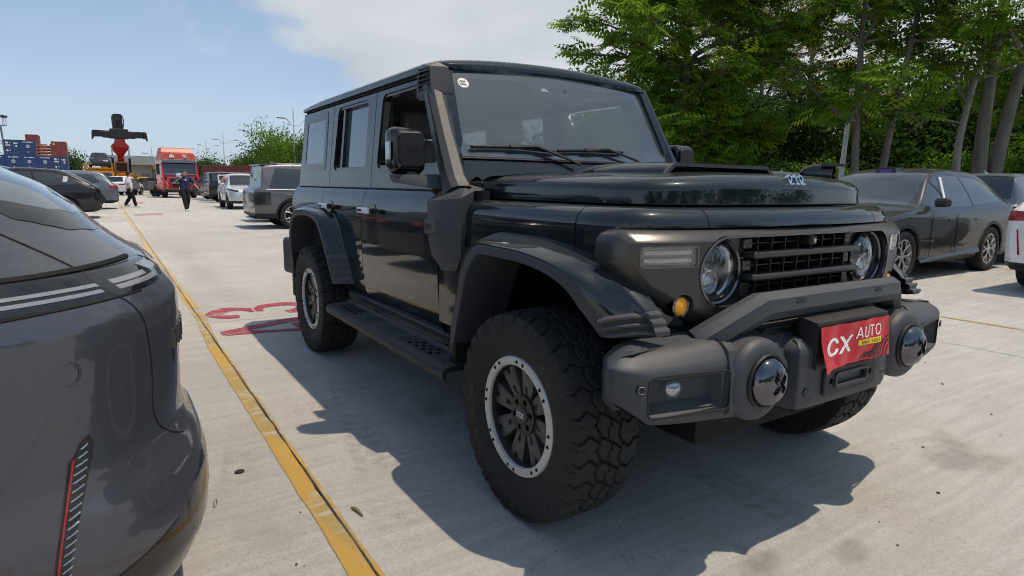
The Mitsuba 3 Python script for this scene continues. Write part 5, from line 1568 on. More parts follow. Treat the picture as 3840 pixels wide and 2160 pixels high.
place_car('wedge_suv', 'dark_parked_car', 'dark grey parked car beside the right edge of the red truck, farther of the pair', 'paint_dark_grey', (-47.2, 5.6, 0), PI / 2 + .1)
place_car('hatch', 'white_roof_car', 'pale car with bright roof standing behind the dark pair right of the red truck', 'paint_silver', (-50.6, 5.9, 0), PI / 2)

k = place_car('coupe_suv', 'black_coupe_suv', 'black coupe SUV with a white sheet in its rear side window, at left', 'paint_black', (-22.6, -4.70, 0), -PI / 2, tail='lamp_dark')
k.put('window_sheet', mv(box(-.06, .06, -.003, .003, -.14, .14), (-1.45, .845, 1.245), ry=-.25), 'sticker_white')
place_car('wedge_suv', 'teal_grey_hatch', 'blue-grey hatchback with red tail lamp parked beyond the black coupe SUV', 'paint_steel', (-30.6, -4.0, 0), -PI / 2)
place_car('hatch', 'white_hatch', 'white hatchback parked behind the man in the white shirt', 'paint_white', (-62.0, -.7, 0), PI - .38)

s_ = place_car('coupe_suv', 'dark_coupe_suv', 'glossy dark grey coupe SUV with purple roof sensor, nose to the lane at right', 'paint_dark_grey', (-1.95, 8.52, 0), -PI / 2, glass='mid_glass')
s_.put('roof_sensor', hull([(x - .22, y, z) for x, y, z in ((.47, -.19, 1.53), (.47, .19, 1.53), (.05, -.16, 1.60), (.05, .16, 1.60), (.43, -.13, 1.630), (.43, .13, 1.630), (.12, -.10, 1.655), (.12, .10, 1.655))]), 'gloss_black')
pr('purple_glass', (.07, .03, .20), .1, clear=1.0)
s_.put('sensor_window', hull([(x - .22, y, z) for x, y, z in ((.472, -.10, 1.560), (.472, .10, 1.560), (.445, -.085, 1.615), (.445, .085, 1.615), (.43, .1, 1.58), (.43, -.1, 1.58))]), 'purple_glass')
s_.put('white_pillar', mv(box(-.035, .035, -.003, .003, -.225, .225), (.19, .835, 1.275), rx=.30), 'sticker_white', label='white film strip on the window pillar')
s_.put('sill_blade', hull([(x, y, z) for x, y, z in ((-.95, .985, .34), (.95, .985, .26), (-.95, .96, .42), (.95, .95, .30), (-.95, .90, .30), (.95, .90, .24))]), 'paint_dark_grey')
place_car('hatch', 'pale_roof_car', 'blue-grey car whose roof shows between the bonnet and the round mirror pod', 'paint_steel', (-4.95, 8.6, 0), -PI / 2)
hb_ = place_car('hatch', 'silver_blue_hatch', 'silver-blue hatchback seen from behind beyond the dark grey coupe SUV', 'paint_steel', (-1.95, 13.3, 0), PI / 2, tail='lamp_dark')
hb_.put('wiper', bar([(-2.02, .05, 1.14), (-2.0, -.20, 1.15), (-1.98, -.38, 1.15)], .02, .02), 'plastic_black')
hb_.put('garnish', rbox(-2.245, -2.15, -.70, .70, .90, .97, .02), 'gloss_black')
hb_.put('reflector', rbox(-2.235, -2.18, .42, .60, .52, .56, .01), 'red_lens')
w_ = place_car('wedge_suv', 'white_suv', 'white SUV with red wedge reflector cut off by the right edge', 'paint_white', (.93, 9.75, 0), PI / 2)
w_.put('reflector', hull([(x, y, z) for x, y, z in ((-2.335, .71, .50), (-2.325, .735, .50), (-2.29, .84, .80), (-2.335, .76, .82), (-2.2, .75, .6), (-2.2, .80, .8))]), 'red_lens')

for k_, (x, md, pt, ty) in enumerate(((-4.65, 'hatch', 'paint_black', -2.80), (-7.5, 'coupe_suv', 'paint_dark_grey', -3.10), (-10.4, 'wedge_suv', 'paint_black', -3.35), (-13.3, 'hatch', 'paint_steel', -3.6))):
    place_car(md, 'row_car', ('black hatchback mirrored in the door of the black off-road car, third in the left row', 'dark grey coupe SUV, fourth in the left row behind the fastbacks', 'black SUV, fifth in the left row behind the fastbacks', 'blue-grey hatchback, sixth in the left row behind the fastbacks')[k_], pt, (x, ty - CARS[md]['L'] / 2, 0), -PI / 2)


# ---------------------------------------------------------------- container yard, machines, trucks, people
def rusty(base, rust=(0.16, 0.07, 0.04), a=.5):
    def fn(p, n, uv):
        w = smoothstep(.55, .8, fbm(p.x * 1.3, p.y * 1.3, p.z * 1.1, 4))
        s = .85 + .3 * noise(p.x * 4, p.y * 4, p.z * .7)
        return mix(mi.Color3f(*base) * s, mi.Color3f(*rust), a * w)
    return proc(fn)


pr('steel_blue', rusty((0.020, 0.050, 0.150), a=.12), .55)
pr('steel_maroon', rusty((0.20, 0.045, 0.040), a=.3), .55)
pr('steel_rust', rusty((0.30, 0.10, 0.06), (.45, .28, .2), .5), .7)
pr('steel_bright_blue', rusty((0.03, 0.22, 0.55), a=.1), .5)
pr('stacker_black', dusty((0.018, 0.019, 0.021), amount=.15), .5)
pr('rod_white', (0.75, 0.76, 0.76), .25, .3)
pr('concrete_white', (0.60, 0.59, 0.56), .8)
pr('wall_beige', (0.42, 0.38, 0.30), .8)
pr('roof_grey', (0.10, 0.115, 0.135), .6)
pr('tarp_orange', dusty((0.46, 0.055, 0.030), amount=.12), .4, clear=.4)


def corrugated(L, W, H, pitch=.28, d=.036):
    """A container's shell: corrugated sides and roof between its corner posts (length along x)."""
    parts = [box(-L / 2 + .02, L / 2 - .02, -W / 2 + .05, W / 2 - .05, .02, H - .04)]
    n = int(L / pitch)
    xs = np.linspace(-L / 2 + .12, L / 2 - .12, n * 4 + 1)
    prof = np.tile([0, 1, 1, 0], n)[:len(xs) - 1]
    for s in (-1, 1):
        y0 = s * (W / 2 - .045)
        yv = np.r_[prof, 0] * d * s + y0
        P = np.stack([np.column_stack([xs, yv, np.full(len(xs), .14)]), np.column_stack([xs, yv, np.full(len(xs), H - .12)])], 1)
        parts.append(grid(P, flip=s < 0))
    for x in (-L / 2 + .06, L / 2 - .06):
        for y in (-W / 2 + .06, W / 2 - .06):
            parts.append(box(x - .06, x + .06, y - .06, y + .06, 0, H))
    for y in (-W / 2 + .05, W / 2 - .05):
        parts += [box(-L / 2, L / 2, y - .045, y + .045, 0, .14), box(-L / 2, L / 2, y - .045, y + .045, H - .12, H)]
    for x in (-L / 2 + .05, L / 2 - .05):
        parts += [box(x - .045, x + .045, -W / 2 + .06, W / 2 - .06, 0, .15), box(x - .045, x + .045, -W / 2 + .06, W / 2 - .06, H - .13, H)]
    return cat(parts)


CN = {}


def container(label, at, mat, L=6.1, H=2.9, W=2.44, rz=0, end='front', marks=True, group=None, name='container'):
    t = Thing(name, label, 'shipping container', group, at=at, rz=rz)
    k = (L, H)
    if k not in CN:
        CN[k] = ply(corrugated(L, W, H), mat, smooth=False)
        CN['leaf', k] = ply(cat([box(L / 2 - .01, L / 2 + .03, .03, W / 2 - .13, .17, H - .15)] + [box(L / 2 + .03, L / 2 + .045, .08, W / 2 - .18, z, z + .10) for z in np.linspace(.4, H - .5, 5)]), mat, smooth=False)
        CN['rod', k] = ply(cyl((L / 2 + .06, 0, .1), (L / 2 + .06, 0, H - .1), .022, n=8), 'steel_grey')
        CN['front', k] = ply(cat([box(L / 2 - .01, L / 2 + .02, -W / 2 + .12, W / 2 - .12, .15, H - .13)] + [box(L / 2 + .02, L / 2 + .045, y - .07, y + .07, .17, H - .15) for y in np.linspace(-.98, .98, 8)]), mat, smooth=False)
        ring = Point(0, 0).buffer(.30).difference(Point(0, 0).buffer(.21)).union(Point(0, 0).buffer(.10)).difference(sbox(-.31, -.03, -.02, .03)).difference(sbox(.02, -.03, .31, .03))
        CN['ring', k] = ply(extr(ring, L / 2 + .046, L / 2 + .052, 'x'), 'white_print', smooth=False)
    t.put('shell', CN[k], mat)
    if end == 'doors':
        for s in (1, -1):
            d = t.put('door', CN['leaf', k], mat, to=np.diag([1, s, 1, 1]) if s > 0 else xf((0, -W / 2, 0)))
            for y in (.32, .80):
                t.put('lock_rod', CN['rod', k], 'steel_grey', d, to=xf((0, s * y, 0)))
        if marks:
            for y0, y1, z0, z1 in ((-.95, -.55, H - .75, H - .40), (-.35, -.15, H - .62, H - .45), (-.95, -.20, H - 1.15, H - .95), (.25, .95, H - .75, H - .55), (.55, .80, H - 1.35, H - 1.0), (-.9, -.6, .7, 1.0)):
                t.put('marking', box(L / 2 + .046, L / 2 + .052, y0, y1, z0, z1), 'white_print')
            t.put('placard', box(L / 2 + .046, L / 2 + .053, -.42, -.2, .75, 1.0), 'amber_lens')
    else:
        fr = t.put('end_wall', CN['front', k], mat)
        if marks:
            t.put('emblem', CN['ring', k], 'white_print', fr, to=xf((0, 0, H * .60)))
            for y0, y1 in ((-.75, -.30), (-.15, .80)):
                t.put('lettering', box(L / 2 + .046, L / 2 + .052, y0, y1, H - .42, H - .30), 'white_print', fr)
            t.put('placard', box(L / 2 + .046, L / 2 + .053, -.08, .10, .55, .75), 'amber_lens', fr)
    return t


CX = -155.0
cy_ = {-1: -19.0, 0: -16.5, 1: -14.05, 2: -11.6, 3: -9.15}
where = {-1: 'far left column', 0: 'second column', 1: 'third column', 2: 'fourth column', 3: 'rightmost column'}
for c_ in (-1, 0, 1, 2, 3):
    for row, nm in ((0, 'bottom'), (1, 'middle')):
        if (c_, row) == (3, 1):
            container('dark blue container with two door leaves under the maroon one', (CX, cy_[c_], 2.9 * row), 'steel_blue', end='doors')
        else:
            container(f'dark blue container with white ring emblem, {nm} tier, {where[c_]}', (CX, cy_[c_], 2.9 * row), 'steel_blue')
container('dark blue container with door rods and white lettering, top left of the stack', (CX, cy_[0], 5.8), 'steel_blue', end='doors')
container('dark blue container with white ring emblem, top tier beside the door-fronted one', (CX, cy_[1], 5.8), 'steel_blue')
container('maroon container on top of the right end of the blue stack', (CX, cy_[3], 5.8), 'steel_maroon', marks=False).put('sticker', box(3.10, 3.107, -.95, -.65, 2.2, 2.5), 'yellow_print')
container('maroon container behind the stack, rising highest at its middle', (-187, -15.6, 8.7), 'steel_maroon', marks=False)
for k in range(3):
    container(('lowest', 'second', 'third')[k] + ' maroon container of the hidden column behind the blue stack', (-187, -15.6, 2.9 * k), 'steel_maroon', marks=False)
container('bright blue container at the foot of the lattice light tower', (-158, -19.6 - 2.3, 3.1), 'steel_bright_blue', marks=False)
container('bright blue container under the other one at the light tower', (-158, -19.6 - 2.3, .2), 'steel_bright_blue', marks=False)
for k in range(4):
    t = Thing('flat_rack', ('lowest', 'second', 'third', 'topmost')[k] + ' of the folded rusty flat racks stacked in the gap of the container stack', 'flat rack', 'folded flat racks', at=(CX, cy_[2], 5.8 + .60 * k))
    t.put('deck', box(-3.05, 3.05, -1.2, 1.2, 0, .24), 'steel_rust')
    for y in (-1.12, 1.12):
        t.put('folded_post', box(2.6, 3.06, y - .1, y + .1, .24, .56), 'steel_rust')
    t.put('folded_wall', box(2.9, 3.04, -.6, .6, .28, .48), 'steel_rust')
container('long brown-red container running from the red truck to the right before the trees', (-58.9, 9.9, 0), 'steel_maroon', L=12.19, H=2.75, rz=.855, marks=False)
container('white box container behind the right side of the red truck', (-66.0, 3.75, 1.15), 'concrete_white', L=6.1, H=2.5, rz=.1, marks=False)
container('dark blue container beside the yellow pillar of the guard house', (-94.4, 4.6, .2), 'steel_blue', L=6.1, H=2.6, rz=.2, marks=False)

# lattice tower with its lamp crown
tw = Thing('lighting_tower', 'slim lattice lighting tower with lamp crown behind the containers at far left', 'light tower', at=(-166, -19.9, 0))
for i, (sx, sy) in enumerate(((-1, -1), (-1, 1), (1, 1), (1, -1))):
    tw.put('leg', cyl((sx * 1.0, sy * 1.0, 0), (sx * .65, sy * .65, 12.2), .10, n=6), 'steel_grey')
for k in range(9):
    z0, z1 = 1.2 + 1.25 * k, 2.45 + 1.25 * k
    w0, w1 = 1.0 - .35 * z0 / 12.2, 1.0 - .35 * z1 / 12.2
    tw.put('brace', cyl((w0, -w0 if k % 2 else w0, z0), (w1, w1 if k % 2 else -w1, z1), .06, n=5), 'steel_grey')
    tw.put('brace', cyl((w0, w0, z0), (-w0, w0, z0), .05, n=5), 'steel_grey')
tw.put('platform', cat([tube([(1.6 * math.cos(a), 1.6 * math.sin(a), z) for a in np.linspace(0, 2 * PI, 17)], .07, 5) for z in (12.2, 13.9)]), 'steel_grey')
for k in range(8):
    a = 2 * PI * k / 8
    tw.put('floodlight', mv(box(-.15, .15, -.32, .32, -.22, .22), (1.75 * math.cos(a), 1.75 * math.sin(a), 14.0), rz=a, ry=.5), 'steel_dark')
    tw.put('railing_post', cyl((1.6 * math.cos(a), 1.6 * math.sin(a), 12.2), (1.6 * math.cos(a), 1.6 * math.sin(a), 13.9), .05, n=5), 'steel_grey')

sl = Thing('grain_silos', 'white row of tall silos far behind the container stack', 'silo', at=(-1101, -34.5, 0), rz=-.02)
for k in range(6):
    sl.put('silo', mv(cat(cyl((0, 0, 0), (0, 0, 25), 1.75, n=24), cyl((0, 0, 25), (0, 0, 26.2), 1.75, .4, 24)), (0, -8.4 + 3.3 * k, 0)), 'concrete_white')
sl.put('gallery', box(-1, 1, -9, 9, 25.4, 27.6), 'concrete_white')

# guard house
gh = Thing('guard_house', 'low guard house with broad grey roof and a yellow pillar behind the trailer', 'building', at=(-97, 1.6, 0), rz=.0)
gh.put('roof', hull([(x, y, z) for x, y, z in ((-4, -5.2, 3.3), (4, -5.2, 3.3), (4, 6.5, 3.3), (-4, 6.5, 3.3), (-2.5, -4, 4.5), (2.5, -4, 4.5), (2.5, 5.4, 4.5), (-2.5, 5.4, 4.5))]), 'roof_grey')
gh.put('wall', box(-3, 2.6, -4, 5.6, 0, 3.3), 'wall_beige')
gh.put('window', box(2.59, 2.63, -3.2, -1.2, 1.1, 2.3), 'car_glass')
gh.put('door', box(2.59, 2.64, .6, 1.5, .05, 2.2), 'steel_grey')
gh.put('pillar', box(3.0, 3.5, 1.9, 3.3, 0, 3.3), 'yellow_print', label='yellow pillar')

# reach stacker with its spreader raised
rs_ = Thing('reach_stacker', 'reach stacker with raised red boom and black container spreader behind the yellow carrier', 'reach stacker', at=(-80.2, -.35, 0), rz=0.03, wide=.83)
rs_.put('chassis', cat(rbox(-6.5, .2, -1.7, 1.7, .9, 1.9, .1), rbox(-1.2, .6, -2.0, 2.0, .8, 1.5, .08)), 'paint_orange')
for x in (-.6, -6.0):
    for s in (-1, 1):
        for d in ((0, .75) if x > -1 else (0,)):
            rs_.put('wheel', mv(mv(tyre_std, s=.82), (x, s * (1.55 + .0 + d * .9 - .25), .82), rz=PI / 2), 'rubber', smooth=40)
cb_ = rs_.put('cab', unman(man(rbox(-2.6, -.4, -.75, .75, 1.7, 3.35, .08)) - man(box(-.75, .3, -.62, .62, 2.30, 3.20))), 'paint_orange')
rs_.put('cab_glass', box(-.72, -.70, -.62, .62, 2.30, 3.20), 'car_glass', cb_)
rs_.put('hood', rbox(-.3, .3, -1.35, 1.35, 1.5, 2.1, .06), 'paint_orange')
boom = [(3.30, .44, .50), (3.75, .33, .45), (4.05, .38, .55), (4.85, 1.05, .62), (5.05, 1.05, .65), (5.45, .62, .62), (6.2, .55, .55)]
S = []
for z, hw, hd in boom:
    x = -1.4 + (z - 3.3) * .42
    S.append([(x - hd, -hw, z), (x + hd, -hw, z), (x + hd, hw, z), (x - hd, hw, z)])
rs_.put('boom', loft(np.array(S)), 'paint_red', smooth=20)
for s in (-1, 1):
    rs_.put('lift_rod', cyl((-.3, s * .98, 3.6), (.05, s * .98, 4.9), .095, n=12), 'rod_white')
    rs_.put('lift_barrel', cyl((-.6, s * 1.0, 1.2), (-.3, s * .98, 3.75), .15, n=12), 'stacker_black')
hdS = [[(x0, y * w - .1, z) for x0, y in ((-.9, -1), (.75, -1), (.75, 1), (-.9, 1))] for z, w in ((5.85, 1.0), (6.45, .80), (6.9, .58), (7.6, .55), (8.25, .55), (8.45, .45))]
hd2 = rs_.put('boom_head', loft(np.array(hdS)), 'stacker_black', smooth=15)
rs_.put('head_hollow', box(.74, .80, -.32, .12, 7.25, 7.75), 'matt_black', hd2)
for s in (-1, 1):
    rs_.put('hose', tube(spline([(.8, s * .5 - .1, 6.9), (1.0, s * .64 - .1, 7.4), (.9, s * .62 - .1, 8.1), (.5, s * .5 - .1, 8.3)], 12), .06, 6), 'stacker_black', hd2)
sp_ = rs_.put('spreader', cat(rbox(.2, 1.0, -2.95, 2.95, 5.95, 6.62, .05), rbox(.1, 1.1, -1.1, 1.0, 5.80, 6.85, .06), rbox(.15, 1.05, -1.9, 1.8, 5.86, 6.5, .05)), 'stacker_black')
for s in (-1, 1):
    rs_.put('spreader_arm', cat(hull([(x, s * y, z) for x in (-.6, 1.5) for y, z in ((2.75, 6.6), (3.05, 6.55), (3.12, 5.95), (2.8, 5.9))]), hull([(x, s * y, z) for x in (1.2, 1.5) for y, z in ((2.85, 6.0), (3.12, 6.0), (3.15, 5.62), (3.0, 5.60))])), 'stacker_black', sp_)

# car carrier with a dark car on its upper deck
cr = Thing('car_carrier', 'yellow car transporter truck facing the camera with a dark car on its upper deck', 'truck', at=(-75.2, -2.45, 0), rz=.02)
cbm = loft(np.array([[(x, -w, z), (x, w, z), (x - 2.0, w, z), (x - 2.0, -w, z)] for x, w, z in ((.0, 1.22, .45), (.05, 1.24, 1.1), (.0, 1.24, 1.35), (-.16, 1.20, 2.15), (-.35, 1.15, 2.42))]))
ck = cr.put('cab', cbm, 'paint_orange', smooth=20)
cr.put('windscreen', hull([(x, s * w, z) for s in (-1, 1) for x, w, z in ((.02, 1.08, 1.40), (.03, 1.08, 1.42), (-.12, 1.02, 2.05), (-.10, 1.02, 2.05))]), 'car_glass', ck)
cr.put('grille', rbox(.03, .08, -.95, .95, .80, 1.05, .02), 'gloss_black', ck)
cr.put('bumper', rbox(-.2, .12, -1.22, 1.22, .42, .72, .04), 'paint_orange', ck)
for s in (-1, 1):
    cr.put('headlight', rbox(.03, .09, min(s * .9, s * 1.18), max(s * .9, s * 1.18), .78, 1.08, .02), 'lamp_clear', ck)
    cr.put('mirror', rbox(-.1, .0, s * 1.38 - .08, s * 1.38 + .08, 1.5, 2.0, .03), 'plastic_black', ck)
    cr.put('deck_post', box(-2.6, -2.4, s * 1.22 - .07, s * 1.22 + .07, .5, 3.1), 'paint_orange')
    cr.put('deck_post', box(-8.0, -7.8, s * 1.22 - .07, s * 1.22 + .07, .5, 3.1), 'paint_orange')
    for x in (-.9, -5.5, -6.6):
        cr.put('wheel', mv(mv(tyre_std, s=.5), (x, s * 1.08, .5), rz=PI / 2), 'rubber', smooth=40)
cr.put('upper_deck', box(-8.2, -.1, -1.22, 1.22, 2.45, 2.56), 'paint_orange')
cr.put('roof_lamps', rbox(-.6, -.4, -1.0, 1.0, 2.42, 2.50, .03), 'amber_lens')
place_car('coupe_suv', 'carried_car', 'dark grey car riding on the upper deck of the yellow transporter', 'paint_dark_grey', (-78.3, -2.4, 2.56), .02, head='lamp_dark', lod=1).put('number_sheet', rbox(2.33, 2.37, .25, .70, .62, .76, .01), 'sticker_white')

# the red tractor truck and its empty trailer
tk_ = Thing('red_truck', 'red tractor truck with tall roof fairing facing the camera, empty trailer behind', 'truck', at=(-51.6, 2.75, 0), rz=.10)
cabS = [[(x, -w, z), (x, w, z), (-2.0, w, z), (-2.0, -w, z)] for x, w, z in ((.42, 1.20, .62), (.47, 1.24, .95), (.45, 1.25, 1.40), (.36, 1.25, 1.75), (.22, 1.22, 2.35), (.06, 1.18, 2.85))]
ck = tk_.put('cab', loft(np.array(cabS)), 'paint_red', smooth=25)
fr_ = loft(np.array([[(x, -w, z), (x, w, z), (-2.0, w, z), (-2.0, -w, z)] for x, w, z in ((.10, 1.20, 2.84), (.05, 1.19, 3.0), (-.05, 1.12, 3.35), (-.30, 1.04, 3.46))]))
tk_.put('roof', fr_, 'tarp_orange', ck, smooth=25)
tk_.put('fairing', loft(np.array([[(x, -w, z), (x, w, z), (-2.0, w, z), (-2.0, -w, z)] for x, w, z in ((-.36, 1.10, 3.44), (-.62, 1.02, 3.74), (-.8, .98, 3.80))])), 'tarp_orange', smooth=20)
tk_.put('windscreen', hull([(x, s * w, z) for s in (-1, 1) for x, w, z in ((.36, 1.12, 1.86), (.38, 1.12, 1.86), (.20, 1.10, 2.60), (.16, 1.10, 2.62), (.40, .3, 1.80))]), 'car_glass', ck)
tk_.put('sun_visor', hull([(x, s * w, z) for s in (-1, 1) for x, w, z in ((.38, 1.16, 2.66), (.15, 1.2, 2.66), (.34, 1.12, 2.86), (.08, 1.18, 2.92))]), 'paint_steel', ck)
tk_.put('grille', hull([(x, s * w, z) for s in (-1, 1) for x, w, z in ((.48, .72, 1.42), (.50, .80, 1.30), (.50, .55, .85), (.46, .50, .80), (.47, .76, 1.46))]), 'plastic_black', ck)
tk_.put('grille_bar', hull([(x, s * w, z) for s in (-1, 1) for x, w, z in ((.50, .74, 1.16), (.53, .74, 1.14), (.53, .66, 1.08), (.50, .66, 1.06))]), 'steel_grey', ck)
tk_.put('wiper_panel', rbox(.36, .44, -1.15, 1.15, 1.74, 1.82, .02), 'steel_grey', ck)
tk_.put('bumper', cat(rbox(.0, .50, -1.24, 1.24, .42, .66, .05)), 'plastic_black', ck)
tk_.put('number_plate', box(.52, .53, -.2, .12, .62, .80), 'yellow_print', ck)
for s in (-1, 1):
    tk_.put('headlight', hull([(x, s * w, z) for x, w, z in ((.46, 1.16, .92), (.48, .86, .88), (.47, .86, .98), (.46, 1.0, 1.22), (.44, 1.18, 1.24), (.40, 1.2, .95))]), 'lamp_clear', ck)
    tk_.put('fog_lamp', rbox(.47, .51, s * .98 - .09, s * .98 + .09, .68, .78, .02), 'lamp_clear', ck)
    tk_.put('mirror', rbox(.05, .22, s * 1.47 - .11, s * 1.47 + .11, 1.75, 2.55, .05), 'plastic_black', ck)
    tk_.put('mirror_arm', bar([(.05, s * 1.2, 2.5), (.12, s * 1.45, 2.5)], .04, .05), 'plastic_black', ck)
    tk_.put('side_intake', rbox(.42, .46, s * 1.05 - .08, s * 1.05 + .08, 1.32, 1.62, .02), 'plastic_black', ck)
    for x in (-.55, -3.6, -4.9):
        tk_.put('wheel', mv(mv(tyre_std, s=.50), (x, s * 1.02, .5), rz=PI / 2), 'rubber', smooth=40)
    tk_.put('marker_lamp', rbox(-.05, .03, s * .55 - .05, s * .55 + .05, 3.38, 3.46, .02), 'amber_lens', ck)
tk_.put('chassis', box(-6.0, .2, -.5, .5, .6, .95), 'steel_dark')
# the two characters on the fairing, in strokes (y, z)
G1 = [((-.62, 3.27), (-.34, 3.29)), ((-.66, 3.20), (-.30, 3.20)), ((-.48, 3.32), (-.48, 3.02)), ((-.62, 3.15), (-.62, 3.05)), ((-.56, 3.16), (-.56, 3.05)), ((-.34, 3.15), (-.34, 3.05)), ((-.40, 3.16), (-.40, 3.05)), ((-.62, 3.11), (-.34, 3.11)), ((-.50, 3.10), (-.64, 3.01)), ((-.46, 3.10), (-.32, 3.01))]
G2 = [((.22, 3.20), (.58, 3.23)), ((.36, 3.32), (.34, 3.15)), ((.34, 3.15), (.24, 3.02)), ((.44, 3.20), (.43, 3.06)), ((.43, 3.05), (.60, 3.05)), ((.60, 3.05), (.60, 3.10)), ((.56, 3.17), (.36, 3.03)), ((.48, 3.31), (.56, 3.27))]
for gl_ in (G1, G2):
    gm = []
    for a, b in gl_:
        xa, xb = (.075 - (a[1] - 3.0) * .29 + .02), (.075 - (b[1] - 3.0) * .29 + .02)
        gm.append(bar([(xa, a[0], a[1]), (xb, b[0], b[1])], .035, .035, (1, 0, .1)))
    tk_.put('lettering', cat(gm), 'white_print', ck)
for y0, w_ in ((-.78, .34), (.74, .22)):
    tk_.put('side_lettering', box(.445, .452, y0, y0 + w_, 1.50, 1.56), 'rim_silver', ck)
tr = Thing('trailer_chassis', 'empty grey container trailer chassis hitched behind the red truck', 'trailer', at=(-51.6, 2.75, 0), rz=.17)
tr.put('frame', cat(box(-14.0, -3.2, -.62, -.40, 1.15, 1.5), box(-14.0, -3.2, .40, .62, 1.15, 1.5), box(-5.4, -5.1, -1.2, 1.2, 1.25, 1.5), box(-13.9, -13.6, -1.22, 1.22, 1.2, 1.5)), 'steel_dark')
for x in (-10.2, -11.5, -12.8):
    for s in (-1, 1):
        tr.put('wheel', mv(mv(tyre_std, s=.50), (x, s * 1.02, .5), rz=PI / 2), 'rubber', smooth=40)
for x in (-9.5, -4.3):
    for s in (-1, 1):
        tr.put('mud_guard', rbox(x, x + .04, min(s * .72, s * 1.25), max(s * .72, s * 1.25), .55, 1.25, .015), 'steel_grey')
tr.put('strap', tube(spline([(-9.4, -.9, 1.4), (-9.4, -.5, 1.55), (-9.4, 0, 1.5)], 8), .05, 6), 'yellow_print')

# street lamps of the road beyond the containers
for k, (x, y, h_, a_) in enumerate(((-56.9, 12.8, 6.5, 1.25), (-80.5, 13.6, 7.0, 1.3), (-101.1, 13.4, 7.0, 1.3), (-130.4, 14.7, 7.6, 1.4), (-148.1, 15.4, 7.6, 1.4), (-101.2, 3.9, 4.6, .9))):
    nm = ('nearest of the lamps right above the silver-grey SUV', 'second lamp from the black off-road car', 'third lamp from the black off-road car', 'fourth lamp, just right of the red truck', 'farthest lamp, beside the red truck roof', 'short pale lamp left of the red truck')[k]
    t = Thing('street_lamp', 'tall white double-arm street lamp, ' + nm, 'street lamp', 'street lamps of the road behind the yard', at=(x, y, 0), rz=.15)
    t.put('pole', tube([(0, 0, 0), (0, 0, h_ + 1.4)], [.13, .05], 8), 'steel_white')
    for s in (-1, 1):
        ln = a_ if s > 0 else a_ * .55
        arm = t.put('arm', tube(spline([(0, 0, h_), (0, s * ln * .4, h_ + .02), (0, s * ln * .8, h_ + .42), (0, s * ln * 1.15, h_ + .52)], 10), .055, 6), 'steel_white')
        t.put('lamp_head', rbox(-.13, .13, min(s * ln * 1.1, s * ln * 1.1 + s * .75), max(s * ln * 1.1, s * ln * 1.1 + s * .75), h_ + .48, h_ + .58, .04), 'steel_grey', arm)
pp = Thing('pale_pole', 'pale lamp pole standing among the tree trunks at right', 'pole', at=(-12.0, 24.5, 0))
pp.put('shaft', tube([(0, 0, 0), (.25, -.1, 6.2)], [.12, .08], 10), 'steel_white')


# people ----------------------------------------------------------
def limb_body(bones, refine=.035, it=14):
    Ms = [m3.Manifold.batch_hull([m3.Manifold.sphere(ra, 20).translate(list(map(float, a))), m3.Manifold.sphere(rb, 20).translate(list(map(float, b)))]) for a, ra, b, rb in bones]
    M = m3.Manifold.batch_boolean(Ms, m3.OpType.Add).refine_to_length(refine)
    m = unman(M)
    m = trimesh.Trimesh(m.vertices, m.faces, process=True)
    trimesh.smoothing.filter_taubin(m, iterations=it)
    return m


def hand(wrist, d, nrm, curl=.5, side=1):
    """A palm, four bent fingers and a thumb. d: direction of the hand, nrm: out of the back of the hand."""
    d, nrm = (np.asarray(v, float) / np.linalg.norm(v) for v in (d, nrm))
    a = np.cross(nrm, d)
    w = np.asarray(wrist, float)
    b = [(w, .026, w + d * .055 + a * .018, .020), (w, .026, w + d * .055 - a * .018, .020), (w + d * .055 + a * .022, .016, w + d * .075 + a * .028, .012), (w + d * .055 - a * .022, .016, w + d * .075 - a * .028, .012)]
    for i, L in enumerate((.070, .080, .074, .058)):
        p = w + d * .075 + a * (.030 - .020 * i)
        q = p + (d * math.cos(curl * .6) - nrm * math.sin(curl * .6)) * L * .5
        e = q + (d * math.cos(curl * 1.5) - nrm * math.sin(curl * 1.5)) * L * .5
        b += [(p, .0105, q, .0095), (q, .0095, e, .008)]
    p = w + d * .02 + a * .03 * side
    q = p + d * .035 + a * .03 * side - nrm * .01
    b += [(p, .013, q, .011), (q, .011, q + d * .03 - nrm * .012, .009)]
    return b


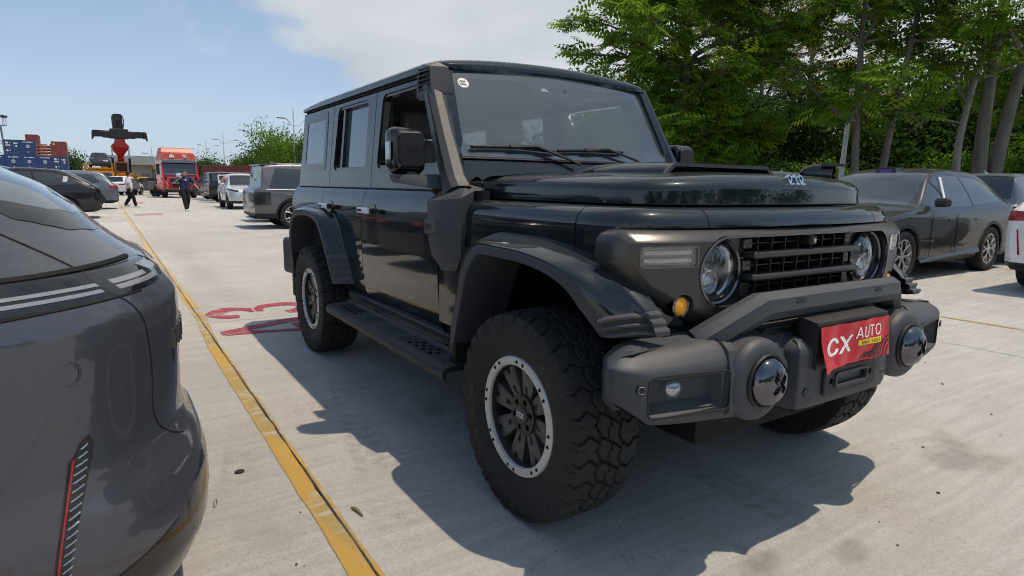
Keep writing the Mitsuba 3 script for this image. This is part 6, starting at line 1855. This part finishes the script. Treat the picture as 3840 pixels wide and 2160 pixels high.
def person(name, label, at, rz, P, mats, extras=(), hgt=1.75):
    t = Thing(name, label, 'person', at=at, rz=rz, scale=hgt / 1.75)
    V = lambda k: np.array(P[k], float)
    hd = V('head')
    f = V('face')
    f = f / np.linalg.norm(f)
    sd = np.cross([0, 0, 1], f)
    skin = [(V('neck'), .055, hd - [0, 0, .06], .055), (hd + f * .01 + [0, 0, .035], .092, hd + f * .03 - [0, 0, .055], .068), (hd + f * .045 - [0, 0, .085], .040, hd + f * .045 - [0, 0, .06], .045),
            (hd + f * .100 + [0, 0, .012], .010, hd + f * .118 - [0, 0, .022], .016), (hd + f * .092 - [0, 0, .062], .014, hd + f * .092 - [0, 0, .072], .012)]
    for s in (-1, 1):
        skin += [(hd + sd * s * .088 + [0, 0, .01], .014, hd + sd * s * .088 - [0, 0, .03], .010)]
        e, w = V(f'elbow{s}'), V(f'wrist{s}')
        sh_ = V(f'shoulder{s}')
        mid = sh_ + (e - sh_) * .55
        skin += [(mid, .046, e, .041), (e, .042, w, .028)]
        skin += hand(w, P.get(f'hand{s}', (0, 0, -1)), P.get(f'back{s}', (0, s, 0)), P.get(f'curl{s}', .5), P.get(f'thumb{s}', 1))
    t.put('body', limb_body(skin, .012, 6), mats['skin'], smooth=True)
    for s in (-1, 1):
        t.put('eye', trimesh.creation.icosphere(2, .011).apply_translation(hd + f * .090 + sd * s * .034 + [0, 0, .018]), 'hair', smooth=True)
        t.put('eyebrow', tube([hd + f * .098 + sd * s * .016 + [0, 0, .040], hd + f * .090 + sd * s * .052 + [0, 0, .040]], .006, 6), 'hair')
    t.put('mouth', tube([hd + f * .104 - sd * .022 - [0, 0, .068], hd + f * .108 - [0, 0, .070], hd + f * .104 + sd * .022 - [0, 0, .068]], .006, 6), 'leather_brown')
    hair = limb_body([(hd + [0, 0, .055] - f * .02, .098, hd - f * .04 + [0, 0, .0], .092), (hd + f * .055 + sd * .03 + [0, 0, .085], .048, hd + f * .05 - sd * .05 + [0, 0, .08], .050), (hd + sd * .055 + [0, 0, .06], .055, hd - sd * .055 + [0, 0, .06], .055)], .02, 5)
    hv = hair.vertices
    hair.vertices = hv + .012 * (meshkit.noise(hv * 55, 3) - .4)[:, None] * np.array([0, 0, 1])
    t.put('hair', hair, 'hair', smooth=True)
    pel, ch = V('pelvis'), V('chest')
    top = [(V('neck') - [0, 0, .04], .075, ch, .14)]
    lat = V('shoulder1') - V('shoulder-1')
    lat /= np.linalg.norm(lat)
    for s in (-1, 1):
        sh_, e = V(f'shoulder{s}'), V(f'elbow{s}')
        top += [(ch, .14, sh_, .075), (sh_, .078, sh_ + (e - sh_) * .72, .072), (ch + lat * s * .075, .125, pel + lat * s * .075 + [0, 0, -.02], .125)]
    t.put('shirt', limb_body(top, .03, 8), mats['top'], smooth=True)
    legs = []
    for s in (-1, 1):
        hp, kn, an = V(f'hip{s}'), V(f'knee{s}'), V(f'ankle{s}')
        legs += [(pel + [0, 0, -.03], .13, hp, .105), (hp, .108, kn, .088), (kn, .088, an + [0, 0, .03], .072)]
    t.put('trousers', limb_body(legs, .03, 8), mats['legs'], smooth=True)
    for s in (-1, 1):
        an = V(f'ankle{s}')
        fd = np.array(P.get(f'foot{s}', (1, 0, 0)), float)
        fd /= np.linalg.norm(fd)
        t.put('shoe', limb_body([(an + [0, 0, -.04], .048, an + fd * .15 + [0, 0, -.05], .040), (an - fd * .04 + [0, 0, -.045], .042, an, .045)], .02, 5), 'shoe_white', smooth=True)
    for nm, m, mt in extras:
        t.put(nm, m, mt, smooth=True)
    return t


# local frame: the person faces +x, its right is -y
N = {'head': (.02, 0, 1.62), 'face': (1, .05, 0), 'neck': (0, 0, 1.47), 'chest': (0, 0, 1.28), 'pelvis': (0, 0, .96),
     'shoulder-1': (0, -.20, 1.41), 'elbow-1': (.12, -.40, 1.20), 'wrist-1': (.28, -.22, 1.40), 'hand-1': (.1, .25, .95), 'back-1': (.8, -.5, .1), 'curl-1': 1.4,
     'shoulder1': (0, .20, 1.41), 'elbow1': (-.02, .36, 1.16), 'wrist1': (.08, .50, .97), 'hand1': (.25, .35, -.9), 'back1': (.1, 1, .3), 'curl1': .6,
     'hip-1': (0, -.10, .90), 'knee-1': (.12, -.07, .50), 'ankle-1': (.16, -.02, .09), 'hip1': (0, .10, .90), 'knee1': (.02, .09, .48), 'ankle1': (-.16, .05, .13), 'foot1': (.9, 0, -.15)}
nv = person('man_walking', 'man in navy T-shirt and black trousers walking towards the camera with raised arm', (-27.1, .72, 0), .02, N, dict(skin='skin', top='cloth_navy', legs='cloth_black'))
nv.put('shirt_print', hull([(x, y, z) for x, y, z in ((.135, -.01, 1.30), (.14, .05, 1.30), (.14, .00, 1.36), (.13, .05, 1.38), (.12, .03, 1.33))]), 'white_print')
pr('balloon_blue', (.50, .62, .80), .35)
single('handheld_fan', mv(limb_body([((0, -.02, 0), .075, (.0, .03, .02), .075), ((0, .06, -.03), .03, (0, .09, -.10), .022)], .02, 4), (-26.80, .47, 1.52)), 'balloon_blue', 'pale blue rounded object held up to the face by the man in navy', 'handheld item', smooth=True)
Wm = {'head': (.03, 0, 1.62), 'face': (1, 0, -.05), 'neck': (0, 0, 1.47), 'chest': (0, 0, 1.28), 'pelvis': (0, 0, .96),
      'shoulder-1': (0, -.20, 1.41), 'elbow-1': (-.10, -.28, 1.14), 'wrist-1': (.02, -.30, .90), 'shoulder1': (0, .20, 1.41), 'elbow1': (-.06, .27, 1.14), 'wrist1': (.10, .24, .92),
      'hip-1': (0, -.10, .90), 'knee-1': (.14, -.09, .50), 'ankle-1': (.22, -.07, .09), 'hip1': (0, .10, .90), 'knee1': (.02, .08, .47), 'ankle1': (-.18, .06, .12)}
person('man_walking', 'man in white T-shirt and black trousers crossing the lane in profile', (-32.2, -1.2, 0), 1.75, Wm, dict(skin='skin', top='cloth_white', legs='cloth_black'), hgt=1.70)


# ---------------------------------------------------------------- trees: tapered trunks and limbs, crowns of many small leaves
LEAFMATS = {'leaf_fresh': (.155, .275, .034), 'leaf_deep': (.048, .095, .022), 'leaf_olive': (.20, .205, .045), 'leaf_far': (.062, .112, .036)}
for nm, c in LEAFMATS.items():
    scene[nm] = {'type': 'principledthin', 'base_color': {'type': 'mesh_attribute', 'name': 'vertex_color'}, 'roughness': .45, 'diff_trans': .9, 'spec_trans': 0.0, 'eta': 1.35}


def bark_fn(p, n, uv):
    s = fbm(p.x * 9, p.y * 9, p.z * 1.6, 4)
    return mix(mi.Color3f(.085, .075, .062), mi.Color3f(.23, .21, .18), s)


pr('bark', proc(bark_fn), .9, bump=lambda p, n, uv: .012 * fbm(p.x * 14, p.y * 14, p.z * 2.5, 3), bump_eps=6e-3)
pr('bark_pale', proc(lambda p, n, uv: mix(mi.Color3f(.16, .145, .125), mi.Color3f(.33, .31, .28), fbm(p.x * 6, p.y * 6, p.z * 2, 3))), .9)


def limb(p0, p1, r0, r1, rng, bend=.12, n=9):
    p0, p1 = np.asarray(p0, float), np.asarray(p1, float)
    L = np.linalg.norm(p1 - p0)
    m = p0 + (p1 - p0) * np.array([[.33], [.66]]) + rng.normal(0, bend * L, (2, 3)) * [1, 1, .4]
    c = spline([p0, m[0], m[1], p1], n)
    return c, tube(c, np.linspace(r0, r1, n), 7)


def fronds(C, D, rng, size, col, n_pair=6, droop=.22, wid=.40):
    """Feathered leaf sprays at points C pointing along D (unit, mostly level): leaflets in pairs along a stalk."""
    N = len(C)
    D = D / np.linalg.norm(D, axis=1, keepdims=True)
    up = np.array([0, 0, 1.0]) + rng.normal(0, .42, (N, 3))
    S = np.cross(D, up)
    S /= np.linalg.norm(S, axis=1, keepdims=True)
    U = np.cross(S, D)
    sz = size * rng.uniform(.6, 1.25, N)
    k = np.repeat(np.linspace(.08, 1, n_pair), 2)
    s = np.tile([-1, 1], n_pair)
    ln = wid * np.sin(PI * np.clip(k * .80 + .14, 0, 1))
    hw = .95 / n_pair
    # a leaflet: a kite of two triangles
    base = lambda a, b: (C[:, None] + sz[:, None, None] * (D[:, None] * a[None, :, None] + S[:, None] * b[None, :, None] - U[:, None] * (droop * a ** 2 + .35 * np.abs(b) ** 1.3)[None, :, None]))
    A = base(k, 0 * k)
    B = base(k + hw * .6, s * ln * .5)
    E = base(k + hw * .25, s * ln)
    F = base(k - hw * .5, s * ln * .5)
    v = np.stack([A, B, E, F], 2).reshape(-1, 3)
    i = np.arange(len(v) // 4) * 4
    f = np.vstack([np.stack([i, i + 1, i + 2], 1), np.stack([i, i + 2, i + 3], 1)])
    young = rng.random(N) ** 2.2
    c = np.asarray(col)[None] * (.40 + .75 * rng.random(N))[:, None] * (1 + np.outer(young, [1.3, .95, .35]))
    return v, f, np.repeat(c, len(k) * 4, 0)


def tufts(C, rng, size, col, n=9):
    """Clumps of plain oval leaves."""
    N = len(C) * n
    P = np.repeat(C, n, 0) + rng.normal(0, size * .9, (N, 3))
    D = rng.normal(0, 1, (N, 3)) + [0, 0, -.2]
    D /= np.linalg.norm(D, axis=1, keepdims=True)
    S = np.cross(D, rng.normal(0, .6, (N, 3)) + [0, 0, 1])
    S /= np.linalg.norm(S, axis=1, keepdims=True)
    L = size * rng.uniform(.5, 1.1, N)[:, None]
    v = np.stack([P, P + D * L * .5 + S * L * .28, P + D * L, P + D * L * .5 - S * L * .28], 1).reshape(-1, 3)
    i = np.arange(N) * 4
    f = np.vstack([np.stack([i, i + 1, i + 2], 1), np.stack([i, i + 2, i + 3], 1)])
    c = np.asarray(col)[None] * (.55 + .8 * np.repeat(rng.random(len(C)), n) ** 1.3 + .25 * rng.random(N))[:, None] * np.array([1, 1, 1])
    return v, f, np.repeat(c, 4, 0)


def crown_key(t, name, blobs, mat):
    v, f, c, at = [], [], [], 0
    for a, b, d in blobs:
        v.append(a)
        f.append(b + at)
        c.append(d)
        at += len(a)
    m = trimesh.Trimesh(np.vstack(v), np.vstack(f), process=False)
    return t.put(name, m, mat, smooth=False, color=np.clip(np.vstack(c), 0, 1))


def feather_tree(label, at, seed, H, spread, tiers, n_frond, trunks=((0, 0),), mat='leaf_fresh', size=.55, r0=.17, tier_r=None, bare=0, group='tall feathery-leaved trees behind the right-hand cars'):
    """Level-tiered tree with feathered leaves (tiers: heights at which limbs leave the trunk)."""
    rng = np.random.default_rng(seed)
    t = Thing('tree', label, 'tree', group, at=(*at, 0))
    wood, C, D = [], [], []
    tops = []
    for tx, ty in trunks:
        top = np.array([tx + rng.normal(0, .35), ty + rng.normal(0, .35), H * .93])
        c, m = limb((tx * (.6 if abs(tx) + abs(ty) < 1.2 else .1), ty * (.6 if abs(tx) + abs(ty) < 1.2 else .1), 0), top, r0, .035, rng, .018, 14)
        t.put('trunk', m, 'bark', smooth=True)
        tops.append(c)
    limbs = []
    for z in tiers:
        c = tops[rng.integers(len(tops))]
        i = int(np.argmin(abs(c[:, 2] - z)))
        a0 = rng.uniform(0, 2 * PI)
        nb = rng.integers(3, 5)
        for b in range(nb):
            a = a0 + 2 * PI * b / nb + rng.normal(0, .3)
            prof = tier_r(z / H) if tier_r else math.sin(PI * np.clip((z / H - .12) / .95, .05, .97)) ** .7
            if rng.random() < .16:
                continue
            L = spread * prof * rng.uniform(.5, 1.2)
            p0 = c[i]
            p1 = p0 + np.array([math.cos(a) * L, math.sin(a) * L, L * rng.uniform(.05, .75)])
            cc, m = limb(p0, p1, .02 + .018 * L, .012, rng, .05, 9)
            limbs.append(m)
            for j in range(2, 9):
                for q in range(2):
                    a2 = a + rng.choice([-1, 1]) * rng.uniform(.4, 1.1)
                    l2 = L * rng.uniform(.16, .36) * (1.15 - j / 12)
                    e = cc[j] + np.array([math.cos(a2) * l2, math.sin(a2) * l2, rng.normal(.05, .10) * l2])
                    limbs.append(tube([cc[j], e], [.012, .006], 4, False))
                    w = max(2, int(n_frond * l2))
                    u = rng.random(w)[:, None]
                    C.append(cc[j] + (e - cc[j]) * u + rng.normal(0, .20, (w, 3)) * [1, 1, 1])
                    aa = a2 + rng.normal(0, .75, w)
                    D.append(np.column_stack([np.cos(aa), np.sin(aa), rng.normal(.0, .34, w)]))
            # the tip
            w = int(n_frond * .5)
            C.append(p1 + rng.normal(0, .22, (w, 3)) * [1, 1, .5])
            aa = a + rng.normal(0, .8, w)
            D.append(np.column_stack([np.cos(aa), np.sin(aa), rng.normal(.05, .2, w)]))
    t.put('limbs', cat(limbs), 'bark', smooth=True)
    C, D = np.vstack(C), np.vstack(D)
    crown_key(t, 'crown', [fronds(C, D, rng, size, LEAFMATS[mat])], mat)
    return t


def bushy(name, label, at, seed, H, R, n, mat, size, group, trunk=True, flat=.75, lobes=9, z0=.25):
    """Round-crowned tree or shrub: leaf clumps through the volume of several uneven lobes."""
    rng = np.random.default_rng(seed)
    t = Thing(name, label, 'tree' if name == 'tree' else 'shrub', group, at=(*at, 0))
    ctr = np.column_stack([rng.normal(0, R * .45, (lobes, 2)), rng.uniform(H * (z0 + .15), H * .86, lobes)])
    rad = R * rng.uniform(.34, .62, lobes)
    if trunk:
        c, m = limb((0, 0, 0), (rng.normal(0, .2), rng.normal(0, .2), H * .7), .05 + .018 * H, .05, rng, .02, 9)
        t.put('trunk', m, 'bark', smooth=True)
        t.put('limbs', cat([limb(c[3 + k % 5], ctr[k], .02 + .006 * H, .015, rng, .06, 6)[1] for k in range(lobes)]), 'bark', smooth=True)
    C = []
    for c, r in zip(ctr, rad):
        k = int(n * (r / R) ** 2)
        q = rng.normal(0, 1, (k, 3))
        q /= np.linalg.norm(q, axis=1, keepdims=True)
        q = c + q * (r * rng.random(k)[:, None] ** .42) * [1, 1, flat]
        C.append(q[q[:, 2] > .1])
    C = np.vstack(C)
    keep = meshkit.fbm(C * (1.6 / max(size * 3, .5)) + seed, 3) > .45
    crown_key(t, 'crown', [tufts(C[keep], rng, size, LEAFMATS[mat])], mat)
    return t


def bare_tree(label, at, seed, base, H, spread, lean=(0, 0), n0=7, r0=.12, mat='bark_pale', group=None):
    rng = np.random.default_rng(seed)
    t = Thing('bare_tree', label, 'tree', group, at=(*at, 0))
    top = np.array([lean[0], lean[1], H])
    c, m = limb((0, 0, 0), top, r0, .03, rng, .03, 14)
    t.put('trunk', m, mat, smooth=True)
    tw = []

    def grow(p, d, L, r, lv):
        e = p + d * L
        cc, mm = limb(p, e, r, r * .5, rng, .05, 6)
        tw.append(tube(cc, np.linspace(r, r * .5, 6), 5, False))
        if lv == 0:
            return
        for k in range(rng.integers(3, 5)):
            i = rng.integers(2, 6)
            nd = d + rng.normal(0, .48, 3) + [0, 0, .16]
            grow(cc[i], nd / np.linalg.norm(nd), L * rng.uniform(.42, .66), r * .52, lv - 1)
    for k in range(n0):
        z = base + (H - base) * k / n0
        i = int(np.argmin(abs(c[:, 2] - z)))
        a = rng.uniform(0, 2 * PI)
        d = np.array([math.cos(a), math.sin(a), rng.uniform(.2, .9)])
        grow(c[i], d / np.linalg.norm(d), spread * rng.uniform(.35, .65), r0 * .38, 3)
    t.put('branches', cat(tw), mat, smooth=True)
    return t


feather_tree('bright green feathery tree with low tiers behind the windscreen of the black off-road car', (-13.8, 16.3), 11, 11.8, 4.4, np.linspace(1.7, 11.0, 18), 9.5, mat='leaf_fresh', size=.72, r0=.19, tier_r=lambda q: float(np.interp(q, [.1, .25, .40, .55, .68, .85, 1], [.55, .62, .80, 1.1, .80, .55, .3])))
feather_tree('green feathery tree on two pale slim trunks behind the dark grey coupe SUV', (-8.6, 20.5), 23, 12.5, 4.2, np.linspace(3.9, 11.8, 13), 7.5, trunks=((-.35, -.6), (.35, .45)), mat='leaf_fresh', size=.72, r0=.155, tier_r=lambda q: float(np.interp(q, [.3, .45, .7, 1], [.75, 1.05, .95, .5])))
feather_tree('tall green feathery tree with thick forked grey trunk near the right edge', (-6.3, 24.0), 37, 13.5, 5.2, np.linspace(5.4, 12.8, 8), 5.5, trunks=((-.25, -.15), (.8, 1.0)), mat='leaf_fresh', size=.72, r0=.29, tier_r=lambda q: .95)
feather_tree('green feathery tree beyond the right edge, overhanging the silver-blue hatchback', (-4.9, 29.8), 41, 13, 5.2, np.linspace(3.9, 12, 9), 6.5, mat='leaf_fresh', size=.72, r0=.25, tier_r=lambda q: .95)
bare_tree('leafless pale limbs reaching up and left from the forked trunk at right', (-6.6, 23.6), 5, 3.4, 9.5, 5.2, lean=(-.5, -.6), n0=7, r0=.17)
bare_tree('leafless grey tree showing above the bright green tree right of the windscreen', (-18.3, 19.2), 8, 6.5, 12.8, 6.0, n0=12, r0=.15)
for k, (x, y, H, s) in enumerate(((-23.6, 34.6, 13.8, 61), (-24.4, 41.0, 14.0, 67))):
    feather_tree(('flat-topped olive umbrella tree, left one of the pair seen between the two big green trees', 'flat-topped olive umbrella tree, right one of the pair seen between the two big green trees')[k], (x, y), s, H, 7.0, np.linspace(6.5, H - .8, 8), 2.6, mat='leaf_olive', size=.85, r0=.3, tier_r=lambda q: .9, group='flat-topped olive trees at the back')
    bare_tree(('bare twiggy tree in front of the left umbrella tree', 'bare twiggy tree in front of the right umbrella tree')[k], (x + 2.0, y - 3.2), s + 1, 5.0, 11.5, 6.5, n0=8, r0=.15)
ORD = ('leftmost', 'second from the left', 'third from the left', 'fourth from the left', 'fifth from the left', 'sixth from the left', 'seventh from the left', 'eighth from the left', 'ninth from the left', 'tenth from the left', 'eleventh from the left', 'twelfth from the left', 'thirteenth from the left', 'fourteenth from the left', 'fifteenth from the left', 'sixteenth from the left', 'seventeenth from the left', 'eighteenth from the left', 'rightmost')


def ranks(rows):
    a = [math.atan2(r[1] - CAM[1], r[0] - CAM[0]) % (2 * PI) for r in rows]
    o = np.argsort(np.argsort(-np.array(a)))
    return [ORD[i] for i in o]


back = ((-24.7, 21.9, 6.5, 4.2), (-30.1, 30.0, 9, 5), (-25.8, 36.8, 8, 5), (-20.9, 35.0, 6.5, 4.5), (-18.0, 35.8, 7, 4.6), (-18.3, 42.7, 9.5, 5.5), (-15.8, 42.9, 8, 5), (-12.5, 40.5, 8, 4.6), (-10.3, 40.2, 9, 5), (-7.0, 38.5, 9, 5), (-21.5, 28.5, 6.0, 3.8), (-27.5, 26.0, 7.5, 4.5))
for k, (x, y, H, R) in enumerate(back):
    bushy('tree', 'dense dark green tree of the thicket behind the right-hand cars, ' + ranks(back)[k], (x, y), 100 + k, H * (1.0 + .25 * math.sin(k * 2.7)), R, 900, 'leaf_deep', .34, 'dark trees of the thicket at right', lobes=11, z0=.05)
low = ((-17.7, 21.4, 2.6, 1.7), (-17.7, 25.0, 2.9, 2.0), (-17.1, 27.8, 3.0, 2.0), (-14.0, 27.0, 2.7, 1.8), (-14.4, 32.0, 3.4, 2.3), (-11.4, 31.0, 3.0, 2.0), (-11.9, 35.9, 4.2, 2.6), (-8.8, 33.2, 4.6, 2.4), (-9.9, 28.6, 2.7, 1.6), (-6.4, 31.5, 3.2, 2.2), (-20.0, 21.0, 3.2, 2.0))
for k, (x, y, H, R) in enumerate(low):
    bushy('shrub', 'leafy green shrub at the foot of the right-hand trees, ' + ranks(low)[k], (x, y), 200 + k, H, R, 420, ('leaf_fresh' if k in (0, 3, 5, 7, 8) else 'leaf_deep'), .20, 'shrubs at the foot of the right-hand trees', trunk=False, lobes=8, z0=0)
# distant belt at left
far = ((-57.5, 14.0, 6.2, 3.4), (-60.5, 13.4, 6.9, 3.6), (-64.5, 14.6, 6.0, 3.4), (-71.4, 13.2, 4.9, 3.2), (-77.0, 13.2, 4.6, 3.2), (-81.1, 12.9, 4.3, 3.2), (-88.6, 12.6, 4.5, 3.4), (-96.4, 11.7, 4.2, 3.2), (-103, 10.9, 4.6, 3.4), (-112, 10.8, 4.4, 3.4), (-121, 10.7, 4.4, 3.6), (-134, 9.9, 4.8, 4.0), (-147, 7.6, 4.4, 4.0), (-52.5, 14.8, 5.8, 3.2), (-47.5, 15.5, 5.5, 3.2), (-69, 17, 6, 4), (-84, 18, 5.6, 4.4), (-100, 18, 6.5, 5), (-120, 18, 7, 5))
for k, (x, y, H, R) in enumerate(far):
    bushy('tree', 'round leafy tree of the distant belt beyond the long container, ' + ranks(far)[k], (x, y), 300 + k, H, R, 420, 'leaf_fresh' if k in (0, 1, 3, 6) else 'leaf_far', .26 if k < 4 else .34, 'trees of the distant belt at left', lobes=8, z0=.0)
bushy('tree', 'lone far tree between the silos and the yellow transporter', (-183, -8.2), 391, 7.0, 6.0, 300, 'leaf_far', .6, None, lobes=8, z0=0)
# the same belt goes on behind the camera, where the cars' paint mirrors it
for k in range(12):
    bushy('tree', 'tree of the belt that borders the yard behind the camera', (26 + 4 * math.sin(k * 2.1), -34 + 6.0 * k), 400 + k, 8.0 + 1.5 * math.sin(k), 4.6, 150, 'leaf_deep', .62, 'trees behind the camera', lobes=9, z0=.0)
